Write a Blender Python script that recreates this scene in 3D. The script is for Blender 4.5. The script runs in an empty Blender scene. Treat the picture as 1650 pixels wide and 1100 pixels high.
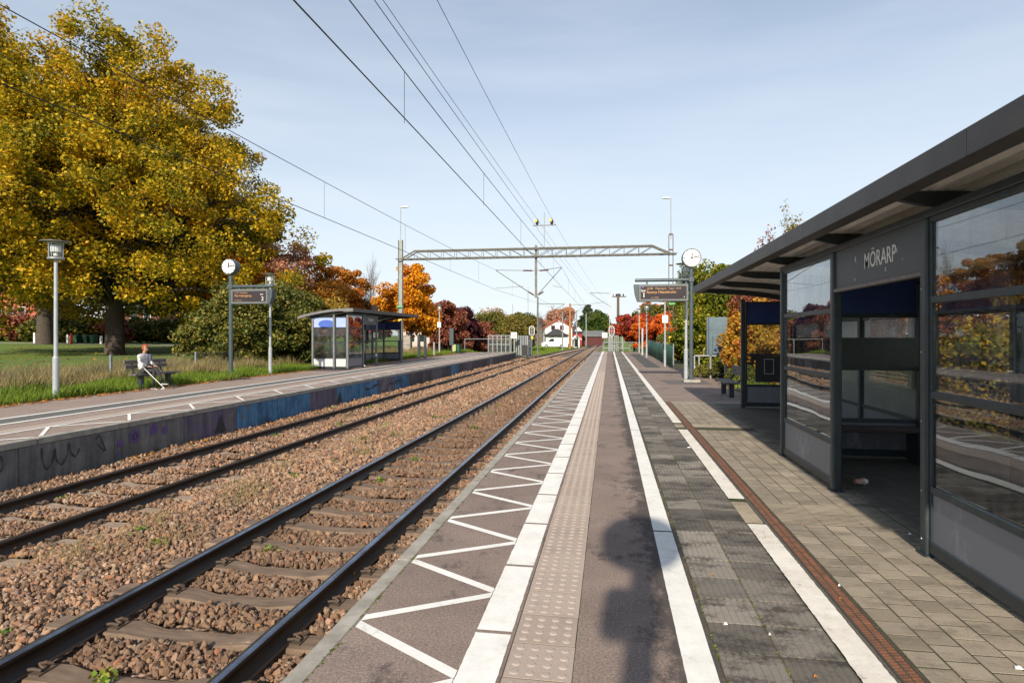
import bpy, bmesh, math, random
import numpy as np
from mathutils import Vector, Matrix
R = math.radians
random.seed(7)
rng = np.random.default_rng(11)
scene = bpy.context.scene
COL = scene.collection

# ------------------------------------------------------------------ camera, sky, sun, exposure
EYE = 1.73
FPX = 980.0                      # focal length in pixels of the 1650 px wide photograph
PSI = math.atan(156.8 / FPX)
CS, SN = math.cos(PSI), math.sin(PSI)
HY = 540.5
cam_d = bpy.data.cameras.new("camera")
cam = bpy.data.objects.new("camera", cam_d); COL.objects.link(cam)
cam.location = (0, 0, EYE); cam.rotation_euler = (R(90), 0, PSI)
cam_d.sensor_width = 36; cam_d.lens = FPX / 1650 * 36
cam_d.shift_y = -9.5 / 1650
cam_d.clip_start = 0.05; cam_d.clip_end = 3000
scene.camera = cam

w = bpy.data.worlds.new("World"); scene.world = w; w.use_nodes = True
wn, wl = w.node_tree.nodes, w.node_tree.links
wn.clear()
wo = wn.new('ShaderNodeOutputWorld'); wb = wn.new('ShaderNodeBackground')
sky = wn.new('ShaderNodeTexSky'); sky.sky_type = 'NISHITA'; sky.sun_disc = False
SUN = Vector((-0.13, -1.8, 1.0)).normalized()
sky.sun_elevation = math.asin(SUN.z); sky.sun_rotation = math.atan2(SUN.x, SUN.y)
sky.air_density = 1.0; sky.dust_density = 0.4; sky.ozone_density = 1.5
# thin high cirrus, laid out by direction in the sky
tc = wn.new('ShaderNodeTexCoord'); mp = wn.new('ShaderNodeMapping'); mp.inputs['Scale'].default_value = (1.2, 0.8, 9.0)
mp.inputs['Rotation'].default_value = (0.10, 0.05, 0.3)
nz = wn.new('ShaderNodeTexNoise'); nz.inputs['Scale'].default_value = 1.6; nz.inputs['Detail'].default_value = 7; nz.inputs['Roughness'].default_value = 0.55
rp = wn.new('ShaderNodeMapRange'); rp.inputs[1].default_value = 0.38; rp.inputs[2].default_value = 0.75; rp.inputs[3].default_value = 0.0; rp.inputs[4].default_value = 0.18
mx = wn.new('ShaderNodeMixRGB'); mx.inputs[2].default_value = (6.0, 6.5, 7.0, 1)
wl.new(tc.outputs['Generated'], mp.inputs[0]); wl.new(mp.outputs[0], nz.inputs['Vector'])
wl.new(nz.outputs[0], rp.inputs[0]); # the veil thickens towards the horizon
sx = wn.new('ShaderNodeSeparateXYZ'); wl.new(tc.outputs['Generated'], sx.inputs[0])
vr = wn.new('ShaderNodeMapRange'); vr.interpolation_type = 'SMOOTHSTEP'
for i_, v_ in ((1, -0.02), (2, 0.62), (3, 0.82), (4, 0.24)): vr.inputs[i_].default_value = v_
wl.new(sx.outputs[2], vr.inputs[0])
ad = wn.new('ShaderNodeMath'); ad.operation = 'ADD'; ad.use_clamp = True
wl.new(rp.outputs[0], ad.inputs[0]); wl.new(vr.outputs[0], ad.inputs[1])
wl.new(ad.outputs[0], mx.inputs[0]); wl.new(sky.outputs[0], mx.inputs[1])
wl.new(mx.outputs[0], wb.inputs[0]); wb.inputs[1].default_value = 0.11; wl.new(wb.outputs[0], wo.inputs[0])

sd = bpy.data.lights.new("sun", 'SUN'); sd.energy = 5.0; sd.angle = R(0.8); sd.color = (1.0, 0.89, 0.73)
sun = bpy.data.objects.new("sun", sd); COL.objects.link(sun)
sun.rotation_euler = SUN.to_track_quat('Z', 'Y').to_euler()
vs = scene.view_settings
vs.view_transform = 'Standard'; vs.look = 'None'; vs.exposure = 0.38; vs.gamma = 1.0; vs.use_curve_mapping = False

# ------------------------------------------------------------------ placing: photo pixel -> point in the world
def atd(px, d):                      # a point d metres in front of the lens, above/below column px
    a = (px - 825) * d / FPX
    return (a * CS - d * SN, a * SN + d * CS)
def at(px, py, z0=0.0):              # ground point at height z0
    return atd(px, FPX * (EYE - z0) / (py - HY))
def zh(py, d): return EYE + (HY - py) * d / FPX
def depth(x, y): return -x * SN + y * CS

# ------------------------------------------------------------------ materials
MATS = {}
def newmat(name):
    m = bpy.data.materials.new(name); m.use_nodes = True
    n = m.node_tree.nodes; l = m.node_tree.links
    return m, n, l, n['Principled BSDF']
def ramp(n, stops):
    r = n.new('ShaderNodeValToRGB'); e = r.color_ramp.elements
    e[0].position = stops[0][0]; e[0].color = (*stops[0][1], 1)
    e[1].position = stops[-1][0]; e[1].color = (*stops[-1][1], 1)
    for p, c in stops[1:-1]:
        k = e.new(p); k.color = (*c, 1)
    return r
def pos(n, l, space='world'):
    if space == 'world': return n.new('ShaderNodeNewGeometry').outputs['Position']
    return n.new('ShaderNodeTexCoord').outputs['Object']
def noise(n, l, vec, scale, detail=4, rough=0.6, stretch=None):
    t = n.new('ShaderNodeTexNoise'); t.inputs['Scale'].default_value = scale
    t.inputs['Detail'].default_value = detail; t.inputs['Roughness'].default_value = rough
    if stretch:
        mm = n.new('ShaderNodeMapping'); mm.inputs['Scale'].default_value = stretch
        l.new(vec, mm.inputs[0]); vec = mm.outputs[0]
    l.new(vec, t.inputs['Vector']); return t.outputs[0]
def mth(n, l, op, a, b=None, clamp=False):
    t = n.new('ShaderNodeMath'); t.operation = op; t.use_clamp = clamp
    for i, v in enumerate((a, b)):
        if v is None: continue
        if isinstance(v, (int, float)): t.inputs[i].default_value = v
        else: l.new(v, t.inputs[i])
    return t.outputs[0]
def mixc(n, l, fac, a, b, mode='MIX'):
    t = n.new('ShaderNodeMixRGB'); t.blend_type = mode
    for i, v in ((0, fac), (1, a), (2, b)):
        if isinstance(v, (int, float)): t.inputs[i].default_value = v
        elif isinstance(v, tuple): t.inputs[i].default_value = (*v, 1)
        else: l.new(v, t.inputs[i])
    return t.outputs[0]
def bumpn(n, l, b, h, strength=0.3, dist=0.01):
    t = n.new('ShaderNodeBump'); t.inputs['Strength'].default_value = strength; t.inputs['Distance'].default_value = dist
    l.new(h, t.inputs['Height']); l.new(t.outputs[0], b.inputs['Normal'])
def mat(name, c1, c2=None, scale=6.0, rough=0.6, metal=0.0, bump=0.0, bscale=40.0, bdist=0.004, stretch=None, space='local', spec=None, lo=0.35, hi=0.65):
    if name in MATS: return MATS[name]
    m, n, l, b = newmat(name)
    b.inputs['Roughness'].default_value = rough; b.inputs['Metallic'].default_value = metal
    if spec is not None: b.inputs['Specular IOR Level'].default_value = spec
    if c2 is None: c2 = tuple(x * 0.75 for x in c1)
    p = pos(n, l, space)
    r = ramp(n, [(lo, c1), (hi, c2)])
    l.new(noise(n, l, p, scale, 6, 0.65, stretch), r.inputs[0]); l.new(r.outputs[0], b.inputs['Base Color'])
    if bump: bumpn(n, l, b, noise(n, l, p, bscale, 4, 0.6), bump, bdist)
    MATS[name] = m; return m

def leaf_mat(name, cols, transl=0.25, nscale=0.35, k=0.55):
    if name in MATS: return MATS[name]
    m, n, l, b = newmat(name)
    g = n.new('ShaderNodeNewGeometry')
    ns = noise(n, l, g.outputs['Position'], nscale, 3, 0.6)
    ns = mth(n, l, 'MULTIPLY', mth(n, l, 'SUBTRACT', ns, 0.30), 2.3, True)
    v = mth(n, l, 'ADD', mth(n, l, 'MULTIPLY', ns, k), mth(n, l, 'MULTIPLY', g.outputs['Random Per Island'], 1 - k), True)
    N = len(cols) - 1
    r = ramp(n, [(0.12 + 0.76 * i / N, c) for i, c in enumerate(cols)])
    l.new(v, r.inputs[0]); l.new(r.outputs[0], b.inputs['Base Color'])
    b.inputs['Roughness'].default_value = 0.55; b.inputs['Specular IOR Level'].default_value = 0.25
    tr = n.new('ShaderNodeBsdfTranslucent'); l.new(r.outputs[0], tr.inputs[0])
    ms = n.new('ShaderNodeMixShader'); ms.inputs[0].default_value = transl
    l.new(b.outputs[0], ms.inputs[1]); l.new(tr.outputs[0], ms.inputs[2])
    l.new(ms.outputs[0], n['Material Output'].inputs[0])
    MATS[name] = m; return m

def glass_mat(name, tint, ior, wav=0.0, wscale=1.2, rough=0.0, film=None):
    m, n, l, b = newmat(name); n.remove(b)
    t = n.new('ShaderNodeBsdfTransparent'); t.inputs[0].default_value = (*tint, 1)
    g = n.new('ShaderNodeBsdfGlossy'); g.inputs['Roughness'].default_value = rough; g.inputs['Color'].default_value = (0.95, 0.97, 1, 1)
    gg = n.new('ShaderNodeNewGeometry'); dt = n.new('ShaderNodeVectorMath'); dt.operation = 'DOT_PRODUCT'
    l.new(gg.outputs['Incoming'], dt.inputs[0]); l.new(gg.outputs['Normal'], dt.inputs[1])
    f0 = ((ior-1)/(ior+1))**2
    sch = mth(n, l, 'POWER', mth(n, l, 'SUBTRACT', 1.0, mth(n, l, 'ABSOLUTE', dt.outputs['Value'])), 4.0)
    fr_ = mth(n, l, 'ADD', mth(n, l, 'MULTIPLY', sch, 1-f0), f0, True)
    ms = n.new('ShaderNodeMixShader'); l.new(fr_, ms.inputs[0])
    front = t.outputs[0]
    if film:
        df = n.new('ShaderNodeBsdfDiffuse'); df.inputs[0].default_value = (*film, 1)
        m2 = n.new('ShaderNodeMixShader'); m2.inputs[0].default_value = 0.85
        l.new(t.outputs[0], m2.inputs[1]); l.new(df.outputs[0], m2.inputs[2]); front = m2.outputs[0]
    # faint grime on the pane
    p = n.new('ShaderNodeNewGeometry').outputs['Position']
    l.new(front, ms.inputs[1]); l.new(g.outputs[0], ms.inputs[2])
    gr = n.new('ShaderNodeBsdfDiffuse'); gr.inputs[0].default_value = (0.35, 0.35, 0.33, 1)
    fac = mth(n, l, 'MULTIPLY', mth(n, l, 'SUBTRACT', noise(n, l, p, 5, 8, 0.75, (1, 1, 0.3)), 0.45), 0.35, True)
    m3 = n.new('ShaderNodeMixShader'); l.new(fac, m3.inputs[0]); l.new(ms.outputs[0], m3.inputs[1]); l.new(gr.outputs[0], m3.inputs[2])
    if wav:
        bp = n.new('ShaderNodeBump'); bp.inputs['Strength'].default_value = 1.0; bp.inputs['Distance'].default_value = wav
        l.new(noise(n, l, p, wscale, 1, 0.4), bp.inputs['Height'])
        l.new(bp.outputs[0], g.inputs['Normal'])
    l.new(m3.outputs[0], n['Material Output'].inputs[0]); MATS[name] = m
    return m
def emit_mat(name, col, s):
    m, n, l, b = newmat(name)
    b.inputs['Base Color'].default_value = (*[c * 0.3 for c in col], 1)
    b.inputs['Emission Color'].default_value = (*col, 1); b.inputs['Emission Strength'].default_value = s
    MATS[name] = m; return m

# ------------------------------------------------------------------ mesh builder
class MB:
    def __init__(s): s.v = []; s.f = []
    def add(s, vs, fs):
        o = len(s.v); s.v += [tuple(p) for p in vs]; s.f += [tuple(i + o for i in q) for q in fs]; return s
    def bx(s, x0, x1, y0, y1, z0, z1):
        return s.add([(x0,y0,z0),(x1,y0,z0),(x1,y1,z0),(x0,y1,z0),(x0,y0,z1),(x1,y0,z1),(x1,y1,z1),(x0,y1,z1)],
                     [(0,3,2,1),(4,5,6,7),(0,1,5,4),(1,2,6,5),(2,3,7,6),(3,0,4,7)])
    def box(s, c, d, rz=0.0, M=None):
        q = [(x*d[0]/2, y*d[1]/2, z*d[2]/2) for z in (-1,1) for x, y in ((-1,-1),(1,-1),(1,1),(-1,1))]
        if M is None: M = Matrix.Rotation(rz, 3, 'Z')
        return s.add([tuple((M @ Vector(p)) + Vector(c)) for p in q],
                     [(0,3,2,1),(4,5,6,7),(0,1,5,4),(1,2,6,5),(2,3,7,6),(3,0,4,7)])
    def bar(s, a, b, w, h=None):     # box-section bar from a to b
        a, b = Vector(a), Vector(b); h = h or w; d = (b - a)
        M = d.to_track_quat('Z', 'Y').to_matrix()
        return s.box((a + b) / 2, (w, h, d.length), M=M)
    def tube(s, pts, r, n=8, cap=True):
        pts = [Vector(p) for p in pts]; rs = r if isinstance(r, (list, tuple)) else [r] * len(pts)
        vs = []; fs = []; up = None
        for i, p in enumerate(pts):
            t = (pts[min(i+1, len(pts)-1)] - pts[max(i-1, 0)]).normalized()
            if up is None: up = Vector((0,0,1)) if abs(t.z) < 0.9 else Vector((1,0,0))
            a = t.cross(up)
            if a.length < 1e-4: a = t.cross(Vector((0.3,0.5,0.8)))
            a.normalize(); b = t.cross(a); up = -b if False else up
            for k in range(n):
                an = 2*math.pi*k/n; vs.append(p + (a*math.cos(an) + b*math.sin(an)) * rs[i])
        for i in range(len(pts)-1):
            for k in range(n):
                k2 = (k+1) % n; fs.append((i*n+k, i*n+k2, (i+1)*n+k2, (i+1)*n+k))
        if cap: fs.append(tuple(range(n-1,-1,-1))); fs.append(tuple((len(pts)-1)*n+k for k in range(n)))
        return s.add(vs, fs)
    def lathe(s, prof, c=(0,0,0), n=20, axis='Z'):
        vs = []; fs = []
        for r, z in prof:
            for k in range(n):
                an = 2*math.pi*k/n; p = (r*math.cos(an), r*math.sin(an), z)
                if axis == 'Y': p = (p[0], p[2], p[1])
                if axis == 'X': p = (p[2], p[0], p[1])
                vs.append((p[0]+c[0], p[1]+c[1], p[2]+c[2]))
        for i in range(len(prof)-1):
            for k in range(n):
                k2 = (k+1) % n; fs.append((i*n+k, i*n+k2, (i+1)*n+k2, (i+1)*n+k))
        if prof[0][0] > 1e-5: fs.append(tuple(range(n-1,-1,-1)))
        if prof[-1][0] > 1e-5: fs.append(tuple((len(prof)-1)*n+k for k in range(n)))
        return s.add(vs, fs)
    def prism(s, poly, y0, y1, plane='XZ'):     # poly in a plane, extruded along the third axis
        n = len(poly); vs = []
        for y in (y0, y1):
            for a, b in poly:
                vs.append({'XZ': (a, y, b), 'YZ': (y, a, b), 'XY': (a, b, y)}[plane])
        fs = [tuple(range(n-1,-1,-1)), tuple(range(n, 2*n))] + [(i, (i+1)%n, n+(i+1)%n, n+i) for i in range(n)]
        return s.add(vs, fs)
    def build(s, name, m, parent=None, smooth=False, bevel=0.0, loc=None, recalc=True, seg=2):
        me = bpy.data.meshes.new(name); me.from_pydata(s.v, [], s.f); me.update()
        if recalc or bevel:
            bm = bmesh.new(); bm.from_mesh(me)
            bmesh.ops.recalc_face_normals(bm, faces=bm.faces)
            if bevel:
                es = [e for e in bm.edges if len(e.link_faces) == 2 and e.calc_face_angle(0) > 0.6]
                bmesh.ops.bevel(bm, geom=es, offset=bevel, segments=seg, profile=0.5, affect='EDGES')
            bm.to_mesh(me); bm.free()
        o = bpy.data.objects.new(name, me); COL.objects.link(o)
        if m: me.materials.append(m)
        if smooth: 
            me.polygons.foreach_set('use_smooth', [True]*len(me.polygons))
            try: me.set_sharp_from_angle(angle=R(38))
            except Exception: pass
        if parent: o.parent = parent
        if loc: o.location = loc
        return o
def npobj(name, V, Fq, m, parent=None, smooth=False):
    me = bpy.data.meshes.new(name); V = np.asarray(V, np.float32); Fq = np.asarray(Fq, np.int32); k = Fq.shape[1]
    me.vertices.add(len(V)); me.vertices.foreach_set('co', V.ravel())
    me.loops.add(Fq.size); me.loops.foreach_set('vertex_index', Fq.ravel())
    me.polygons.add(len(Fq)); me.polygons.foreach_set('loop_start', np.arange(0, Fq.size, k, dtype=np.int32))
    me.update(calc_edges=True)
    if m: me.materials.append(m)
    o = bpy.data.objects.new(name, me); COL.objects.link(o)
    if parent: o.parent = parent
    return o
def tag(o, label=None, cat=None, group=None, kind=None):
    if label: o['label'] = label
    if cat: o['category'] = cat
    if group: o['group'] = group
    if kind: o['kind'] = kind
    return o
def thing(name, label, cat, loc=(0,0,0), rz=0.0, group=None):
    o = bpy.data.objects.new(name, None); COL.objects.link(o); o.empty_display_size = 0.1
    o.location = loc; o.rotation_euler = (0,0,rz); return tag(o, label, cat, group)
def struct(o, label=None): return tag(o, label, kind='structure')
def copy_tree(o, kids, parent=None):
    c = o.copy(); COL.objects.link(c); c.parent = parent
    for ch in kids.get(o.name, []): copy_tree(ch, kids, c)
    return c
def dup(o, loc, label, rz=None, group=None, scale=None):
    kids = {}
    def walk(p):
        kids[p.name] = list(p.children)
        for q in p.children: walk(q)
    walk(o)
    c = copy_tree(o, kids); c.location = loc; c['label'] = label
    if rz is not None: c.rotation_euler = (0,0,rz)
    if group: c['group'] = group
    if scale: c.scale = scale
    return c
def text_obj(name, s, size, m, parent=None, M=None, extrude=0.002, align='LEFT', sx=1.0, offset=0.0):
    cu = bpy.data.curves.new('t', 'FONT'); cu.body = s; cu.size = size; cu.extrude = extrude; cu.align_x = align
    cu.offset = offset; cu.resolution_u = 3
    t = bpy.data.objects.new('t', cu); COL.objects.link(t)
    bpy.context.view_layer.update()
    dg = bpy.context.evaluated_depsgraph_get()
    me = bpy.data.meshes.new_from_object(t.evaluated_get(dg))
    bpy.data.objects.remove(t); bpy.data.curves.remove(cu)
    me.name = name
    me.transform(Matrix.Diagonal((sx,1,1,1)))
    if M is not None: me.transform(M)
    me.materials.clear(); me.materials.append(m)
    o = bpy.data.objects.new(name, me); COL.objects.link(o)
    if parent: o.parent = parent
    return o
def face_matrix(loc, right, up):     # text plane: x->right, y->up
    r = Vector(right).normalized(); u = Vector(up).normalized(); n = r.cross(u)
    M = Matrix((( r.x,u.x,n.x,loc[0]),(r.y,u.y,n.y,loc[1]),(r.z,u.z,n.z,loc[2]),(0,0,0,1)))
    return M

# scatter by geometry nodes (only for uncountable stuff)
def scatter_group(coll):
    ng = bpy.data.node_groups.new('scatter', 'GeometryNodeTree')
    ng.interface.new_socket('Geometry', in_out='INPUT', socket_type='NodeSocketGeometry')
    ng.interface.new_socket('Geometry', in_out='OUTPUT', socket_type='NodeSocketGeometry')
    N, L = ng.nodes, ng.links
    gi = N.new('NodeGroupInput'); go = N.new('NodeGroupOutput')
    ci = N.new('GeometryNodeCollectionInfo'); ci.inputs['Collection'].default_value = coll
    ci.inputs['Separate Children'].default_value = True; ci.inputs['Reset Children'].default_value = True
    ip = N.new('GeometryNodeInstanceOnPoints'); ip.inputs['Pick Instance'].default_value = True
    def na(nm, ty):
        a = N.new('GeometryNodeInputNamedAttribute'); a.data_type = ty; a.inputs['Name'].default_value = nm; return a.outputs[0]
    m2p = N.new('GeometryNodeMeshToPoints')
    L.new(gi.outputs[0], m2p.inputs['Mesh']); L.new(m2p.outputs[0], ip.inputs['Points']); L.new(ci.outputs[0], ip.inputs['Instance'])
    L.new(na('pick', 'INT'), ip.inputs['Instance Index'])
    e2r = N.new('FunctionNodeEulerToRotation'); L.new(na('rot', 'FLOAT_VECTOR'), e2r.inputs[0])
    L.new(e2r.outputs[0], ip.inputs['Rotation']); L.new(na('scl', 'FLOAT_VECTOR'), ip.inputs['Scale'])
    L.new(ip.outputs[0], go.inputs[0])
    return ng
def scatter(name, P, rot, scl, pick, rnd, protos, extra=None, m=None):
    coll = bpy.data.collections.new(name + '_kinds')
    for p in protos: coll.objects.link(p)
    me = bpy.data.meshes.new(name); me.vertices.add(len(P)); me.vertices.foreach_set('co', np.asarray(P, np.float32).ravel())
    for nm, ty, arr, key in (('rot','FLOAT_VECTOR',rot,'vector'),('scl','FLOAT_VECTOR',scl,'vector'),('pick','INT',pick,'value'),('rnd','FLOAT',rnd,'value')):
        a = me.attributes.new(nm, ty, 'POINT'); a.data.foreach_set(key, np.asarray(arr, np.int32 if ty=='INT' else np.float32).ravel())
    if extra is not None:
        a = me.attributes.new('dirt', 'FLOAT', 'POINT'); a.data.foreach_set('value', np.asarray(extra, np.float32))
    if m: me.materials.append(m)
    o = bpy.data.objects.new(name, me); COL.objects.link(o)
    md = o.modifiers.new('scatter', 'NODES'); md.node_group = scatter_group(coll)
    return o

# ------------------------------------------------------------------ palette of plain materials
def grimy_paint(name, c1, c2, rough):
    m, n, l, b = newmat(name); p = pos(n, l, 'world')
    r = ramp(n, [(0.35, c1), (0.65, c2)]); l.new(noise(n, l, p, 7, 6, 0.7), r.inputs[0])
    sp = noise(n, l, p, 55, 2, 0.5); k = n.new('ShaderNodeMapRange'); k.inputs[1].default_value = 0.735; k.inputs[2].default_value = 0.76; k.inputs[4].default_value = 0.8; l.new(sp, k.inputs[0])
    dr = noise(n, l, p, 9, 6, 0.75, (1, 1, 0.15)); k2 = n.new('ShaderNodeMapRange'); k2.inputs[1].default_value = 0.55; k2.inputs[2].default_value = 0.8; k2.inputs[4].default_value = 0.35; l.new(dr, k2.inputs[0])
    c = mixc(n, l, k2.outputs[0], r.outputs[0], (0.12,0.125,0.125)); c = mixc(n, l, k.outputs[0], c, (0.34,0.34,0.33))
    l.new(c, b.inputs['Base Color']); b.inputs['Roughness'].default_value = rough; bumpn(n, l, b, noise(n, l, p, 120, 3, 0.6), 0.12, 0.001); MATS[name] = m; return m
M_STEEL = grimy_paint('dark painted steel', (0.030,0.042,0.048), (0.018,0.026,0.031), 0.42)
M_FASC = mat('brown grey sheet fascia', (0.075,0.066,0.062), (0.052,0.046,0.045), 3, 0.5, 0.2, 0.1, 60, 0.001, space='world')
M_BLACK = mat('black rubber', (0.015,0.015,0.016), (0.01,0.01,0.01), 9, 0.6)
M_GALV = mat('galvanised steel', (0.42,0.44,0.45), (0.30,0.32,0.33), 12, 0.45, 0.55, 0.1, 90, 0.001)
M_LPOLE = mat('pale lacquered pole', (0.40,0.43,0.45), (0.32,0.35,0.37), 5, 0.4, 0.2)
M_MAST = mat('weathered mast steel', (0.20,0.20,0.18), (0.12,0.11,0.095), 4, 0.7, 0.3, 0.2, 60, 0.002, space='world')
M_RUSTM = mat('rusty brown mast', (0.16,0.105,0.07), (0.09,0.07,0.055), 4, 0.8, 0.2)
M_POST = mat('blue grey post paint', (0.06,0.085,0.095), (0.045,0.062,0.07), 6, 0.38)
M_WHITE = mat('white enamel', (0.78,0.78,0.76), (0.70,0.70,0.68), 6, 0.4)
M_WOODG = mat('grey weathered boards', (0.16,0.145,0.14), (0.09,0.08,0.078), 8, 0.75, 0, 0.4, 40, 0.003, (1,12,12))
M_CONC = mat('pale concrete', (0.38,0.355,0.31), (0.235,0.215,0.185), 5, 0.9, 0, 0.4, 80, 0.003, space='world')
M_BARK = mat('grey brown bark', (0.085,0.065,0.05), (0.035,0.027,0.022), 5, 0.9, 0, 0.8, 9, 0.03, (3,3,0.6), space='world')
M_WIRE = mat('dark wire', (0.03,0.03,0.033), (0.02,0.02,0.02), 3, 0.5, 0.5)
M_YEL = mat('yellow plastic', (0.80,0.52,0.02), (0.7,0.42,0.02), 3, 0.4)
M_ORG = mat('orange paint', (0.75,0.12,0.02), (0.6,0.1,0.02), 3, 0.5)
M_REDP = mat('red painted wood', (0.30,0.022,0.018), (0.2,0.018,0.015), 3, 0.7)
M_DKRED = mat('dark red boards', (0.10,0.02,0.018), (0.06,0.014,0.012), 3, 0.8)
M_HWHITE = mat('white render', (0.74,0.73,0.70), (0.62,0.61,0.58), 1.5, 0.85)
M_TILE = mat('red clay tile', (0.38,0.10,0.045), (0.26,0.07,0.035), 3, 0.85, 0, 0.5, 12, 0.03)
M_SLATE = mat('dark slate', (0.05,0.05,0.055), (0.03,0.03,0.033), 3, 0.7)
M_DGLASS = mat('dark window glass', (0.02,0.025,0.03), (0.03,0.035,0.04), 3, 0.08)
M_BINGR = mat('green bin plastic', (0.02,0.10,0.05), (0.015,0.07,0.035), 3, 0.5)
G_FLAT = glass_mat('clear pane', (0.86,0.88,0.88), 1.55, 0.0)
G_TOP = glass_mat('reflecting upper pane', (0.90,0.92,0.93), 1.70, 0.0012, 1.1)
G_LOW = glass_mat('warped lower pane', (0.62,0.66,0.66), 1.75, 0.010, 0.9)
G_BLUE = glass_mat('blue filmed pane', (0.25,0.3,0.8), 1.45, 0.0, film=(0.035,0.06,0.30))
M_PALEB = mat('pale blue film', (0.33,0.42,0.80), (0.29,0.37,0.74), 2, 0.4)
M_MIDB = mat('strong blue film', (0.06,0.12,0.45), (0.05,0.10,0.40), 2, 0.4)
M_DKB = mat('dark blue film', (0.03,0.05,0.19), (0.025,0.042,0.15), 2, 0.3)

# ================================================================== GROUND
P2Z = 0.10                     # top of the far platform
P2X = -8.975                   # its edge towards the track
P2K = 1.63 * CS                # ratio -> X on the far platform
def gz(x, y):                  # terrain left of the far platform rises gently
    z = 0.08 + 0.0125 * max(0.0, -x - 14.0)
    return min(z, 1.3)

def grass_ground():
    if 'grass earth' in MATS: return MATS['grass earth']
    m, n, l, b = newmat('grass earth'); p = pos(n, l)
    a = noise(n, l, p, 0.35, 6, 0.7); c = noise(n, l, p, 9, 4, 0.7)
    r = ramp(n, [(0.3, (0.060,0.11,0.012)), (0.55, (0.13,0.20,0.02)), (0.75, (0.20,0.24,0.04))])
    l.new(mth(n, l, 'ADD', mth(n, l, 'MULTIPLY', a, 0.6), mth(n, l, 'MULTIPLY', c, 0.4)), r.inputs[0])
    # scattered fallen leaves
    lf = n.new('ShaderNodeTexVoronoi'); lf.inputs['Scale'].default_value = 2.2; l.new(p, lf.inputs['Vector'])
    msk = mth(n, l, 'MULTIPLY', mth(n, l, 'LESS_THAN', lf.outputs['Distance'], 0.08), 0.6)
    l.new(mixc(n, l, msk, r.outputs[0], (0.40,0.22,0.03)), b.inputs['Base Color'])
    b.inputs['Roughness'].default_value = 0.9
    bumpn(n, l, b, c, 0.9, 0.06); MATS['grass earth'] = m; return m

# wide ground, one sheet with the track bed hollow and the gentle rise on the left
xs = [-1500,-600,-300,-150,-110,-90,-70,-50,-36,-28,-22,-18,-15.5,-14.3,-14.0,-9.3,-9.2,-1.5,-1.4,4.0,6.5,9,14,25,60,150,600,1500]
ys = [-400,-100,-30,-10,0,20,40,57,60,64,68,72,80,100,140,200,300,600,1500,2500]
def ground_z(x, y):
    if x <= -9.25:
        z = gz(x, y) - (0.0 if x < -13.9 else 0.3)
        if y > 58: 
            t = min(1, (y-58)/14.0); z = z*(1-t*min(1,max(0,(x+30)/16.0))) - 0.62*t*min(1,max(0,(x+30)/16.0))
        return z
    if x < -1.45: return -0.75
    if y > 66: return -0.55 if x < 4.1 else -0.35
    return -0.12 if x > 4.3 else -0.5
V = [(x, y, ground_z(x, y)) for y in ys for x in xs]
nx = len(xs); Fq = [(j*nx+i, j*nx+i+1, (j+1)*nx+i+1, (j+1)*nx+i) for j in range(len(ys)-1) for i in range(nx-1)]
struct(npobj('ground', V, Fq, grass_ground(), smooth=True))

# footpath far across the lawn
M_PATH = mat('pale gravel path', (0.36,0.33,0.30), (0.28,0.26,0.23), 2, 0.95, space='world')
pm = MB(); pv = []
for k in range(13):
    px = -200 + k*60
    for d in (72.0, 75.5): x, y = atd(px, d); pv.append((x, y, gz(x, y) + 0.03))
pm.add(pv, [(2*k, 2*k+2, 2*k+3, 2*k+1) for k in range(12)])
struct(pm.build('path', M_PATH))

# ------------------------------------------------------------------ track alignment
T1, T2 = -3.135, -7.27
def sst(t): t = min(1, max(0, t)); return t*t*(3-2*t)
def cx1(y): return T1 + max(0, y-70)**2 / 14000
def cx2(y): return T2 + 4.05*sst((y-50)/92) + max(0, y-70)**2 / 14000
def rz1(y): return -0.37
def rz2(y): return -0.50 + 0.125*sst((y-50)/80)
YS_R = list(np.arange(-6, 60, 6.0)) + list(np.arange(60, 320, 6.0))

def zb_arr(X, Y):
    xp = [-9.2,-8.95,-8.5,-5.95,-5.3,-4.7,-2.0,-1.5]
    zp = [-0.60,-0.60,-0.675,-0.665,-0.50,-0.565,-0.565,-0.57]
    return np.interp(X, xp, zp)
def ballast_ground():
    m, n, l, b = newmat('ballast bed'); p = pos(n, l)
    v = n.new('ShaderNodeTexVoronoi'); v.inputs['Scale'].default_value = 17; l.new(p, v.inputs['Vector'])
    v.inputs['Randomness'].default_value = 1
    sep = n.new('ShaderNodeSeparateColor'); l.new(v.outputs['Color'], sep.inputs[0])
    r = ramp(n, [(0.1,(0.10,0.065,0.045)),(0.4,(0.25,0.15,0.095)),(0.7,(0.34,0.22,0.15)),(0.95,(0.42,0.31,0.24))])
    l.new(sep.outputs[0], r.inputs[0])
    dk = mth(n, l, 'MULTIPLY', mth(n, l, 'SUBTRACT', v.outputs['Distance'], 0.35), 2.2, True)
    l.new(mixc(n, l, dk, r.outputs[0], (0.07,0.045,0.03)), b.inputs['Base Color'])
    b.inputs['Roughness'].default_value = 0.95
    hh = mth(n, l, 'MULTIPLY', v.outputs['Distance'], -1.0); bumpn(n, l, b, hh, 1.0, 0.05)
    return m
M_BAL = ballast_ground(); MATS['ballast bed'] = M_BAL
bx_ = [-9.2,-8.95,-8.5,-5.95,-5.3,-4.7,-2.0,-1.5]; by_ = [-8,0,10,20,30,40,50,60,70,80,90,100,110,120,140,160,200,260,320]
V = []
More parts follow.
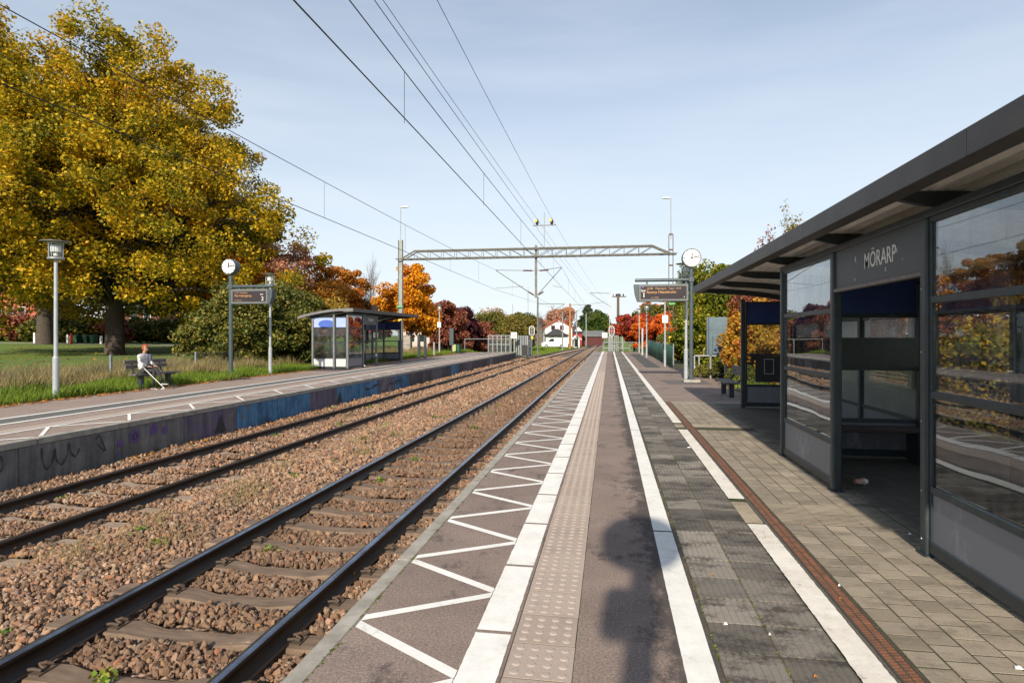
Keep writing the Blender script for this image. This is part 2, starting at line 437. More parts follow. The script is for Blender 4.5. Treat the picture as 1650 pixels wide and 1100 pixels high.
for y in by_:
    for i, x in enumerate(bx_):
        z = float(zb_arr(np.array([x]), 0)[0]) - 0.045
        if y > 55:
            t = sst((y-55)/80); 
            L = cx2(y)-1.75; Rr = cx1(y)+1.65
            tgt = L + (Rr-L)*(x+9.2)/7.7
            x = x*(1-t)+tgt*t; z = z*(1-t)-0.585*t
        V.append((x, y, z))
k = len(bx_); Fq = [(j*k+i, j*k+i+1, (j+1)*k+i+1, (j+1)*k+i) for j in range(len(by_)-1) for i in range(k-1)]
struct(npobj('ballast_bed', V, Fq, M_BAL))

# ballast stones
def stone_mat():
    m, n, l, b = newmat('crushed stone')
    a = n.new('ShaderNodeAttribute'); a.attribute_type = 'INSTANCER'; a.attribute_name = 'rnd'
    d = n.new('ShaderNodeAttribute'); d.attribute_type = 'INSTANCER'; d.attribute_name = 'dirt'
    r = ramp(n, [(0.0,(0.07,0.045,0.03)),(0.18,(0.15,0.09,0.055)),(0.36,(0.30,0.165,0.09)),(0.55,(0.40,0.24,0.135)),(0.72,(0.43,0.30,0.195)),(0.84,(0.18,0.15,0.13)),(0.94,(0.44,0.17,0.075)),(1.0,(0.52,0.42,0.33))])
    l.new(a.outputs['Fac'], r.inputs[0])
    p = pos(n, l); nn = noise(n, l, p, 45, 4, 0.7)
    c = mixc(n, l, mth(n, l, 'MULTIPLY', nn, 0.5), r.outputs[0], (0.16,0.10,0.07))
    c = mixc(n, l, d.outputs['Fac'], c, (0.12,0.07,0.042))
    l.new(c, b.inputs['Base Color']); b.inputs['Roughness'].default_value = 0.85
    bumpn(n, l, b, nn, 0.4, 0.004); return m
M_STONE = stone_mat()
def stone_proto(seed):
    rr = random.Random(seed); bm = bmesh.new(); bmesh.ops.create_icosphere(bm, subdivisions=2, radius=1.0)
    pl = [(Vector((rr.gauss(0,1), rr.gauss(0,1), rr.gauss(0,1))).normalized(), rr.uniform(0.45, 0.85)) for _ in range(11)]
    for v in bm.verts:
        for nrm, dd in pl:
            t = v.co.dot(nrm)
            if t > dd: v.co -= nrm*(t-dd)
        v.co.x *= 1.25; v.co.z *= 0.8
    bmesh.ops.dissolve_limit(bm, angle_limit=R(4), verts=bm.verts, edges=bm.edges)
    bmesh.ops.triangulate(bm, faces=bm.faces)
    me = bpy.data.meshes.new('stone'); bm.to_mesh(me); bm.free(); me.materials.append(M_STONE)
    return bpy.data.objects.new('stone', me)
def scatter_pts(x0, x1, y0, y1, dens):
    n_ = int((x1-x0)*(y1-y0)*dens); return rng.uniform(x0, x1, n_), rng.uniform(y0, y1, n_)
px_, py_, ss_ = [], [], []
for (y0, y1, dens, s) in ((1.8, 9, 2300, 0.0205), (9, 18, 1350, 0.026), (18, 34, 520, 0.037), (34, 62, 230, 0.053)):
    X, Y = scatter_pts(-8.93, -1.68, y0, y1, dens)
    px_.append(X); py_.append(Y); ss_.append(np.clip(rng.lognormal(math.log(s), 0.40, len(X)), s*0.55, s*1.9))
X = np.concatenate(px_); Y = np.concatenate(py_); S = np.concatenate(ss_)
# keep clear of the sleeper tops and rails
SP = 0.65
def sl_mask(X, Y, T, half):
    ph = np.abs(((Y - 0.30) / SP) - np.round((Y - 0.30) / SP)) * SP
    ins = (np.abs(X - T) < half) & (ph < 0.155)
    rl = np.minimum(np.abs(X - (T-0.75)), np.abs(X - (T+0.75))) < 0.085
    return ins | rl
k1 = sl_mask(X, Y, T1, 1.27); k2 = sl_mask(X, Y, T2, 1.27)
keep = ~(k1 | k2) | ((rng.random(len(X)) < 0.03) & (np.abs(X-T1) > 0.95) & (np.abs(X-T2) > 0.95))
keep = ~(k1 | k2)
X, Y, S = X[keep], Y[keep], S[keep]
Z = zb_arr(X, Y) + rng.uniform(-0.3, 0.75, len(X)) * S * 1.1
in1 = np.abs(X - T1) < 0.72
Z = Z + np.where(in1, -0.01, 0.0) + 0.012*np.sin(X*5.1+Y*1.3) + 0.010*np.sin(Y*4.7-X*2)
n_ = len(X)
dirt = np.clip(np.where(in1, 0.48, 0.0) + rng.normal(0.08, 0.14, n_) + 0.25*np.clip(np.sin(X*0.9+Y*0.37)*np.sin(Y*0.8-X*1.3), 0, 1) + 0.35*np.exp(-((np.abs(X-T1)-0.75)/0.18)**2) + 0.3*np.exp(-((np.abs(X-T2)-0.75)/0.18)**2) + np.where(np.abs(X-T2)<0.7, 0.1, 0), 0, 0.85)
s3 = np.stack([S*rng.uniform(0.8,1.2,n_), S*rng.uniform(0.7,1.1,n_), S*rng.uniform(0.7,1.1,n_)], 1)
st = scatter('ballast_stones', np.stack([X, Y, Z], 1), rng.uniform(0, 6.28, (n_, 3)), s3, rng.integers(0, 7, n_), rng.random(n_),
             [stone_proto(i) for i in range(7)], extra=dirt, m=M_STONE)
tag(st, 'brown and pinkish crushed stone ballast round the sleepers', 'ballast', kind='stuff')

# ------------------------------------------------------------------ rails, sleepers, clips
M_RAIL = mat('rail side brown', (0.055,0.038,0.028), (0.028,0.02,0.016), 6, 0.55, 0.3, 0.2, 60, 0.002, (4,0.3,4), space='world')
M_SHINE = mat('rail head polished', (0.30,0.34,0.42), (0.14,0.15,0.18), 3, 0.26, 0.9, space='world')
M_DULL = mat('rail head dull', (0.065,0.048,0.038), (0.04,0.03,0.025), 3, 0.4, 0.5, space='world')
def sleeper_mat(name, c1, c2):
    m, n, l, b = newmat(name); p = pos(n, l)
    a = noise(n, l, p, 3, 8, 0.75, (1, 6, 1)); r = ramp(n, [(0.35, c2), (0.60, c1), (0.655, c1), (0.68, tuple(min(0.55, x*2.4) for x in c1))]); l.new(a, r.inputs[0])
    l.new(r.outputs[0], b.inputs['Base Color']); b.inputs['Roughness'].default_value = 0.9
    bumpn(n, l, b, noise(n, l, p, 30, 6, 0.75, (1,3,1)), 0.35, 0.005); return m
M_SL1 = sleeper_mat('worn brown concrete sleeper', (0.205,0.142,0.098), (0.11,0.074,0.050))
M_SL2 = sleeper_mat('pale concrete sleeper', (0.36,0.27,0.20), (0.20,0.145,0.10))
def sleeper_mb(mb, cx, y, zt):
    secs = []
    for u, dz, wt, wbm in ((-1.25,-0.02,0.075,0.14),(-1.2,0.0,0.10,0.14),(-0.5,-0.0,0.105,0.145),(-0.28,-0.035,0.085,0.12),(0.28,-0.035,0.085,0.12),(0.5,0,0.105,0.145),(1.2,0.0,0.10,0.14),(1.25,-0.02,0.075,0.14)):
        secs.append([(cx+u, y-wbm, zt-0.16), (cx+u, y-wt-0.012, zt+dz-0.018), (cx+u, y-wt, zt+dz), (cx+u, y+wt, zt+dz), (cx+u, y+wt+0.012, zt+dz-0.018), (cx+u, y+wbm, zt-0.16)])
    o = [p for s in secs for p in s]; n = 6; f = []
    for i in range(len(secs)-1):
        for k in range(n): f.append((i*n+k, i*n+(k+1)%n, (i+1)*n+(k+1)%n, (i+1)*n+k))
    f.append(tuple(range(n))); f.append(tuple((len(secs)-1)*n+k for k in range(n)))
    mb.add(o, f)
def clip_mb(mb, x, y, z, sgn):     # curled spring clip and its pad beside the rail foot
    mb.bx(min(x, x+sgn*0.10), max(x, x+sgn*0.10), y-0.065, y+0.065, z-0.005, z+0.012)
    mb.tube([(x+sgn*0.005,y-0.05,z+0.035),(x+sgn*0.05,y-0.055,z+0.045),(x+sgn*0.085,y-0.04,z+0.03),(x+sgn*0.08,y-0.01,z+0.022),(x+sgn*0.04,y,z+0.05),(x+sgn*0.07,y+0.02,z+0.055),(x+sgn*0.09,y+0.045,z+0.035),(x+sgn*0.04,y+0.055,z+0.03),(x+sgn*0.0,y+0.03,z+0.03)], 0.011, 6)
def rail_obj(cxf, rzf, off, head_m, parent):
    prof = [(-0.036,-0.008),(-0.028,0),(0.028,0),(0.036,-0.008),(0.035,-0.036),(0.010,-0.048),(0.008,-0.125),(0.068,-0.150),(0.070,-0.160),(-0.070,-0.160),(-0.068,-0.150),(-0.008,-0.125),(-0.010,-0.048),(-0.035,-0.036)]
    V = []; n = len(prof)
    for y in YS_R:
        for a, b in prof: V.append((cxf(y)+off+a, y, rzf(y)+b))
    Fq = [(i*n+k, i*n+(k+1)%n, (i+1)*n+(k+1)%n, (i+1)*n+k) for i in range(len(YS_R)-1) for k in range(n)]
    o = npobj('rail', V, Fq, M_RAIL, parent); o.data.materials.append(head_m)
    mi = [1 if (f % n) in (0,1,2) else 0 for f in range(len(Fq))]
    o.data.polygons.foreach_set('material_index', mi)
    bm = bmesh.new(); bm.from_mesh(o.data); bmesh.ops.recalc_face_normals(bm, faces=bm.faces); bm.to_mesh(o.data); bm.free()
    return o
def track(label, T, cxf, rzf, head_m, sm, yend):
    t = thing('railway_track', label, 'railway track')
    for s in (-0.752, 0.752): rail_obj(cxf, rzf, s, head_m, t)
    i0 = 1; N = 92
    rest = MB(); cl = MB()
    y = 0.30 + i0*SP; k = 0
    while y < yend:
        zt = rzf(y) - 0.163
        if k < N:
            mb = MB(); sleeper_mb(mb, 0, 0, 0)
            # white ageing varies: shared mesh data for speed
            if k == 0: sme = mb.build('sleeper', sm, t); sme.location = (cxf(y), y, zt)
            else:
                o = sme.copy(); COL.objects.link(o); o.location = (cxf(y) + random.uniform(-.012,.012), y + random.uniform(-.008,.008), zt); o.parent = t
            cur = sme if k == 0 else o
            if k < 24:
                for s in (-0.752, 0.752):
                    for q in (-1, 1):
                        if k == 0 :
                            c = MB(); clip_mb(c, 0, 0, 0, q); c = c.build('rail_clip', M_RUSTM, sme, smooth=True); c.location = (s+q*0.062, 0, 0.0)
                if k == 0: cps = list(sme.children)
                else:
                    for c in cps: d = c.copy(); COL.objects.link(d); d.parent = cur
            else:
                for s in (-0.752, 0.752):
                    for q in (-1, 1): cl.bx(cxf(y)+s+q*0.10-0.05, cxf(y)+s+q*0.10+0.05, y-0.055, y+0.055, zt, zt+0.05)
        else: sleeper_mb(rest, cxf(y), y, zt)
        y += SP; k += 1
    tag(rest.build('sleeper', sm, t), kind='stuff'); tag(cl.build('rail_clip', M_RUSTM, t), kind='stuff')
    return t
track('railway track with polished rails nearest the near platform', T1, cx1, rz1, M_SHINE, M_SL1, 200)
track('second railway track with dull brown rails beside the graffiti wall', T2, cx2, rz2, M_DULL, M_SL2, 128)

# ================================================================== NEAR PLATFORM
YE = 67.0
def asphalt(name, c1, c2, stains=False):
    m, n, l, b = newmat(name); p = pos(n, l)
    a = noise(n, l, p, 1.1, 6, 0.65); fine = noise(n, l, p, 260, 2, 0.7); mid = noise(n, l, p, 70, 3, 0.7)
    r = ramp(n, [(0.3, c2), (0.7, c1)]); l.new(a, r.inputs[0])
    sp = ramp(n, [(0.38, (0.15,0.15,0.15)), (0.5, (0.95,0.95,0.95)), (0.62, (2.2,2.1,2.05))]); l.new(mth(n, l, 'ADD', mth(n, l, 'MULTIPLY', fine, 0.55), mth(n, l, 'MULTIPLY', mid, 0.45)), sp.inputs[0])
    c = mixc(n, l, 0.62, r.outputs[0], sp.outputs[0], 'MULTIPLY')
    if stains:
        s1 = noise(n, l, p, 3.6, 9, 0.82, (1.5, 0.9, 1)); big = noise(n, l, p, 1.3, 2, 0.5)
        xx = n.new('ShaderNodeSeparateXYZ'); l.new(p, xx.inputs[0])
        # oily dark band beside the second white line
        band = n.new('ShaderNodeMapRange'); band.interpolation_type = 'SMOOTHSTEP'
        for i, v in ((1, 0.10), (2, 0.42), (3, 0.0), (4, 0.17)): band.inputs[i].default_value = v
        l.new(xx.outputs[0], band.inputs[0])
        onl = mth(n, l, 'LESS_THAN', xx.outputs[0], 0.6)
        th = mth(n, l, 'ADD', mth(n, l, 'MULTIPLY', s1, 0.8), mth(n, l, 'MULTIPLY', big, 0.35))
        th = mth(n, l, 'ADD', th, mth(n, l, 'MULTIPLY', band.outputs[0], onl))
        st_ = n.new('ShaderNodeMapRange'); st_.inputs[1].default_value = 0.615; st_.inputs[2].default_value = 0.72; st_.inputs[4].default_value = 0.80
        l.new(th, st_.inputs[0]); c = mixc(n, l, st_.outputs[0], c, (0.045,0.04,0.04))
    l.new(c, b.inputs['Base Color']); b.inputs['Roughness'].default_value = 0.9; b.inputs['Specular IOR Level'].default_value = 0.3
    bumpn(n, l, b, mid, 0.5, 0.004); MATS[name] = m; return m
M_ASPH = asphalt('reddish asphalt', (0.262,0.205,0.176), (0.180,0.138,0.118), True)
M_ASPH2 = asphalt('far platform asphalt', (0.31,0.24,0.205), (0.235,0.182,0.155))
M_MOSS = mat('mossy joint', (0.05,0.045,0.032), (0.055,0.07,0.015), 5, 0.95, space='world')
def paint_mat():
    m, n, l, b = newmat('white road paint'); p = pos(n, l)
    a = noise(n, l, p, 3.2, 9, 0.8); r = ramp(n, [(0.30,(0.45,0.42,0.38)),(0.42,(0.70,0.69,0.65)),(0.6,(0.80,0.79,0.76))]); l.new(a, r.inputs[0])
    sm_ = noise(n, l, p, 40, 6, 0.8); g = ramp(n, [(0.66,(1,1,1)),(0.74,(0.45,0.42,0.38))]); l.new(sm_, g.inputs[0])
    l.new(mixc(n, l, 1.0, r.outputs[0], g.outputs[0], 'MULTIPLY'), b.inputs['Base Color'])
    b.inputs['Roughness'].default_value = 0.75; bumpn(n, l, b, sm_, 0.25, 0.003); return m
M_PAINT = paint_mat(); MATS['white road paint'] = M_PAINT
def worn_paint_mat():
    m, n, l, b = newmat('worn white paint'); p = pos(n, l)
    a = noise(n, l, p, 2.6, 9, 0.85); r = ramp(n, [(0.34,(0.20,0.16,0.14)),(0.42,(0.62,0.58,0.52)),(0.6,(0.76,0.73,0.67))]); l.new(a, r.inputs[0])
    l.new(r.outputs[0], b.inputs['Base Color']); b.inputs['Roughness'].default_value = 0.85
    bumpn(n, l, b, noise(n, l, p, 30, 5, 0.7), 0.3, 0.003); return m
M_WPAINT = worn_paint_mat()
def wavy_strip(x0, x1, y0, y1, z, step, jit):   # a painted sheet with a slightly ragged edge
    n = max(2, int((y1-y0)/step)); V = []
    for i in range(n+1):
        y = y0 + (y1-y0)*i/n
        V += [(x0 + random.uniform(-jit, jit), y, z), (x1 + random.uniform(-jit, jit), y, z)]
    return V, [(2*i, 2*i+1, 2*i+3, 2*i+2) for i in range(n)]

js = MB()
for x0, x1, z in ((-1.60,-1.50,-0.001), (-0.545,-0.18,-0.0022), (0.575,1.25,-0.0065), (1.572,4.45,-0.0017)): js.add([(x0,-8,z),(x1,-8,z),(x1,YE if x1 < 1.3 else 16.3,z),(x0,YE if x1 < 1.3 else 16.3,z)], [(0,1,2,3)])
struct(js.build('joint_filling', mat('dark joint sand', (0.045,0.038,0.028), (0.05,0.055,0.02), 5, 0.95, space='world'), recalc=False))
slab = MB(); slab.bx(-1.60, 4.7, -8, YE, -0.9, -0.012)
struct(slab.build('platform', M_MOSS))
side = MB(); side.bx(-1.605, -1.55, -8, YE, -0.9, -0.02); struct(side.build('platform_side', M_CONC))
kb = MB(); y = -8
while y < YE:
    kb.bx(-1.62 + random.uniform(-.002,.002), -1.508, y+0.0015, y+2.4985, -0.10, 0.004); y += 2.5
struct(kb.build('platform_kerb', M_CONC, bevel=0.006, seg=1))
asp = MB()
for x0, x1, y0, y1 in ((-1.506,-0.542,-8,YE), (-0.183,0.575,-8,YE), (1.25,3.9,16.32,23.0), (1.25,7.6,23.0,33.0), (1.25,3.45,33.0,YE), (4.45,5.2,-8,16.32)):
    asp.add([(x0,y0,0),(x1,y0,0),(x1,y1,0),(x0,y1,0)], [(0,1,2,3)])
struct(asp.build('platform_asphalt', M_ASPH))
ext = MB(); ext.bx(4.7, 7.6, 23, 33, -0.5, -0.012); struct(ext.build('platform_apron', M_MOSS))

# markings
mk = MB(); PER = 1.035; y = 3.486 - 8*PER
while y < YE:
    v, f = wavy_strip(-0.770, -0.560, y+0.018, min(y+PER-0.018, YE), 0.004, 0.04 if y < 12 else 1.0, 0.0018 if y < 12 else 0.001); mk.add(v, f)
    y += PER
struct(mk.build('platform_edge_line', M_PAINT, recalc=False))
zz = MB(); y = 3.50 - 8*PER
while y < YE - 2:
    # one V: from the kerb out to the thick line and back
    for (ya, yb) in ((y+0.04, y+PER/2-0.035), (y+PER-0.04, y+PER/2+0.035)):
        dy = 0.038 * (1 if yb > ya else -1)
        h = 0.040
        zz.add([(-1.49, ya-h, 0.0035), (-1.49, ya+h, 0.0035), (-0.775, yb+h, 0.0035), (-0.775, yb-h, 0.0035)], [(0,3,2,1)])
    y += PER
struct(zz.build('platform_zigzag_marking', M_PAINT, recalc=False))
s2 = MB(); y = -8
for y0, y1 in ((-8, 5.5), (5.53, 11.3), (11.33, 20), (20.02, YE)):
    v, f = wavy_strip(0.385, 0.545, y0, y1, 0.004, 0.05, 0.0012); s2.add(v, f)
struct(s2.build('platform_guide_line', M_PAINT, recalc=False))
s3 = MB()
for y0, y1 in ((-8, 5.86), (6.74, 11.55), (12.4, YE)):
    v, f = wavy_strip(1.25, 1.415, y0, y1, 0.004, 0.035, 0.003); s3.add(v, f)
struct(s3.build('platform_inner_line', M_WPAINT, recalc=False))
cr = MB(); cr.bx(1.42, 3.45, 32.75, 33.0, 0.001, 0.006); struct(cr.build('platform_cross_kerb', M_CONC))
dk = MB(); dk.add([(1.95,33.6,0.004),(2.75,33.6,0.004),(2.75,58,0.004),(1.95,58,0.004)], [(0,1,2,3)])
M_DKTILE = mat('dark tile patch', (0.085,0.08,0.078), (0.06,0.057,0.055), 3, 0.85, space='world'); struct(dk.build('platform_dark_patch', M_DKTILE))
pt = MB(); pt.add([(2.1,22.3,0.004),(3.6,22.3,0.004),(3.6,24.3,0.004),(1.95,24.3,0.004)], [(0,1,2,3)])
struct(pt.build('platform_dark_quad', mat('dark brown grey patch', (0.13,0.11,0.105), (0.1,0.085,0.08), 3, 0.9, 0, 0.3, 150, 0.004, space='world')))  # darker quad laid over the asphalt
gl = MB(); gl.add([(1.417,-8,-0.002),(1.445,-8,-0.002),(1.445,16.3,-0.002),(1.417,16.3,-0.002)], [(0,1,2,3)])
struct(gl.build('platform_joint', mat('gritty joint', (0.13,0.115,0.10), (0.06,0.055,0.045), 60, 0.95, 0, 0.5, 200, 0.005, space='world')))

def block_mat(name, cols, stain, sscale=2.0, samt=0.6, bs=120, stretch=None, lo=0.52, hi=0.68):
    m, n, l, b = newmat(name); g = n.new('ShaderNodeNewGeometry'); p = g.outputs['Position']
    r = ramp(n, [(i/(len(cols)-1), c) for i, c in enumerate(cols)]); l.new(g.outputs['Random Per Island'], r.inputs[0])
    fine = noise(n, l, p, bs, 3, 0.7); sp = ramp(n, [(0.3,(0.6,0.6,0.6)),(0.65,(1.25,1.25,1.25))]); l.new(fine, sp.inputs[0])
    c = mixc(n, l, 0.6, r.outputs[0], sp.outputs[0], 'MULTIPLY')
    s_ = noise(n, l, p, sscale, 8, 0.8, stretch); mr = n.new('ShaderNodeMapRange'); mr.inputs[1].default_value = lo; mr.inputs[2].default_value = hi; mr.inputs[4].default_value = samt
    l.new(s_, mr.inputs[0]); c = mixc(n, l, mr.outputs[0], c, stain)
    if name == 'concrete paver':      # pavers darken from the shelter front inwards
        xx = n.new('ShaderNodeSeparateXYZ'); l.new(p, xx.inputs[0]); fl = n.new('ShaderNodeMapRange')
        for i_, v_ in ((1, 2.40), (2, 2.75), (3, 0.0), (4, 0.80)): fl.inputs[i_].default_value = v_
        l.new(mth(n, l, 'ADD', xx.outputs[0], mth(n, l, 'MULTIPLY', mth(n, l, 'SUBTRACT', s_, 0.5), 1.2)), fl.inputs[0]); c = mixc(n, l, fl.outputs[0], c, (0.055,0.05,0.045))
    l.new(c, b.inputs['Base Color']); b.inputs['Roughness'].default_value = 0.85; b.inputs['Specular IOR Level'].default_value = 0.35
    bumpn(n, l, b, fine, 0.35, 0.003); MATS[name] = m; return m
M_TACT = block_mat('tactile block beige', [(0.35,0.28,0.235),(0.41,0.335,0.285),(0.37,0.30,0.255)], (0.17,0.14,0.12), 2.5, 0.35)
M_RIB = block_mat('grey ribbed tile', [(0.17,0.152,0.128),(0.285,0.255,0.22),(0.11,0.10,0.086),(0.23,0.207,0.178)], (0.042,0.037,0.033), 1.7, 0.94, stretch=(1,1.9,1), lo=0.47, hi=0.60)
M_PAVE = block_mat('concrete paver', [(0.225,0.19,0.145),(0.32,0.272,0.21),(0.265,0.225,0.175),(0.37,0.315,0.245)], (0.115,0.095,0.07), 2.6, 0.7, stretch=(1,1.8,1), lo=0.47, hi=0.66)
# tactile tiles, 4 x 4 domes each
tl = MB(); dm = MB(); y = 3.24 - 30*0.3548 + 0.0; dome = [(math.cos(2*math.pi*k/10), math.sin(2*math.pi*k/10)) for k in range(10)]
y = -6.0
off_t = (3.395 - y) % 0.355
y += off_t
while y < YE:
    jz = random.uniform(-.0010, .0010)
    tl.bx(-0.538+random.uniform(0,.003), -0.187+random.uniform(-.003,0), y+0.005, y+0.3495, -0.05, 0.001+jz)
    if 1.5 < y < 30:
        nn_ = 10 if y < 9 else 6
        for i in range(4):
            for j in range(4):
                cxx, cyy = -0.5375+0.052+i*0.0825, y+0.053+j*0.0825; z0 = 0.0012+jz
                pts = [(cxx+0.026*math.cos(2*math.pi*q/nn_), cyy+0.026*math.sin(2*math.pi*q/nn_), z0) for q in range(nn_)] + [(cxx+0.017*math.cos(2*math.pi*q/nn_), cyy+0.017*math.sin(2*math.pi*q/nn_), z0+0.0045) for q in range(nn_)]
                dm.add(pts, [(q,(q+1)%nn_,nn_+(q+1)%nn_,nn_+q) for q in range(nn_)] + [tuple(range(nn_, 2*nn_))])
    y += 0.355
struct(tl.build('tactile_paving', M_TACT, recalc=False))
M_DOME = mat('tactile dome beige', (0.42,0.345,0.295), (0.36,0.295,0.25), 4, 0.85, 0, 0.3, 120, 0.003, space='world')
struct(dm.build('tactile_paving_domes', M_DOME, recalc=False, smooth=False))
# ribbed tiles, two columns
rb = MB(); cb = MB()
def ribbed(mb, x0, x1, y0, y1, z, ribs, along='Y', h=0.0055):
    n = ribs; P = []
    if along == 'Y':
        wd = (x1-x0)/n
        for i in range(n):
            a = x0+i*wd; P += [(a+wd*0.08, z-h), (a+wd*0.3, z), (a+wd*0.7, z), (a+wd*0.92, z-h)]
        P = [(x0, z-h)] + P + [(x1, z-h)]
        mb.prism([(x0, -0.05)] + [(a, b) for a, b in P] + [(x1, -0.05)], y0, y1, 'XZ')
    else:
        wd = (y1-y0)/n
        for i in range(n):
            a = y0+i*wd; P += [(a+wd*0.08, z-h), (a+wd*0.3, z), (a+wd*0.7, z), (a+wd*0.92, z-h)]
        mb.prism([(y0, -0.05), (y0, z-h)] + P + [(y1, z-h), (y1, -0.05)], x0, x1, 'YZ')
y = -6.0 + ((5.94+6.0) % 0.352)
while y < YE:
    for c, (x0, x1) in enumerate(((0.585, 0.912), (0.917, 1.245))):
        jz = random.uniform(-.0008, .0008); smooth_ = (5.9 < y < 6.5) or (11.6 < y < 12.2) or y > 25 or (random.random() < 0.04)
        if smooth_ or y > 16: rb.bx(x0, x1, y+0.004, y+0.347, -0.05, jz)
        else: ribbed(rb, x0, x1, y+0.006, y+0.345, jz, 8)
    if 5.9 < y < 6.5 or 11.6 < y < 12.2:
        ribbed(cb, 1.25, 1.41, y+0.003, y+0.349, 0.0, 8, 'X', 0.005)
        for i in range(3): ribbed(cb, 1.585+i*0.352, 1.585+i*0.352+0.348, y+0.003, y+0.349, 0.001+random.uniform(-.0005,.0005), 8, 'X', 0.0042)
    y += 0.352
struct(rb.build('ribbed_paving', M_RIB, recalc=True)); struct(cb.build('ribbed_cross_band', M_PAVE))
# pavers, running bond
pv = MB(); PW = 0.178; PL = 0.1755; ncol = 16
for i in range(ncol):
    x0 = 1.583 + i*PW; y = -6.0 + (0.5*PL if i % 2 else 0)
    while y < 16.2:
        pa, pb = y, y+PL
        if x0 < 2.6:
            for b0 in (5.94, 11.572):
                if pa < b0 < pb: pb = b0
                elif pa < b0+0.704 < pb: pa = b0+0.704
                elif b0 <= pa and pb <= b0+0.704: pb = pa
        inb = pb-pa < 0.02
        if not inb and y > -3:
            jz = random.uniform(-.0009, .0009); j = lambda: random.uniform(0.0038, 0.0068)
            a, b_, c_, d_ = x0+j(), x0+PW-j(), pa+j(), pb-j(); e = 0.002; z = jz; 
            t1, t2 = random.uniform(-.0005,.0005), random.uniform(-.0005,.0005)
            pv.add([(a,c_,-0.05),(b_,c_,-0.05),(b_,d_,-0.05),(a,d_,-0.05),(a,c_,z-.0012),(b_,c_,z-.0012),(b_,d_,z-.0012),(a,d_,z-.0012),(a+e,c_+e,z+t1),(b_-e,c_+e,z+t2),(b_-e,d_-e,z-t1),(a+e,d_-e,z-t2)],
                   [(0,1,5,4),(1,2,6,5),(2,3,7,6),(3,0,4,7),(4,5,9,8),(5,6,10,9),(6,7,11,10),(7,4,8,11),(8,9,10,11)])
        y += PL
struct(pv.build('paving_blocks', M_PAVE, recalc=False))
hd = MB(); hd.bx(1.58, 4.4, 16.2, 16.32, -0.05, 0.003); struct(hd.build('paving_header', M_CONC, bevel=0.004))
# rusty slot grate
M_RUST = mat('rusty iron grate', (0.21,0.09,0.048), (0.10,0.05,0.034), 14, 0.85, 0.1, 0.3, 90, 0.002, space='world')
M_PITD = mat('drain darkness', (0.012,0.01,0.009), (0.02,0.016,0.013), 8, 0.9)
gr_t = thing('drain_grate', 'long rusty iron drain grate running beside the worn white line', 'drain grate', (1.447, 0, 0))
g = MB(); g.bx(0, 0.013, -2, 16.3, -0.04, 0.002); g.bx(0.112, 0.125, -2, 16.3, -0.04, 0.002); g.bx(0.058, 0.066, -2, 16.3, -0.04, -0.001); g.build('grate_frame', mat('dark drain rim', (0.075,0.062,0.05), (0.05,0.045,0.035), 9, 0.8), gr_t)
g = MB(); y = -2.0
while y < 16.3:
    st_ = 0.030 if y < 9 else 0.045
    for q, (a, b_) in enumerate(((0.014, 0.057), (0.067, 0.111))):
        yy = y + (st_/2 if q else 0); sk = 0.006
        g.add([(a,yy,0),(b_,yy+sk,0),(b_,yy+sk+st_*0.62,0),(a,yy+st_*0.62,0),(a,yy,-0.02),(b_,yy+sk,-0.02),(b_,yy+sk+st_*0.62,-0.02),(a,yy+st_*0.62,-0.02)], [(0,1,2,3),(0,4,5,1),(1,5,6,2),(2,6,7,3),(3,7,4,0)])
    y += st_
tag(g.build('grate_bars', M_RUST, gr_t, recalc=False), kind='stuff')
g = MB(); g.add([(0.01,-2,-0.011),(0.115,-2,-0.011),(0.115,16.3,-0.011),(0.01,16.3,-0.011)], [(0,1,2,3)]); g.build('drain_dark_sheet', M_PITD, gr_t, recalc=False)  # flat near-black sheet, the shade of the pit put into its colour

# ================================================================== FAR PLATFORM
P2E = 58.5
sl = MB(); sl.bx(-14.05, P2X-0.02, -12, P2E, -0.9, P2Z-0.006); struct(sl.build('far_platform', M_ASPH2))
# top sheets
def strip2(name, x0, x1, m, dz=0.0, y0=-12, y1=P2E):
    s = MB(); s.add([(x0,y0,P2Z+dz),(x1,y0,P2Z+dz),(x1,y1,P2Z+dz),(x0,y1,P2Z+dz)], [(0,1,2,3)]); return struct(s.build(name, m, recalc=False))
kb = MB(); y = -12
while y < P2E: kb.bx(P2X-0.13, P2X+0.012, y+0.004, y+1.84, P2Z-0.10, P2Z+0.004); y += 1.85
struct(kb.build('far_platform_kerb', M_CONC, bevel=0.008, seg=1))
M_LG = mat('dark pebbled strip', (0.16,0.155,0.145), (0.07,0.068,0.065), 55, 0.9, 0, 0.8, 60, 0.01, space='world')
strip2('far_platform_line', P2X-0.98, P2X-0.90, M_PAINT, 0.002)
strip2('far_platform_tactile_strip', P2X-1.36, P2X-1.02, M_TACT, -0.002)
strip2('far_platform_guide_line', -11.06, -10.94, M_PAINT, 0.002)
strip2('far_platform_pebble_strip', -11.68, -11.06, M_LG, -0.001)
strip2('far_platform_inner_line', -11.80, -11.68, M_PAINT, 0.002)
z2 = MB(); y = -10.0
while y < P2E-1:
    for (ya, yb, h) in ((y+0.05, y+0.9, 0.045), (y+1.75, y+0.98, 0.07)):
        z2.add([(P2X-0.15, ya-h, P2Z+0.0015), (P2X-0.15, ya+h, P2Z+0.0015), (P2X-0.90, yb+h, P2Z+0.0015), (P2X-0.90, yb-h, P2Z+0.0015)], [(0,1,2,3)])
    y += 1.85
struct(z2.build('far_platform_zigzag', M_PAINT, recalc=False))
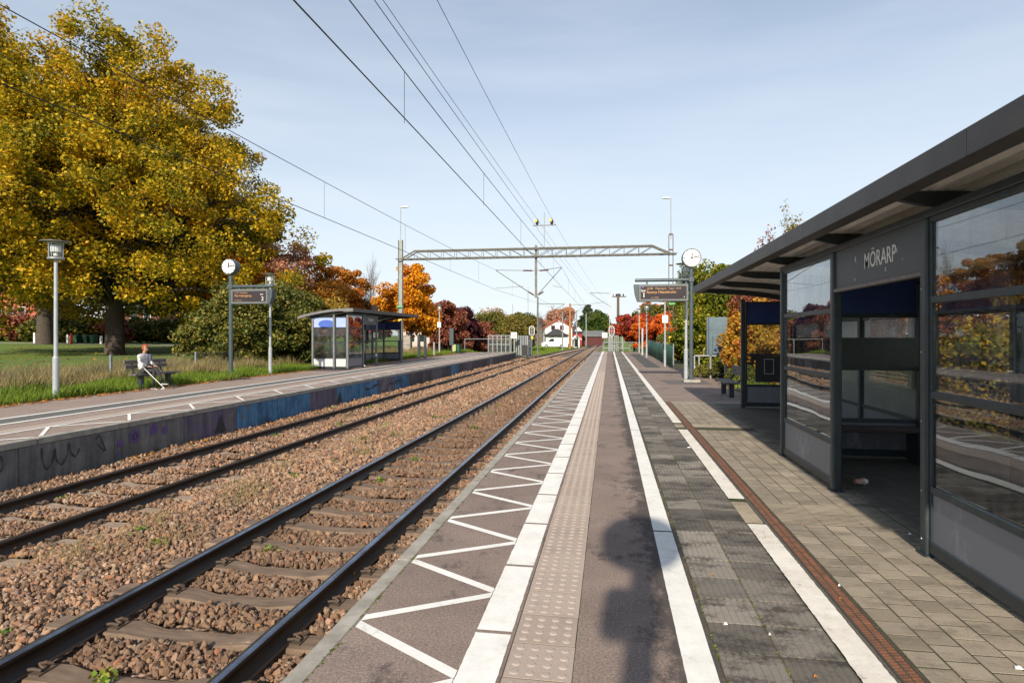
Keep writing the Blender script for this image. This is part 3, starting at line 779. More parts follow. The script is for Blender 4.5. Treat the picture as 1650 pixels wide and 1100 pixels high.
# wall of cast panels with graffiti
def wall_mat(name, cols, sc=0.9, streak=True):
    m, n, l, b = newmat(name); p = pos(n, l)
    a = noise(n, l, p, sc, 9, 0.72); N = len(cols)-1
    r = ramp(n, [(0.32+0.36*i/N, c) for i, c in enumerate(cols)]); l.new(a, r.inputs[0])
    s_ = noise(n, l, p, 6, 6, 0.7, (1, 1, 0.12)); g = ramp(n, [(0.35,(0.45,0.45,0.45)),(0.65,(1.15,1.15,1.15))]); l.new(s_, g.inputs[0])
    l.new(mixc(n, l, 0.8, r.outputs[0], g.outputs[0], 'MULTIPLY'), b.inputs['Base Color']); b.inputs['Roughness'].default_value = 0.85
    bumpn(n, l, b, noise(n, l, p, 30, 6, 0.7), 0.4, 0.01); return m
W_GREY = wall_mat('grimy grey concrete', [(0.10,0.097,0.095),(0.17,0.165,0.158),(0.27,0.26,0.245)])
W_BLUE = wall_mat('faded blue sprayed concrete', [(0.04,0.07,0.12),(0.06,0.17,0.32),(0.09,0.26,0.46),(0.15,0.17,0.19)], 1.4)
W_PURP = wall_mat('purple sprayed concrete', [(0.13,0.125,0.13),(0.15,0.11,0.20),(0.15,0.14,0.145),(0.24,0.23,0.225)], 1.8)
W_DARK = wall_mat('dark stained concrete', [(0.05,0.045,0.05),(0.09,0.075,0.085),(0.13,0.125,0.12)], 1.2)
wt = thing('platform_wall', 'long grey concrete platform wall with blue and purple graffiti panels above the ballast', 'wall', (P2X, 0, 0))
lab = {'b': 'blue sprayed wall panel', 'p': 'purple stained wall panel', 'd': 'dark stained wall panel'}
seq = 'ggg' + 'ggg' + 'ggpbbpbbpbddpdbdpdddgddddddgddddd'
y = 8.03 - 1.85*6; i = 0; panel_y = {}
while y < P2E:
    c = seq[min(i, len(seq)-1)]; 
    mb = MB(); mb.bx(-0.12, random.uniform(-.004,.004), y+0.012, min(y+1.838, P2E), -0.85, P2Z-0.103)
    o = mb.build('wall_panel', {'g': W_GREY, 'b': W_BLUE, 'p': W_PURP, 'd': W_DARK}[c], wt, bevel=0.012, seg=1)
    if c in lab: o['label'] = lab[c]
    panel_y[i] = y; y += 1.85; i += 1
# sprayed scrawls on the panels: flat paint strokes on the wall face
def scrawl(name, pts, m, wd=0.05, x=0.011):
    mb = MB(); pp = []
    P = [Vector((0, a, b)) for a, b in pts]; C = []
    for k in range(len(P)-1):
        p0, p1, p2, p3 = P[max(k-1,0)], P[k], P[k+1], P[min(k+2,len(P)-1)]
        for s in range(6):
            t = s/6; C.append(0.5*((2*p1)+(-p0+p2)*t+(2*p0-5*p1+4*p2-p3)*t*t+(-p0+3*p1-3*p2+p3)*t**3))
    C.append(P[-1]); vs = []
    for k, c in enumerate(C):
        t = (C[min(k+1,len(C)-1)]-C[max(k-1,0)]).normalized(); nrm = Vector((0,-t.z,t.y))*wd*0.5*(0.7+0.3*math.sin(k*0.7))
        vs += [(x, c.y+nrm.y, c.z+nrm.z), (x, c.y-nrm.y, c.z-nrm.z)]
    mb.add(vs, [(2*k, 2*k+1, 2*k+3, 2*k+2) for k in range(len(C)-1)])
    return mb.build(name, m, wt, recalc=False)
M_SPRAY = mat('black spray', (0.03,0.03,0.033), (0.045,0.045,0.05), 12, 0.8); M_SPP = mat('purple spray', (0.15,0.08,0.26), (0.10,0.06,0.17), 9, 0.8)
M_SPW = mat('grey spray', (0.32,0.32,0.33), (0.2,0.2,0.2), 12, 0.8)
scrawl('graffiti_stroke', [(8.42,-0.06),(8.44,-0.30),(8.52,-0.42),(8.62,-0.30),(8.66,-0.12),(8.68,-0.30),(8.78,-0.40),(8.88,-0.28),(8.92,-0.08),(8.96,-0.25),(9.06,-0.32),(9.12,-0.2)], M_SPRAY, 0.028)
scrawl('graffiti_stroke', [(7.58,-0.38),(7.66,-0.12),(7.76,-0.08),(7.78,-0.26),(7.64,-0.36)], M_SPRAY, 0.03)
scrawl('graffiti_stroke', [(9.48,-0.10),(9.54,-0.05),(9.66,-0.34),(9.5,-0.2)], M_SPRAY, 0.03)
def blob(yc, zc, r, m, x=0.0085, name='graffiti_blob'):
    mb = MB(); n = 22; mb.add([(x, yc, zc)] + [(x, yc+r*math.cos(2*math.pi*k/n)*random.uniform(.8,1.1), zc+r*math.sin(2*math.pi*k/n)*random.uniform(.8,1.1)) for k in range(n)], [(0, k+1, (k+1)%n+1) for k in range(n)])
    return mb.build(name, m, wt, recalc=False)
for a, b, r_ in ((10.35,-0.2,0.14),(10.0,-0.27,0.07),(10.85,-0.14,0.12),(9.95,-0.45,0.05),(11.15,-0.2,0.09)): blob(a, b, r_, M_SPP)
scrawl('graffiti_stroke', [(10.30,-0.20),(10.35,-0.13),(10.41,-0.2),(10.35,-0.26),(10.31,-0.2)], M_SPRAY, 0.03, 0.0125)
for yc in (12.95, 19.3):
    mb = MB(); mb.add([(0.011,yc-0.22,-0.52),(0.011,yc+0.22,-0.52),(0.011,yc+0.02,-0.12)], [(0,1,2)]); mb.build('graffiti_spike', M_SPRAY, wt, recalc=False)
for k in range(7): scrawl('graffiti_stroke', [(30+k*0.55,-0.45+0.05*(k%2)),(30.1+k*0.55,-0.15),(30.3+k*0.55,-0.3),(30.2+k*0.55,-0.45)], M_SPW, 0.035)
for yc in (21.5, 24.0): scrawl('graffiti_stroke', [(yc,-0.25),(yc+0.5,-0.28),(yc+1.0,-0.2),(yc+1.6,-0.22)], M_SPRAY, 0.09)
# ramp end
re = MB(); re.prism([(P2E, -0.9), (P2E, P2Z-0.25), (P2E+4.5, -0.35), (P2E+4.5, -0.9)], -11.5, P2X, 'YZ'); struct(re.build('far_platform_ramp', M_CONC))

# ================================================================== SHELTERS
def roof_z(u, z0=2.945): return z0 - 0.052*max(0.0, u+0.38-0.15)**2      # u: distance behind the front posts
def shelter(label, X0, s, v0, v1, bays, zf, sign_txt, mats, endnear, win_top_blue=False):
    """X0: front post line, s=+1 if the back lies towards +X; v0..v1 along Y; bays: list of (ya, yb, kind)"""
    t = thing('platform_shelter', label, 'shelter', (X0, v0, zf))
    D = 1.90; L = v1 - v0
    def U(a, b): return (min(s*a, s*b), max(s*a, s*b))
    def bxu(mb, ua, ub, ya, yb, za, zb_): x0, x1 = U(ua, ub); return mb.bx(x0, x1, ya, yb, za, zb_)
    # roof sheet: corrugated, ridges along Y, arched across
    prof = []; n = 132; ua, ub = -0.36, 2.45
    up, lo = [], []
    for i in range(n+1):
        u = ua + (ub-ua)*i/n; ph = (i % 6); k = 0.034 if ph in (1,2,3) else 0.0
        z = roof_z(u) - 0.045
        lo.append((s*u, z - k)); up.append((s*u, z + 0.012))
    poly = lo + up[::-1]
    ya, yb = -0.30, L + 0.30
    mb = MB()
    V = []; Fq = []
    for yv in (ya, yb):
        for p in poly: V.append((p[0], yv, p[1]))
    m_ = len(poly); 
    for i in range(m_): Fq.append((i, (i+1) % m_, m_+(i+1) % m_, m_+i))
    for i in range(n): 
        Fq.append((i, i+1, m_-2-i, m_-1-i)); Fq.append((m_+i, m_+i+1, 2*m_-2-i, 2*m_-1-i))
    mb.add(V, Fq); mb.build('roof', mats['under'], t)
    # fascia along the front, end trims following the arch
    mb = MB(); x0, x1 = U(-0.385, -0.362); k = 3.05; yy = ya-0.02
    while yy < yb+0.02:
        y2 = min(yy+k, yb+0.02); mb.bx(x0, x1, yy+0.002, y2-0.002, 2.78, 2.948); 
        x2, x3 = U(-0.362, -0.22); mb.bx(x2, x3, yy+0.002, y2-0.002, 2.782, 2.79); yy = y2
    mb.build('fascia', mats['fascia'], t, bevel=0.003, seg=1)
    for ye, q in ((ya-0.012, 0), (yb+0.002, 1)):
        mb = MB(); pl = []; N = 20
        for i in range(N+1): u = -0.36+(2.85)*i/N; pl.append((s*u, roof_z(u)+0.002))
        for i in range(N, -1, -1): u = -0.36+(2.85)*i/N; pl.append((s*u, roof_z(u) - (0.165 if u < 0.2 else 0.12)))
        vs = [(a, yv, b) for yv in (ye, ye+0.012) for a, b in pl]; m2 = len(pl); fs = [(i, (i+1)%m2, m2+(i+1)%m2, m2+i) for i in range(m2)]
        for i in range(N): fs.append((i, i+1, m2-2-i, m2-1-i)); fs.append((m2+i, m2+i+1, 2*m2-2-i, 2*m2-1-i))
        mb.add(vs, fs); mb.build('roof_end_trim', mats['trim'], t)
    # ribs (brackets) reaching from post line to the fascia and over to the back
    ribs = []; yv = 0.0; nb = max(1, round(L/2.03))
    for i in range(nb+1): ribs.append(L*i/nb)
    for yv in ribs:
        top = []; bot = []
        for i in range(16):
            u = -0.36 + (D+0.42)*i/15
            top.append((s*u, roof_z(u)-0.078)); d_ = 0.015 + 0.105*min(1, (u+0.36)/0.40)**0.8
            bot.append((s*u, roof_z(u)-0.078-d_))
        pl = top + bot[::-1]; mb = MB(); m2 = len(pl); vs = [(a, y_, b) for y_ in (yv-0.03, yv+0.03) for a, b in pl]
        fs = [(i, (i+1)%m2, m2+(i+1)%m2, m2+i) for i in range(m2)]
        for i in range(15): fs.append((i, i+1, m2-2-i, m2-1-i)); fs.append((m2+i, m2+i+1, 2*m2-2-i, 2*m2-1-i))
        mb.add(vs, fs); mb.build('roof_bracket', mats['steel'], t)
    # beams over front and back posts
    mb = MB(); bxu(mb, 0.0, 0.075, 0, max(b_[1] for b_ in bays)+0.05, 2.655, 2.715); mb.build('front_beam', mats['steel'], t, bevel=0.006, seg=1)
    mb = MB(); bxu(mb, D-0.07, D, 0, L, 2.44, 2.50); mb.build('back_beam', mats['steel'], t, bevel=0.006, seg=1)
    PW_ = 0.10
    def post(u, yv, h, setp=0.0):
        mb = MB(); x0, x1 = U(u, u+0.10); mb.bx(x0, x1, yv-PW_/2, yv+PW_/2, 0, h)
        o = mb.build('post', mats['post'], t, bevel=0.018, seg=3)
        if s > 0:
            b = MB()
            for zb_ in (0.12, 0.5, 1.05, 1.6, 2.1):
                b.lathe([(0.0,-0.003),(0.008,-0.003),(0.009,0.0)], (x0 if s > 0 else x1, yv+0.02, zb_), 8, 'X')
            b.build('bolt', M_GALV, o)
        f = MB(); xm = (x0+x1)/2; f.bx(xm-0.07, xm+0.07, yv-0.07, yv+0.07, 0.0, 0.012); f.build('foot_plate', mats['steel'], o)
    fp = sorted({y for b in bays for y in b[:2]} | {0.0})
    for yv in fp: post(0.0, yv, 2.66)
    for yv in ribs[::1]: post(D-0.10, yv, 2.46)
    # glazed bay between two posts in a plane: plane 'F' front/back along Y, 'C' crosswise
    def frame(name, mapf, w_, rows, top_z, panel_m, glz):
        # mapf(a, z, depth) -> xyz ; a along the bay
        def bxm(mb, a0, a1, z0, z1, d0, d1):
            p = [mapf(a, z, d) for d in (d0, d1) for a, z in ((a0,z0),(a1,z0),(a1,z1),(a0,z1))]
            mb.add(p, [(0,1,2,3),(4,5,6,7),(0,1,5,4),(1,2,6,5),(2,3,7,6),(3,0,4,7)])
        e = 0.05; fr = MB()
        bxm(fr, e, w_-e, 0.03, 0.125, 0.02, 0.07)           # bottom rail
        for z0, z1 in ((0.125, top_z),):
            bxm(fr, e, e+0.035, z0, z1, 0.022, 0.068); bxm(fr, w_-e-0.035, w_-e, z0, z1, 0.022, 0.068)
        for z in rows: bxm(fr, e+0.035, w_-e-0.035, z-0.028, z+0.028, 0.018, 0.072)
        bxm(fr, e, w_-e, top_z, top_z+0.045, 0.02, 0.07)
        win = fr.build(name, mats['steel'], t, bevel=0.004, seg=1)
        pan = MB(); bxm(pan, e+0.035, w_-e-0.035, 0.125, rows[0]-0.028, 0.035, 0.055); pan.build('lower_panel', panel_m, win)
        zs = list(rows) + [top_z]
        for q in range(len(rows)):
            z0 = zs[q]+0.028; z1 = zs[q+1]-(0.028 if q < len(rows)-1 else 0)
            g_ = MB(); bxm(g_, e+0.036, w_-e-0.036, z0, z1, 0.040, 0.046)
            gm = glz[q]; g_.build('pane', gm, win)
        return win
    Frow = [0.53, 1.27, 2.01]
    for ya_, yb_, kind in bays:
        if kind == 'win':
            frame('window', lambda a, z, d, ya_=ya_: (s*d, ya_+a, z), yb_-ya_, Frow, 2.61, mats['panel'], [mats['glow'], mats['gmid'], mats['gtop']])
        if kind == 'door':
            sg = MB(); x0, x1 = U(0.025, 0.06); sg.bx(x0, x1, ya_+0.05, yb_-0.05, 2.245, 2.655); so = sg.build('name_board', mats['board'], t)
            tr = MB(); x0, x1 = U(0.005, 0.075); tr.bx(x0, x1, ya_+0.05, yb_-0.05, 2.205, 2.243); tr.build('trim', mats['trimrail'], so, bevel=0.004, seg=1)
            xw = s*0.0225
            if s > 0: M = face_matrix((xw, yb_-0.85+0.02, 2.385), (0,-1,0), (0,0,1)); 
            else: M = face_matrix((xw, ya_+0.62, 2.385), (0,1,0), (0,0,1))
            text_obj('lettering', sign_txt, 0.212, mats['letter'], so, M, 0.0015, 'LEFT', 0.80 if s > 0 else 0.85, offset=0.0015)
            if s > 0:
                st_ = MB()
                for (yy_, zz_, q) in ((0.62,2.50,.028),(1.52,2.47,.02),(0.60,2.30,.016),(1.30,2.33,.018),(1.62,2.38,.010)):
                    yy_ = ya_ + 0.25 + (2.0-yy_)*0.85 if False else yb_-yy_
                    st_.add([(0.0235, yy_-q*.7, zz_-q), (0.0235, yy_+q*.6, zz_-q*.7), (0.0235, yy_+q*.8, zz_+q), (0.0235, yy_-q*.2, zz_+q*1.3)], [(0,1,2,3)])
                st_.build('torn_sticker', mat('lilac paper scrap', (0.55,0.52,0.75), (0.4,0.38,0.6), 30, 0.8), so, recalc=False)
    # back wall: glazed bays all along
    for i in range(nb):
        a, b_ = ribs[i], ribs[i+1]
        frame('back_window', lambda a_, z, d, a=a: (s*(D-0.09+d), a+a_, z), b_-a, Frow, 2.40, mats['panelb'], [mats['gback'], mats['gback2'], mats['gblue']] if (i < 4 or s < 0) else [M_GREYB, M_GREYB, mats['gblue']])
    # crosswise walls
    def cross(v, ua_, ub_, lower, name='end_window', glz=None, split=None):
        x0 = ua_
        segs = [(ua_, ub_)] if not split else [(ua_, split), (split, ub_)]
        for q, (a, b_) in enumerate(segs):
            frame(name, lambda c, z, d, a=a: (s*(a+c), v-0.045+d, z), b_-a, [0.53, 1.27, 2.01], 2.50, lower, glz or [mats['gend'], mats['gend'], mats['gblue']])
    return t, D, U, cross, post, bxu, ribs

M_GREYB = mat('blue grey back panel', (0.20,0.22,0.235), (0.15,0.165,0.18), 2, 0.5, space='world')
def textured_panel(name, c1, c2):
    m, n, l, b = newmat(name); p = pos(n, l)
    a = noise(n, l, p, 2.2, 8, 0.75, (1, 1, 0.45)); r = ramp(n, [(0.4, c1), (0.56, c1), (0.70, c2)]); l.new(a, r.inputs[0])
    l.new(r.outputs[0], b.inputs['Base Color']); b.inputs['Roughness'].default_value = 0.42; MATS[name] = m; return m
M_PAN = textured_panel('grey laminate scuffed', (0.165,0.17,0.19), (0.30,0.31,0.345))
M_PAN2 = textured_panel('pale grey laminate', (0.52,0.52,0.51), (0.60,0.60,0.59))
M_UNDER = mat('galvanised corrugated sheet', (0.78,0.74,0.69), (0.55,0.52,0.48), 2, 0.5, 0.0, 0.1, 40, 0.002, space='world')
M_BOARD = mat('slate name board', (0.052,0.058,0.066), (0.042,0.047,0.053), 4, 0.45, 0, 0.1, 60, 0.001)
M_TRR = mat('worn aluminium trim', (0.20,0.175,0.165), (0.11,0.09,0.085), 20, 0.45, 0.4)
M_LET = mat('grey white lettering', (0.78,0.76,0.72), (0.62,0.60,0.57), 20, 0.6)
base = dict(under=M_UNDER, fascia=M_FASC, trim=M_STEEL, steel=M_STEEL, post=M_STEEL, panel=M_PAN, panelb=M_PAN, board=M_BOARD, trimrail=M_TRR, letter=M_LET,
            glow=G_LOW, gmid=G_TOP, gtop=G_TOP, gback=G_FLAT, gback2=G_FLAT, gend=G_FLAT, gblue=M_DKB)
# near shelter
NS0 = 1.21
tn, D_, U_, crossn, postn, bxn, ribsn = shelter('large dark steel shelter with MÖRARP board in the right foreground', 2.45, 1, NS0, 15.35,
    [(0.0, 2.03, 'win'), (2.03, 4.06, 'win'), (4.06, 6.07, 'door'), (6.07, 8.10, 'win')], 0.0, 'MÖRARP', base, True)
crossn(8.10, 0.12, 1.88, M_PAN, 'partition_window'); crossn(0.0, 0.12, 1.88, M_PAN)
crossn(14.14, 0.74, 1.88, M_PAN); postn(0.68, 14.14, 2.6)
# dark board strip across the partition, and its bench
mb = MB(); mb.bx(0.16, 1.80, 8.035, 8.05, 1.24, 1.70); mb.build('dark_band', mat('black vinyl band', (0.012,0.014,0.015), (0.02,0.022,0.022), 8, 0.3), tn)
mb = MB(); mb.bx(0.12, 1.78, 7.58, 7.98, 0.43, 0.475); bo = mb.build('seat', mat('dark brown seat board', (0.055,0.030,0.024), (0.03,0.018,0.015), 8, 0.5, 0, 0.2, 30, 0.002, (1,10,10)), tn, bevel=0.01)
for x in (0.2, 1.6): mb = MB(); mb.bx(x, x+0.05, 7.62, 7.94, 0.0, 0.43); mb.build('seat_support', M_STEEL, bo)
mb = MB(); mb.bx(0.16, 1.55, 14.085, 14.095, 0.56, 0.60)
# notice cases on the back wall of the open half and the far end wall
M_PAPR = mat('faded timetable poster', (0.45,0.44,0.43), (0.30,0.22,0.22), 6, 0.5); M_PAPO = mat('orange brown poster', (0.38,0.17,0.06), (0.46,0.36,0.28), 3.5, 0.5)
M_PAPD = mat('dark poster', (0.02,0.024,0.027), (0.03,0.03,0.03), 9, 0.4)
pc = thing('notice_case', 'glazed grey notice case with a white and an orange poster inside the near shelter', 'notice case', (4.24, 9.38, 0.97))
mb = MB(); mb.bx(-0.03, 0.03, 0, 1.40, 0, 1.06); cf = mb.build('case_frame', mat('grey aluminium frame', (0.30,0.30,0.30), (0.24,0.24,0.24), 6, 0.4, 0.3), pc, bevel=0.006, seg=1)
mb = MB(); mb.bx(-0.036, -0.031, 0.72, 1.34, 0.06, 1.0); mb.build('white_poster', M_PAPR, cf); mb = MB(); mb.bx(-0.036, -0.031, 0.06, 0.67, 0.06, 1.0); mb.build('orange_poster', M_PAPO, cf)
mb = MB(); mb.bx(-0.046, -0.042, 0.04, 1.36, 0.04, 1.02); mb.build('case_glass', G_FLAT, cf)
ps = thing('poster', 'dark square poster with pale border taped on the far end pane', 'poster', (2.45+1.0, NS0+14.08, 0.62))
mb = MB(); mb.bx(0, 0.62, 0, 0.006, 0, 0.62); mb.build('sheet', M_PAPD, ps)
mb = MB(); [mb.bx(*b, -0.004, -0.001, *c) for b, c in (((0.20,0.42),(0.54,0.555)), ((0.20,0.42),(0.19,0.205)), ((0.20,0.215),(0.21,0.54)), ((0.405,0.42),(0.21,0.54)))]; mb.build('border_line', M_PAPR, ps)

# far shelter
base2 = dict(base); base2.update(panelb=M_PAN, post=mat('lighter grey post', (0.17,0.18,0.18), (0.13,0.14,0.14), 6, 0.4), gblue=M_DKB, glow=G_FLAT, gmid=G_FLAT, gtop=G_TOP, trim=mat('grey roof edge', (0.16,0.16,0.16), (0.12,0.12,0.12), 6, 0.45))  # posts in a lighter grey than the near shelter's
FS0 = 27.9
tf, _, U2, crossf, postf, bxf, ribsf = shelter('small grey steel shelter standing on the far platform', -12.50, -1, FS0, 37.4,
    [(0.0, 1.85, 'win'), (1.85, 3.70, 'door')], P2Z, 'MÖRARP', base2, True)
def end2(v, ua_, ub_, glz, low, sp=None):
    crossf(v, ua_, ub_, low, 'end_window', glz, sp)
end2(0.0, 0.05, 1.88, [G_FLAT, G_FLAT, M_PALEB], M_PAN2, 0.72)
mb = MB(); x0, x1 = U2(0.69, 0.78); mb.bx(x0, x1, -0.07, 0.05, 0, 2.75); mb.build('end_post', base2['post'], tf, bevel=0.01)
# blue emblem ellipse on the pale film of the end wall
mb = MB(); n=32; mb.add([(-1.12, -0.052, 2.19)] + [(-1.12+0.42*math.cos(2*math.pi*k/n), -0.052, 2.19+max(-0.145,0.20*math.sin(2*math.pi*k/n))) for k in range(n)], [(0, k+1, (k+1)%n+1) for k in range(n)])
mb.build('blue_oval', M_MIDB, tf, recalc=False)
crossf(3.70, 0.6, 1.88, M_PAN, 'partition_window', [G_FLAT, G_FLAT, M_DKB])
end2(9.5, 0.72, 1.88, [G_FLAT, G_FLAT, M_DKB], M_PAN); postf(0.66, 9.5, 2.6)
mb = MB(); x0, x1 = U2(1.35, 1.78); mb.bx(x0, x1, 0.3, 3.0, 0.43, 0.47); b2 = mb.build('seat', M_WOODG, tf, bevel=0.01)
x0, x1 = U2(1.5, 1.6); [MB().bx(x0, x1, y_, y_+0.05, 0, 0.43).build('seat_support', M_STEEL, b2) for y_ in (0.5, 2.6)]

# ================================================================== CLOCK AND SIGN POSTS
def clock_post(name_label, loc, zc, rc, arm_dir, zarm, arm_len, zb0, zb1, bx_a, bx_b, texts, num, face_dir=-1, hour=None, both=True):
    t = thing('clock_post', name_label, 'clock post', loc)
    M_F = MATS.get('clock face white') or mat('clock face white', (0.80,0.80,0.78), (0.76,0.76,0.74), 2, 0.35)
    mb = MB(); mb.tube([(0,0,0.02),(0,0,zc-rc+0.02)], 0.075, 16); po = mb.build('pole', M_POST, t, smooth=True)
    mb = MB(); mb.bx(-0.30,0.30,-0.30,0.30,0.0,0.10); mb.build('concrete_foot', M_CONC, t, bevel=0.02, seg=1)
    mb = MB(); mb.lathe([(0.15,0.10),(0.15,0.125),(0.08,0.13)], (0,0,0), 14); mb.build('foot_flange', M_POST, po)
    # clock drum facing both ways along the platform
    mb = MB(); mb.lathe([(rc*0.90,-0.145),(rc*0.99,-0.15),(rc,-0.12),(rc,0.12),(rc*0.99,0.15),(rc*0.90,0.145)], (0,0,zc), 40, 'Y'); ck = mb.build('clock', M_POST, t, smooth=True)
    for q in (-1, 1):
        f = MB(); f.lathe([(rc*0.90, q*0.146),(rc*0.90, q*0.1515)], (0,0,zc), 40, 'Y'); f.build('dial', M_F, ck)
        h = MB()
        for k in range(12):
            a = k*math.pi/6; l0 = rc*(0.70 if k % 3 == 0 else 0.76); l1 = rc*0.88
            h.bar((math.sin(a)*l0, q*0.160, zc+math.cos(a)*l0), (math.sin(a)*l1, q*0.160, zc+math.cos(a)*l1), 0.020 if k % 3 == 0 else 0.014)
        h.build('hour_mark', M_BLACK, ck)
        h = MB()
        for a, l1, w_ in ((R(6), rc*0.5, 0.034), (R(78), rc*0.84, 0.026)):
            sx_ = -q
            h.bar((-sx_*math.sin(a)*0.12*rc, q*0.158, zc-math.cos(a)*0.12*rc), (sx_*math.sin(a)*l1, q*0.158, zc+math.cos(a)*l1), w_)
        h.build('clock_hands', M_BLACK, ck)
    # arm and display
    mb = MB(); mb.tube([(0,0,zarm),(arm_dir*arm_len,0,zarm)], 0.062, 12); ar = mb.build('arm', M_POST, t, smooth=True)
    mb = MB(); mb.bx(-0.10,0.10,-0.09,0.09,zarm-0.09,zarm+0.09); mb.build('arm_collar', M_POST, ar, bevel=0.02)
    a, b = arm_dir*bx_a, arm_dir*bx_b; x0, x1 = min(a,b), max(a,b)
    mb = MB()
    for xx in (x0+(x1-x0)*0.17, x0+(x1-x0)*0.84): mb.bx(xx-0.03, xx+0.03, -0.03, 0.03, zb1, zarm)
    mb.build('hanger', M_POST, ar)
    dp = 0.16
    prof = [(-dp, zb0+0.03), (-dp*0.9, zb0), (dp*0.9, zb0), (dp, zb0+0.03), (dp, zb1-0.02), (dp*0.95, zb1), (-dp*0.95, zb1), (-dp, zb1-0.02)]
    mb = MB(); mb.prism(prof, x0, x1, 'YZ'); case = mb.build('display_case', mat('display housing grey', (0.13,0.145,0.145), (0.10,0.115,0.115), 6, 0.4), t, bevel=0.008, seg=1)
    # sloped outer end cap
    xo = a if abs(a) > abs(b) else b; q = arm_dir
    mb = MB(); mb.prism([(xo+q*0.002, zb0), (xo+q*0.002, zb1), (xo+q*0.19, zb1), (xo+q*0.15, zb0+(zb1-zb0)*0.45), (xo+q*0.06, zb0)], -dp*0.85, dp*0.85, 'XZ'); mb.build('end_cap', M_POST, case, bevel=0.005, seg=1)
    M_SC = MATS.get('display screen') or mat('display screen', (0.035,0.024,0.026), (0.028,0.02,0.022), 3, 0.22)
    mb = MB(); mb.bx(x0+0.07, x1-0.07, -dp-0.004, -dp-0.001, zb0+0.09, zb1-0.08); sc = mb.build('screen', M_SC, case)
    M_AMB = MATS.get('amber led') or emit_mat('amber led', (1.0, 0.50, 0.16), 0.42)
    yt = -dp-0.0065
    for (s_, fx, fz, size, mm) in texts:
        M = face_matrix((x0 + (x1-x0)*fx, yt, zb0 + (zb1-zb0)*fz), (1,0,0), (0,0,1))
        text_obj('display_text', s_, size*(zb1-zb0), M_AMB if mm == 'a' else M_WHITE if mm == 'w' else mm, sc, M, 0.001, 'LEFT', 1.0, 0.0)
    return t
# near platform
cxr, cyr = 3.01, 23.4; dr = depth(cxr, cyr)
M_DIMA = emit_mat('dim amber led', (0.9, 0.5, 0.25), 0.22); M_LILAC = emit_mat('lilac led', (0.30, 0.22, 0.75), 0.35)
clock_post('tall blue grey post with a white round clock and the track 1 display', (cxr, cyr, 0.0), zh(416, dr)-0.0, 0.345, -1, zh(450.5, dr), (1113-1024)*dr/FPX, zh(485.5, dr), zh(457.5, dr), 0.12, (1112-1029)*dr/FPX,
    [('12:38', 0.155, 0.70, 0.16, 'a'), ('Pågatågen', 0.335, 0.70, 0.16, M_DIMA), ('Tågnr 1618', 0.60, 0.70, 0.15, M_DIMA), ('Åstorp Hässleholm', 0.155, 0.47, 0.215, 'a'), ('Spår', 0.045, 0.58, 0.16, 'w'), ('1', 0.065, 0.24, 0.42, 'w'), ('ca 12:38', 0.25, 0.19, 0.12, M_DIMA), ('>', 0.90, 0.20, 0.15, 'w'), ('•', 0.06, 0.72, 0.34, M_LILAC)], '1')
cxl, cyl = at(372, 608.5, P2Z); dl = depth(cxl, cyl)
clock_post('blue grey post with a round clock and the track 2 display on the far platform', (cxl, cyl, P2Z), zh(430, dl)-P2Z, 0.30, 1, zh(462, dl)-P2Z, (446-372)*dl/FPX, zh(490.5, dl)-P2Z, zh(466.5, dl)-P2Z, 0.11, (440-372)*dl/FPX,
    [('12:33  Pågatågen', 0.10, 0.72, 0.14, M_DIMA), ('Mot Helsingborg', 0.10, 0.50, 0.18, 'a'), ('via Mörarp', 0.10, 0.22, 0.12, M_DIMA), ('Spår', 0.80, 0.60, 0.13, 'w'), ('2', 0.83, 0.24, 0.36, 'w')], '2')
# the post behind the viewer whose shadow lies on the asphalt
tb = thing('clock_post', 'blue grey clock post standing behind the viewer', 'clock post', (-0.20, -1.6, 0))
mb = MB(); mb.tube([(0,0,0.0),(0,0,3.45)], 0.085, 16); mb.build('pole', M_POST, tb, smooth=True)
mb = MB(); mb.lathe([(0.27,-0.15),(0.33,-0.12),(0.33,0.12),(0.27,0.15)], (-0.03,0,3.80), 32, 'Y'); mb.build('clock', M_POST, tb, smooth=True)
mb = MB(); mb.bx(-0.24, 0.11, -0.10, 0.10, 2.85, 3.22); mb.build('shadow_caster_box', M_POST, tb, bevel=0.06)  # unseen box, sized to match the shadow on the asphalt

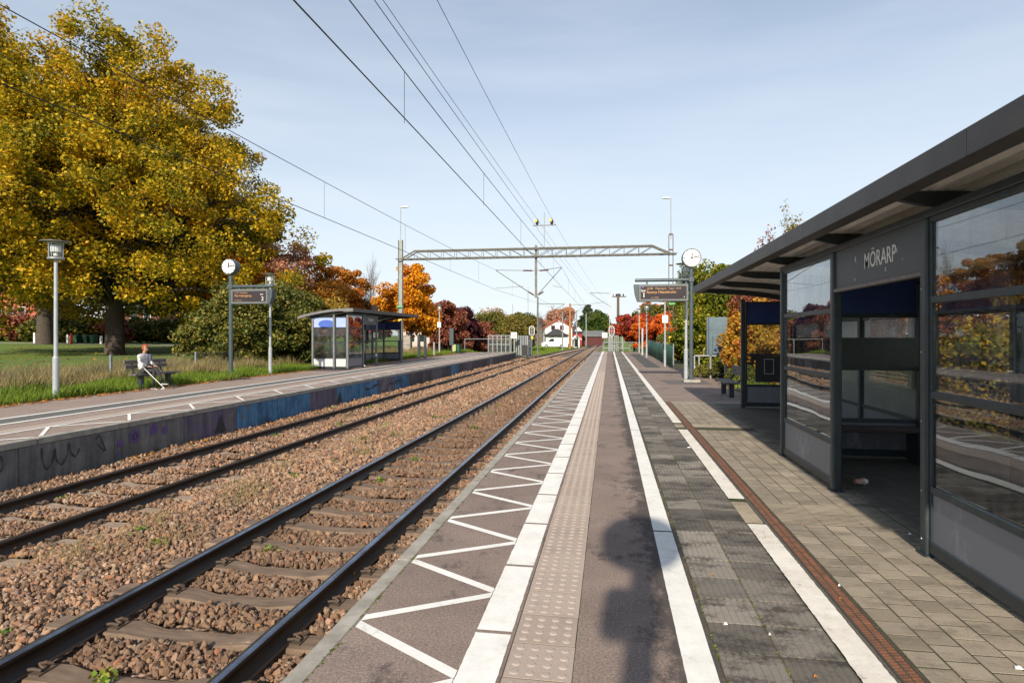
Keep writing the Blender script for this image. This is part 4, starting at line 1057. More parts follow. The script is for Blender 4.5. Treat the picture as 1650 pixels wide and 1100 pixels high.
# ================================================================== LAMP POSTS
def lamp_post(label, loc, H, hat=0.34, rz=0.0, group='hat lamps along the platforms'):
    t = thing('lamp_post', label, 'lamp post', loc, rz, group)
    zb_ = H - 0.47
    mb = MB(); mb.tube([(0,0,0),(0,0,1.05)], 0.075, 14); mb.tube([(0,0,1.05),(0,0,1.10)], [0.075, 0.05], 14); mb.tube([(0,0,1.10),(0,0,zb_)], [0.048, 0.042], 14); mb.build('pole', M_LPOLE, t, smooth=True)
    mb = MB(); mb.lathe([(0.12,0.0),(0.12,0.02),(0.08,0.03)], (0,0,0), 14); mb.build('foot_flange', M_STEEL, t)
    mb = MB(); mb.lathe([(0.045,zb_-0.03),(0.17,zb_-0.02),(0.19,zb_),(0.19,zb_+0.03),(0.17,zb_+0.04),(0.0,zb_+0.04)], (0,0,0), 20); hd = mb.build('lamp_base', M_GALV, t, smooth=True)
    mb = MB(); mb.lathe([(0.16,zb_+0.04),(0.165,zb_+0.42)], (0,0,0), 20); mb.build('lamp_glass', mat_glass_l, hd, recalc=False)
    mb = MB(); [mb.bar((0.175*math.cos(a), 0.175*math.sin(a), zb_+0.03), (0.175*math.cos(a), 0.175*math.sin(a), zb_+0.43), 0.014) for a in (0.3, 1.87, 3.44, 5.01)]; mb.build('cage_rod', M_GALV, hd)
    mb = MB(); mb.lathe([(0.0,zb_+0.08),(0.05,zb_+0.08),(0.05,zb_+0.16),(0.0,zb_+0.16)], (0,0,0), 12); mb.build('bulb', M_WHITE, hd)
    mb = MB(); mb.lathe([(0.115,zb_+0.18),(0.12,zb_+0.32),(0.10,zb_+0.36)], (0,0,0), 16); mb.build('reflector', M_WHITE, hd)
    mb = MB(); mb.lathe([(0.0,H-0.035),(0.17,H-0.04),(hat,H-0.03),(hat,H-0.015),(0.10,H+0.005),(0.06,H+0.02),(0.0,H+0.02)], (0,0,0), 28); mb.build('hat', mat('lamp hat grey', (0.24,0.22,0.20), (0.17,0.155,0.14), 6, 0.45, 0.3), t, smooth=True)
    return t
mat_glass_l = glass_mat('lamp glass', (0.90,0.92,0.92), 1.45, 0.0)
lx, ly = at(90, 642, P2Z); dl_ = depth(lx, ly)
L0 = lamp_post('nearest grey lamp post with a flat hat beside the far platform, left of the bench', (lx, ly, P2Z), zh(388, dl_)-P2Z)
def lamp(px, py, ptop, z0, label, hs=1.0):
    x, y = at(px, py, z0); d = depth(x, y); H = zh(ptop, d) - z0
    o = dup(L0, (x, y, z0), label, rz=random.uniform(0,1)); H0 = zh(388, dl_)-P2Z
    o.scale = (hs, hs, H/H0); return o
lamp(435.5, 603, 441, P2Z, 'grey hat lamp post rising behind the track 2 display')
lamp(1105.5, 612, 424, 0.0, 'grey hat lamp post right beside the track 1 clock post', 1.15)
lamp(1042, 577, 490, 0.0, 'pale hat lamp post at the near end of the green netting row, under the display', 1.0)
lamp(1030, 569, 497, 0.0, 'farther pale hat lamp post before the red bush')
lamp(708, 571, 491, P2Z, 'leaning hat lamp post with white sign beyond the far shelter')
lamp(741, 563, 497, P2Z-0.1, 'hat lamp post behind the litter bins at the end of the far platform')

# ================================================================== GANTRY, MASTS AND WIRES
GY = 40.3
def zat(py, x): return zh(py, depth(x, GY))
gl_x, gr_x = -14.25, 3.92
gt = thing('overhead_gantry', 'wide grey lattice gantry spanning both tracks on two masts', 'gantry', (0, GY, 0))
ztop_l = zat(387, gl_x)
mb = MB()
for a, b in ((-0.15, -0.125), (0.125, 0.15)): mb.bx(gl_x+a, gl_x+b, -0.12, 0.12, 0.0, ztop_l)
mb.bx(gl_x-0.125, gl_x+0.125, -0.012, 0.012, 0.0, ztop_l); lm = mb.build('mast', mat('grey green mast', (0.30,0.32,0.30), (0.2,0.21,0.2), 4, 0.6, 0.3), gt)
ztop_r = zat(378, gr_x)
mb = MB()
for a in (-0.15, 0.11): mb.bx(gr_x+a, gr_x+a+0.04, -0.07, 0.07, -0.4, ztop_r)
zz_ = 0.2
while zz_ < ztop_r: mb.bx(gr_x-0.11, gr_x+0.11, -0.05, 0.05, zz_, zz_+0.10); zz_ += 1.0
mb.build('mast', M_RUSTM, gt)
zb_, zt_ = 6.98, 7.52; xl, xr = gl_x-0.25, gr_x+0.35
mb = MB()
for yv in (-0.28, 0.28):
    mb.tube([(xl, yv, zb_), (xr, yv, zb_)], 0.05, 6); mb.tube([(gl_x+0.15, yv, zb_), (gl_x+1.1, yv, zt_), (gr_x-1.2, yv, zt_), (gr_x, yv, zb_)], 0.055, 6)
mb.build('truss_chord', M_MAST, gt)
mb = MB(); x = gl_x+1.1; k = 0; stp = 0.94
while x < gr_x-1.2:
    for yv in (-0.28, 0.28):
        mb.tube([(x, yv, zb_), (x, yv, zt_)], 0.016, 4)
        mid = (gl_x+gr_x)/2
        if x < mid: mb.tube([(x, yv, zt_), (x+stp, yv, zb_)], 0.018, 4)
        else: mb.tube([(x, yv, zb_), (x+stp, yv, zt_)], 0.018, 4)
    mb.tube([(x, -0.28, zb_), (x, 0.28, zb_)], 0.014, 4); x += stp
tag(mb.build('truss_web', M_MAST, gt), kind='stuff')
mb = MB(); mb.bx(-4.90, -4.76, -0.07, 0.07, 4.25, 7.75); mb.build('drop_post', M_MAST, gt)
# V brackets holding the two catenaries
for nm, x1, zc_ in (('cantilever', -7.55, 6.12), ('cantilever', -3.12, 6.22)):
    mb = MB(); mb.tube([(-4.83, 0, 4.32), (x1, 0, zc_)], 0.028, 6); mb.tube([(-4.83, 0, 6.05), (x1, 0, zc_+0.02)], 0.022, 6)
    c = mb.build(nm, M_MAST, gt)
    q = -1 if x1 < -4.8 else 1
    M_INS = mat('brown insulator', (0.10,0.035,0.025), (0.07,0.03,0.02), 5, 0.3)
    MB().tube([(-4.83+q*0.25, 0, 6.06), (-4.83+q*0.85, 0, 6.08)], 0.05, 8).build('insulator', M_INS, c); MB().tube([(-4.83+q*0.16, 0, 4.32+0.12), (-4.83+q*0.50, 0, 4.32+0.33)], 0.05, 8).build('insulator', M_INS, c)
    mb = MB(); mb.tube([(x1, 0, 4.92), (x1+(1.9 if q < 0 else -0.6), 0, 5.02), ], 0.014, 5); mb.build('steady_arm', M_MAST, c)
# small top post with two feeder insulators
fx = -4.27
mb = MB(); mb.tube([(fx, 0, 7.4), (fx, 0, 9.9)], 0.035, 6); tp = mb.build('top_post', M_LPOLE, gt)
mb = MB(); mb.bx(fx-0.78, fx+0.78, -0.03, 0.03, 9.03, 9.08); mb.build('crossarm', M_MAST, tp)
for q in (-0.48, 0.50):
    mb = MB(); mb.lathe([(0.03,9.08),(0.10,9.14),(0.10,9.36),(0.04,9.42),(0.04,9.50)], (fx+q,0.0,0), 12); i_ = mb.build('insulator', M_BLACK, tp)
    mb = MB(); mb.lathe([(0.0,-0.12),(0.09,-0.11),(0.10,0.0),(0.0,0.0)], (fx+q-0.06,-0.02,9.36), 12, 'Y'); mb.build('yellow_marker', M_YEL, i_)
# lamps on both masts
for x, zt0, pyt, dxl in ((gl_x, ztop_l, 334, 0.42), (gr_x, ztop_r, 319, -0.42)):
    z1 = zat(pyt, x); t = thing('mast_lamp', 'street lamp on a thin white pole atop the %s gantry mast' % ('left' if x < 0 else 'right lattice'), 'lamp', (x, GY, zt0))
    mb = MB(); mb.tube([(0,0,-0.3),(0,0,z1-zt0-0.05),(dxl*0.3,0,z1-zt0)], 0.032, 8); mb.build('pole', M_LPOLE, t, smooth=True)
    mb = MB(); mb.lathe([(0.03,-0.05),(0.07,0.0),(0.08,0.25),(0.05,0.42),(0.0,0.44)], (0,0,0), 12, 'X'); o = mb.build('lamp_head', M_WHITE, t, smooth=True); o.scale = (1.15*(1 if dxl > 0 else -1), 1.4, 0.8); o.location = (dxl*0.2, 0, z1-zt0)
mb = MB(); mb.bx(-0.10,0.10,-0.12,-0.10,0,0.34); o = mb.build('yellow_notice', M_YEL, gt, loc=(gl_x, -0.03, 2.55)); 
mb = MB(); mb.bx(-0.16,0.16,-0.12,-0.10,0,0.34+0.12); o = mb.build('yellow_notice', M_YEL, gt, loc=(gr_x+0.02, -0.03, zat(553, gr_x)))
M_GLED = emit_mat('green station light', (0.3, 0.9, 0.25), 0.6)
for x, py in ((gl_x, 494), (gr_x+0.05, 489.5)):
    mb = MB(); mb.bx(-0.19,0.19,-0.14,-0.09,0,0.12); mb.build('green_plate', mat('green plate', (0.10,0.42,0.14), (0.08,0.36,0.12), 3, 0.4), gt, loc=(x, -0.03, zat(py, x)-0.06))

def wire_obj(name, label, pts, r, cat='wire', group=None, droppers=None):
    mb = MB(); mb.tube(pts, r, 5, cap=False); o = mb.build(name, M_WIRE, recalc=False)
    return tag(o, label, cat, group)
def span(x0, z0, x1, z1, y0, y1, sag, n=24):
    return [(x0+(x1-x0)*t, y0+(y1-y0)*t, z0+(z1-z0)*t - sag*4*t*(1-t)) for t in [k/n for k in range(n+1)]]
C1 = -3.12; C2 = -7.50
def cat_pts(xa, za, xb, zb2, sag):   # from well behind the viewer over the gantry and on to the far masts
    return span(xa, za, xb, zb2, -20, GY, sag)[:-1] + span(xb, zb2, xb, zb2, GY, 100, sag)
wire_obj('contact_wire', 'lower thick overhead wire above the polished near track', [(C1-0.0, -20, 5.12), (C1, 10, 5.08), (C1+0.05, GY, 4.9), (C1, 100, 4.95), (cx1(180), 180, 4.95), (cx1(290), 290, 4.95)], 0.0095)
wire_obj('contact_wire', 'lower overhead wire above the dull far track', [(C2+0.28, -20, 4.76), (C2+0.28, 10, 4.76), (C2, GY, 4.80), (cx2(100), 100, 4.9), (cx2(130), 130, 4.95)], 0.009)
m1 = cat_pts(C1, 6.25, C1, 6.25, 0.45) + [(cx1(180), 180, 6.1), (cx1(290), 290, 6.1)]; m2 = cat_pts(C2+0.25, 6.2, C2, 6.12, 0.40)
wire_obj('catenary_wire', 'upper sagging overhead wire above the polished near track', m1, 0.0085)
wire_obj('catenary_wire', 'upper sagging overhead wire above the dull far track', m2, 0.008)
def zon(pts, y):
    for a, b in zip(pts, pts[1:]):
        if a[1] <= y <= b[1]: t = (y-a[1])/(b[1]-a[1]); return a[0]+(b[0]-a[0])*t, a[2]+(b[2]-a[2])*t
for nm, pts, zc_ in (('near', m1, 4.95), ('far', m2, 4.78)):
    for yi, y in enumerate((9.0, 15.0, 21.5, 28.0, 34.5, 47, 56, 66, 76, 88)):
        x, z = zon(pts, y); mb = MB(); mb.tube([(0,0,zc_-z+0.05*(y<20)), (0,0,0)], 0.004, 4, cap=False)
        o = mb.build('dropper_wire', M_WIRE, recalc=False); o.location = (x, y, z); tag(o, 'thin dropper wire over the %s track, %s' % (nm, ['nearest one to the viewer','second from the viewer','third from the viewer','fourth from the viewer','last one before the gantry','first one beyond the gantry','second beyond the gantry','third beyond the gantry','fourth beyond the gantry','farthest of its row'][yi]), 'wire', 'dropper wires of the %s track' % nm)
wire_obj('feeder_wire', 'high feeder wire running to the left yellow gantry insulator', span(fx-0.48-0.25, 9.2, fx-0.48, 9.5, -22, GY, 0.35)[:-1] + span(fx-0.48, 9.5, -0.6, 9.2, GY, 150, 1.0), 0.008)
wire_obj('feeder_wire', 'high feeder wire running to the right yellow gantry insulator', span(fx+0.50, 9.4, fx+0.50, 9.5, -22, GY, 0.30)[:-1] + span(fx+0.50, 9.5, 0.6, 9.2, GY, 150, 1.0), 0.008)
wire_obj('return_wire', 'single wire between the feeder wires and the near catenary', span(-3.75, 7.2, -4.1, 8.0, -22, GY, 0.2)[:-1] + span(-4.1, 8.0, -0.2, 8.0, GY, 150, 0.8), 0.008)

# distant masts along the line
def far_mast(label, px, d, ztop, mat_, lattice=False, arms=(), base=-0.6, r=0.10, arm_z=6.4):
    x, y = atd(px, d); t = thing('catenary_mast', label, 'mast', (x, y, base))
    mb = MB()
    if lattice:
        for a in (-0.22, 0.16): mb.bx(a, a+0.06, -0.06, 0.06, 0, ztop-base)
        z = 0.3
        while z < ztop-base-0.5: mb.bar((-0.19,0,z), (0.19,0,z+0.5), 0.04); mb.bar((0.19,0,z+0.5), (-0.19,0,z+1.0), 0.04); z += 1.0
    else: mb.tube([(0,0,0),(0,0,ztop-base)], [r, r*0.75], 8)
    mb.build('mast', mat_, t)
    for (L, z0, z1) in arms:
        mb = MB(); mb.tube([(0,0,z0-base),(L,0,z1-base)], 0.035, 5); mb.tube([(0,0,z0-base-1.7),(L,0,z1-base-0.05)], 0.03, 5); mb.tube([(L*0.35,0,z0-base-1.1),(L*1.0,0,z0-base-1.3)], 0.02, 4); mb.build('cantilever', M_MAST, t)
    return t
M_RUSTO = mat('rust orange mast', (0.42,0.17,0.05), (0.30,0.13,0.06), 3, 0.8)
far_mast('slim grey mast in line with the gantry drop post, next to the left signal', 866.5, 66, zh(478, 66), M_MAST, arms=((2.9, zh(489,66), zh(490,66)),), r=0.11)
far_mast('rusty orange mast left of the red barn', 918.5, 105, zh(489, 105), M_RUSTO, arms=((3.0, 7.0, 7.0),), r=0.22)
far_mast('pale grey mast before the white house', 906.5, 92, zh(503, 92), M_GALV, r=0.12)
far_mast('thin grey pole right of the rusty orange mast', 929, 120, zh(500, 120), M_GALV, r=0.13)
far_mast('grey pole before the red barn under the conifer', 944.5, 120, zh(505, 120), M_GALV, arms=((1.5,6.3,6.4),), r=0.13)
far_mast('tall pale lattice mast at the end of the near platform', 984.5, 76, zh(468, 76), M_GALV, lattice=True, arms=((-2.6, 7.0, 7.1),))
tm = far_mast('dark crossarm mast right of the pale lattice mast', 996, 84, zh(473, 84), M_RUSTM, r=0.22)
mb = MB(); mb.bx(-0.9, 1.1, -0.05, 0.05, zh(478,84)+0.6-0.07, zh(478,84)+0.6+0.07); cb = mb.build('crossarm', M_RUSTM, tm)
for q in (-0.7, -0.25, 0.25, 0.7): MB().lathe([(0.03,0),(0.09,0.05),(0.09,0.3),(0.03,0.35)], (q, 0, zh(478,84)+0.65), 8).build('insulator', M_BLACK, cb)
far_mast('very thin distant mast above the brown bushes', 826, 130, zh(489, 130), M_GALV, r=0.07)
far_mast('thin distant mast left of the gantry drop post', 851, 150, zh(462, 150), M_LPOLE, r=0.09)

# ================================================================== STREET FURNITURE OF BOTH PLATFORMS
def signal(label, px, py_c, d, base, red=None):
    x, y = atd(px, d); zc_ = zh(py_c, d); s = d/FPX; t = thing('railway_signal', label, 'signal', (x, y, base))
    mb = MB(); mb.tube([(0,0,0),(0,0,zc_-base-0.5)], 0.06, 8); mb.build('pole', M_GALV, t)
    def cap(rw, hh, y0, y1, m, nm, par):
        pts = []; 
        for k in range(13): a = math.pi*k/12; pts.append((rw*math.cos(a), zc_-base+hh+rw*math.sin(a)))
        for k in range(13): a = math.pi+math.pi*k/12; pts.append((rw*math.cos(a), zc_-base-hh+rw*math.sin(a)))
        b = MB(); b.prism(pts, y0, y1, 'XZ'); return b.build(nm, m, par)
    h = cap(4.4*s, 3.6*s, -0.06, 0.06, M_WHITE, 'head_rim', t); cap(3.4*s, 3.7*s, -0.10, -0.065, M_BLACK, 'head_face', h)
    for q, zz0 in enumerate((zc_+4.2*s, zc_-0.2*s, zc_-4.5*s)):
        lit = red is not None and q == red
        b = MB(); b.lathe([(1.7*s, -0.13), (1.7*s, -0.105)], (0,0,zz0-base), 12, 'Y'); b.build('lamp_lens', emit_mat('red signal lamp', (1.0,0.08,0.12), 1.2) if lit else mat('unlit lens', (0.25,0.26,0.27), (0.2,0.2,0.2), 3, 0.3), h)
    b = MB(); b.bx(-2.4*s, 2.4*s, -0.09, -0.05, zc_-base-13*s, zc_-base-9.5*s); b.build('yellow_plate', M_YEL if red is None else M_CONC, t)
    return t
signal('white rimmed signal with three dark lamps at the end of the far platform', 857, 533, 66, -0.6)
signal('white rimmed signal showing red at the end of the near platform', 985.5, 533, 70, -0.6, red=1)
def u_sign(label, px, py, d, base, wd):
    x, y = atd(px, d); z = zh(py, d); t = thing('stop_sign_board', label, 'sign', (x, y, base))
    MB().tube([(0,0.03,0),(0,0.03,z-base+wd/2)], 0.04, 8).build('pole', M_GALV, t)
    p = MB().bx(-wd/2, wd/2, -0.02, 0, z-base-wd/2, z-base+wd/2).build('plate', M_WHITE, t, bevel=0.005, seg=1)
    text_obj('lettering', 'U', wd*0.75, M_BLACK, p, face_matrix((-wd*0.22, -0.024, z-base-wd*0.27), (1,0,0), (0,0,1)), 0.001, offset=0.01)
u_sign('white board with a U before the grey cage fence on the far platform', 828, 540, 62, -0.3, 0.62)
u_sign('cream board with a U left of the red signal', 974.5, 540, 70, -0.6, 0.60)
# white notices on lamp poles
def plate(name, label, px, py0, py1, wpx, d, m, cat='sign'):
    x, y = atd(px, d); w_ = wpx*d/FPX; o = MB().bx(-w_/2, w_/2, -0.03, -0.01, 0, zh(py0,d)-zh(py1,d)).build(name, m, bevel=0.003, seg=1); o.location = (x, y-0.06, zh(py1, d)); return tag(o, label, cat)
plate('notice_plate', 'small white notice plate on the leaning lamp post by the litter bins', 708.0, 519, 527.5, 6, depth(*at(708,571,P2Z)), M_WHITE)
# camera pole on the near platform
cxp, cyp = at(1071.5, 590.5, 0); dcp = depth(cxp, cyp)
t = thing('camera_pole', 'pale pole with a white notice and a small camera beside the green netting', 'pole', (cxp, cyp, 0))
MB().tube([(0,0,0),(0,0,0.95)], 0.07, 12).build('pole_base', M_LPOLE, t, smooth=True); MB().tube([(0,0,0.95),(0,0,zh(478,dcp))], 0.045, 12).build('pole', M_LPOLE, t, smooth=True)
MB().bx(-0.15,0.16,-0.07,-0.05, zh(520,dcp), zh(508,dcp)).build('notice', M_WHITE, t)
MB().lathe([(0.0,-0.14),(0.06,-0.13),(0.07,0.1),(0.0,0.12)], (-0.14,-0.05,zh(489,dcp)), 12, 'Y').build('camera', M_WHITE, t, smooth=True)

# litter bins, beacon board, fences at the far end of the far platform
def px_thing(name, label, cat, px, py, z0): x, y = at(px, py, z0); return thing(name, label, cat, (x, y, z0)), depth(x, y)/FPX
for (px, lb, mm) in ((732.5, 'pale yellow green litter bin left of its darker twin', mat('pale yellow green plastic', (0.42,0.45,0.20), (0.35,0.38,0.16), 3, 0.5)), (739.5, 'dark litter bin right of the pale yellow green bin', M_BINGR)):
    t, s = px_thing('litter_bin', lb, 'litter bin', px, 568.5, P2Z)
    b = MB(); w0, w1, h = 2.9*s, 3.6*s, 12.5*s
    b.add([(-w0,-w0,0),(w0,-w0,0),(w0,w0,0),(-w0,w0,0),(-w1,-w1,h),(w1,-w1,h),(w1,w1,h),(-w1,w1,h)], [(0,3,2,1),(4,5,6,7),(0,1,5,4),(1,2,6,5),(2,3,7,6),(3,0,4,7)]); b.build('body', mm, t, bevel=0.02)
    MB().bx(-w1-0.02, w1+0.02, -w1-0.02, w1+0.02, h, h+0.07).build('lid', mm, t, bevel=0.02)
t, s = px_thing('info_board', 'tall dark grey information board edge-on beside the litter bins', 'information board', 728, 570, P2Z)
MB().bx(-3.5*s, 2.8*s, -0.12, 0.1, 14*s, 41*s).build('board', M_POST, t, bevel=0.02); MB().bx(-0.6*s, 0.8*s, -0.05, 0.05, 0, 14*s).build('leg', M_STEEL, t)
t, s = px_thing('concrete_bollard', 'short pale bollard left of the leaning lamp post', 'bollard', 699.5, 573, P2Z)
MB().tube([(0,0,0),(0,0,22*s)], 0.085, 12).build('body', M_CONC, t, smooth=True)
for px, lb in ((675, 'left one of two dark steel posts beyond the far shelter'), (685, 'right one of two dark steel posts beyond the far shelter')):
    t, s = px_thing('steel_post', lb, 'post', px, 576.5, P2Z); MB().bx(-0.09, 0.09, -0.09, 0.09, 0, 36*s).build('body', M_STEEL, t, bevel=0.01)
t, s = px_thing('equipment_cabinet', 'pale grey technical cabinet on the grass behind the far shelter', 'cabinet', 656, 570, 0.1)
MB().bx(-7*s, 7*s, -0.3, 0.3, 0, 30*s).build('body', M_CONC, t, bevel=0.02); MB().bx(-6.4*s, 6.4*s, -0.315, -0.302, 15*s, 15.4*s).build('door_seam', M_BLACK, t)
# low railing and the cage fence
def rail_fence(name, label, pxs, d0, d1, y0, y1, zb0, m, rails=2, mesh=False, cat='fence', posts=None, r=0.035):
    (x0, yy0), (x1, yy1) = atd(pxs[0], d0), atd(pxs[1], d1); t = thing(name, label, cat, (x0, yy0, zb0))
    dx, dy = x1-x0, yy1-yy0; L = math.hypot(dx, dy); H = zh(y0, d0)-zb0; n = posts or max(2, int(L/2.2)+1)
    for k in range(n):
        q = k/(n-1); MB().tube([(dx*q,dy*q,0),(dx*q,dy*q,H+0.05)], r, 8).build('post', m, t)
    for k in range(rails):
        z = H*(1-k*0.5); MB().tube([(0,0,z),(dx,dy,z)], r*0.8, 6).build('rail', m, t)
    if mesh:
        b = MB(); z = 0.05
        while z < H: b.tube([(0,0,z),(dx,dy,z)], 0.010, 4); z += 0.20
        q = 0.0
        while q < L: b.tube([(dx*q/L,dy*q/L,0.05),(dx*q/L,dy*q/L,H)], 0.008, 4); q += 0.12
        tag(b.build('mesh_infill', m, t), kind='stuff')
    return t
rail_fence('railing', 'low grey railing on the grass behind the end of the far platform', (749, 824), 62, 62, 546, 566, -0.05, M_GALV, 1, posts=3)
rail_fence('cage_fence', 'grey wire mesh cage fence behind the low railing', (787, 822), 70, 70, 540.5, 560, -0.3, M_LPOLE, 2, True, r=0.055, posts=6)
rail_fence('cage_fence', 'tight grey mesh enclosure right of the left U board', (829, 850), 64, 62, 541.5, 566, -0.4, M_LPOLE, 2, True, r=0.06, posts=7)
rail_fence('cage_fence', 'short grey mesh panel directly left of the left signal', (849, 855), 62, 65, 543, 568, -0.5, M_GALV, 2, True, r=0.05)
x, y = atd(845.5, 60); o = MB().bx(-0.28,0.28,-0.1,0.1,0,1.05).build('gate_box', M_BLACK, bevel=0.01); o.location = (x, y, -0.25); tag(o, 'black box standing in the mesh enclosure at the ramp end', 'box')
rail_fence('cage_fence', 'pale palisade enclosure around the lattice mast foot', (981, 996), 70, 70, 541, 566, -0.6, M_LPOLE, 3, False, r=0.05, posts=6)
rail_fence('railing', 'two bar grey railing closing the end of the near platform', (972, 1026), 68, 68, 551.5, 566, -0.3, M_GALV, 2, posts=6, r=0.06)
for px in (1003, 1034, 1036): 
    pass
t, s = px_thing('white_post', 'thick white post right of the palisade enclosure', 'post', 1003, 563, -0.3); MB().tube([(0,0,0),(0,0,26*s)], 0.10, 8).build('body', M_LPOLE, t)
t, s = px_thing('white_post', 'white square post between the two pale lamp posts of the near platform', 'post', 1035, 572, 0); MB().bx(-0.07,0.07,-0.07,0.07,0,43*s).build('body', M_LPOLE, t)
# green netting along the right side of the near platform
def net_mat():
    m, n, l, b = newmat('green netting'); p = pos(n, l)
    a = noise(n, l, p, 1.4, 5, 0.7, (1, 2.5, 0.6)); r = ramp(n, [(0.35,(0.012,0.06,0.038)),(0.55,(0.02,0.105,0.065)),(0.72,(0.10,0.20,0.16))]); l.new(a, r.inputs[0])
    l.new(r.outputs[0], b.inputs['Base Color']); b.inputs['Roughness'].default_value = 0.7; return m
M_NET = net_mat()
nx0, ny0 = at(1083.5, 594, 0); nx1, ny1 = 3.62, 61.0
t = thing('netting_fence', 'green netting fence along the outer edge of the near platform', 'fence', (nx0, ny0, 0))
b = MB(); N = 90; V = []
for k in range(N+1):
    q = k/N; xx = (nx1-nx0)*q; yy = (ny1-ny0)*q; wv = 0.05*math.sin(k*1.1)+0.03*math.sin(k*2.7)
    for z in (0.06, 0.65, 1.25-0.03*abs(math.sin(k*0.35))): V.append((xx+wv*(1 if z < 1 else 0.3), yy, z))
b.add(V, [(3*k+j, 3*k+j+1, 3*k+j+4, 3*k+j+3) for k in range(N) for j in (0,1)])
o = b.build('netting', M_NET, t, recalc=False, smooth=True); sm_ = o.modifiers.new('thick', 'SOLIDIFY'); sm_.thickness = 0.01
for k in range(9): q = k/8; MB().tube([((nx1-nx0)*q+0.05,(ny1-ny0)*q,-0.1),((nx1-nx0)*q+0.05,(ny1-ny0)*q,1.32)], 0.03, 6).build('post', M_GALV, t)
b = MB(); b.tube([(0.05,0,1.28),(nx1-nx0+0.05,ny1-ny0,1.28)], 0.012, 5); b.build('top_wire', M_WIRE, t)
# information board seen from behind and the ramp railing on the right
xb, yb = atd(1155, 24.5); t = thing('information_board', 'large blue grey metal information board seen from behind near the bench', 'information board', (xb, yb, 0.0), rz=R(-4))
M_BB = mat('blue grey sheet metal', (0.11,0.155,0.185), (0.075,0.11,0.135), 3, 0.4, 0.2, 0.1, 30, 0.002)
zb0, zb1 = zh(572, 24.5), zh(511, 24.5); wv = 16*24.5/FPX
MB().bx(-wv*0.80, wv, -0.09, 0.09, zb0, zb1).build('board', M_BB, t, bevel=0.015)
MB().bx(-wv*0.45, wv*0.15, -0.16, -0.092, zb0+0.05, zb0+0.80).build('equipment_box', M_BB, t, bevel=0.015)
MB().bx(-wv, -wv*0.82, -0.15, 0.12, zb0+0.02, zb1+0.02).build('side_frame', M_BB, t, bevel=0.015)
for xx in (-wv*0.6, wv*0.8): MB().tube([(xx,0.0,-0.1),(xx,0.0,zb0)], 0.04, 8).build('leg', M_GALV, t)
t = thing('ramp_railing', 'white painted railing of the ramp behind the information board', 'railing', (atd(1119, 28)[0], atd(1119, 28)[1], 0.0))
x1, y1 = atd(1172, 28); x0, y0 = atd(1119, 28); dx, dy = x1-x0, y1-y0
for z in (zh(573, 28), zh(591, 28)): MB().tube([(0,0,z),(dx,dy,z)], 0.035, 8).build('rail', M_LPOLE, t)
for q in (0.0, 0.14, 1.0): MB().tube([(dx*q,dy*q,0),(dx*q,dy*q,zh(573,28))], 0.03, 8).build('post', M_LPOLE, t)
xq, yq = atd(1134.5, 27); o = MB().bx(-0.05,0.05,-0.02,0.02,0,0.30).build('yellow_marker', mat('pale yellow marker', (0.7,0.62,0.15), (0.6,0.55,0.12), 3, 0.5)); o.location = (xq, yq, zh(572, 27)); tag(o, 'narrow pale yellow marker strip beside the information board', 'marker')

# benches
def bench(label, loc, rz, L=1.7, backless=0):
    t = thing('platform_bench', label, 'bench', loc, rz)    # local x: along the bench, +y: front
    for k, yv in enumerate((0.05, 0.19, 0.33)): MB().bx(-L/2, L/2, yv, yv+0.125, 0.43, 0.47).build('seat_board', M_WOODG, t, bevel=0.008)
    b0, b1 = ((-L/2, L/2) if not backless else (-L/2, L/2))
    for z0, z1, yo in ((0.62, 0.74, -0.04), (0.76, 0.88, -0.07)):
        MB().bx(b0, b1, yo-0.03, yo, z0, z1).build('back_board', M_WOODG, t, bevel=0.008)
    for xx in (-L*0.33, L*0.33):
        MB().bx(xx-0.065, xx+0.065, 0.16, 0.29, 0, 0.41).build('leg', M_STEEL, t, bevel=0.01)
        MB().bx(xx-0.05, xx+0.05, 0.04, 0.46, 0.40, 0.43).build('seat_bracket', M_STEEL, t)
        b = MB(); b.bar((xx, 0.06, 0.41), (xx, -0.055, 0.60), 0.03, 0.05); b.bar((xx, -0.055, 0.60), (xx, -0.11, 0.88), 0.03, 0.05); b.build('back_bracket', M_STEEL, t)
        MB().bx(xx-0.17, xx+0.17, 0.06, 0.40, -0.02, 0.03).build('foot_slab', M_CONC, t)
    b = MB(); b.tube([(L/2+0.03,0.46,0.46),(L/2+0.06,0.50,0.52),(L/2+0.06,0.40,0.60),(L/2+0.03,0.02,0.58)], 0.018, 6); b.build('armrest', M_STEEL, t, smooth=True)
    return t
bxl, byl = -14.33, 17.1
B1 = bench('grey board bench with the seated red haired person on the far platform', (bxl, byl, P2Z-0.0), R(-90), 1.75)
B2 = dup(B1, (3.56, 18.15, -0.02), 'empty grey board bench by the shrubs beyond the near shelter', rz=R(90))

# ================================================================== PEOPLE
def skin(name, joints, edges, m, parent=None, sub=2, root=0):
    me = bpy.data.meshes.new(name); me.from_pydata([j[:3] for j in joints], edges, []); o = bpy.data.objects.new(name, me); COL.objects.link(o)
    md = o.modifiers.new('s', 'SKIN'); sl = me.skin_vertices[0].data
    for i, j in enumerate(joints):
        r = j[3]; sl[i].radius = (r if isinstance(r, tuple) else (r, r)); sl[i].use_root = (i == root)
    md.use_smooth_shade = True
    if sub: s2_ = o.modifiers.new('u', 'SUBSURF'); s2_.levels = sub; s2_.render_levels = sub
    me.materials.append(m)
    if parent: o.parent = parent
    return o
M_SKIN = mat('warm skin', (0.52,0.27,0.18), (0.46,0.23,0.155), 8, 0.5); M_HAIR = mat('short copper hair', (0.36,0.075,0.02), (0.20,0.04,0.012), 40, 0.6, 0, 0.6, 90, 0.004)  # one warm skin tone for both people
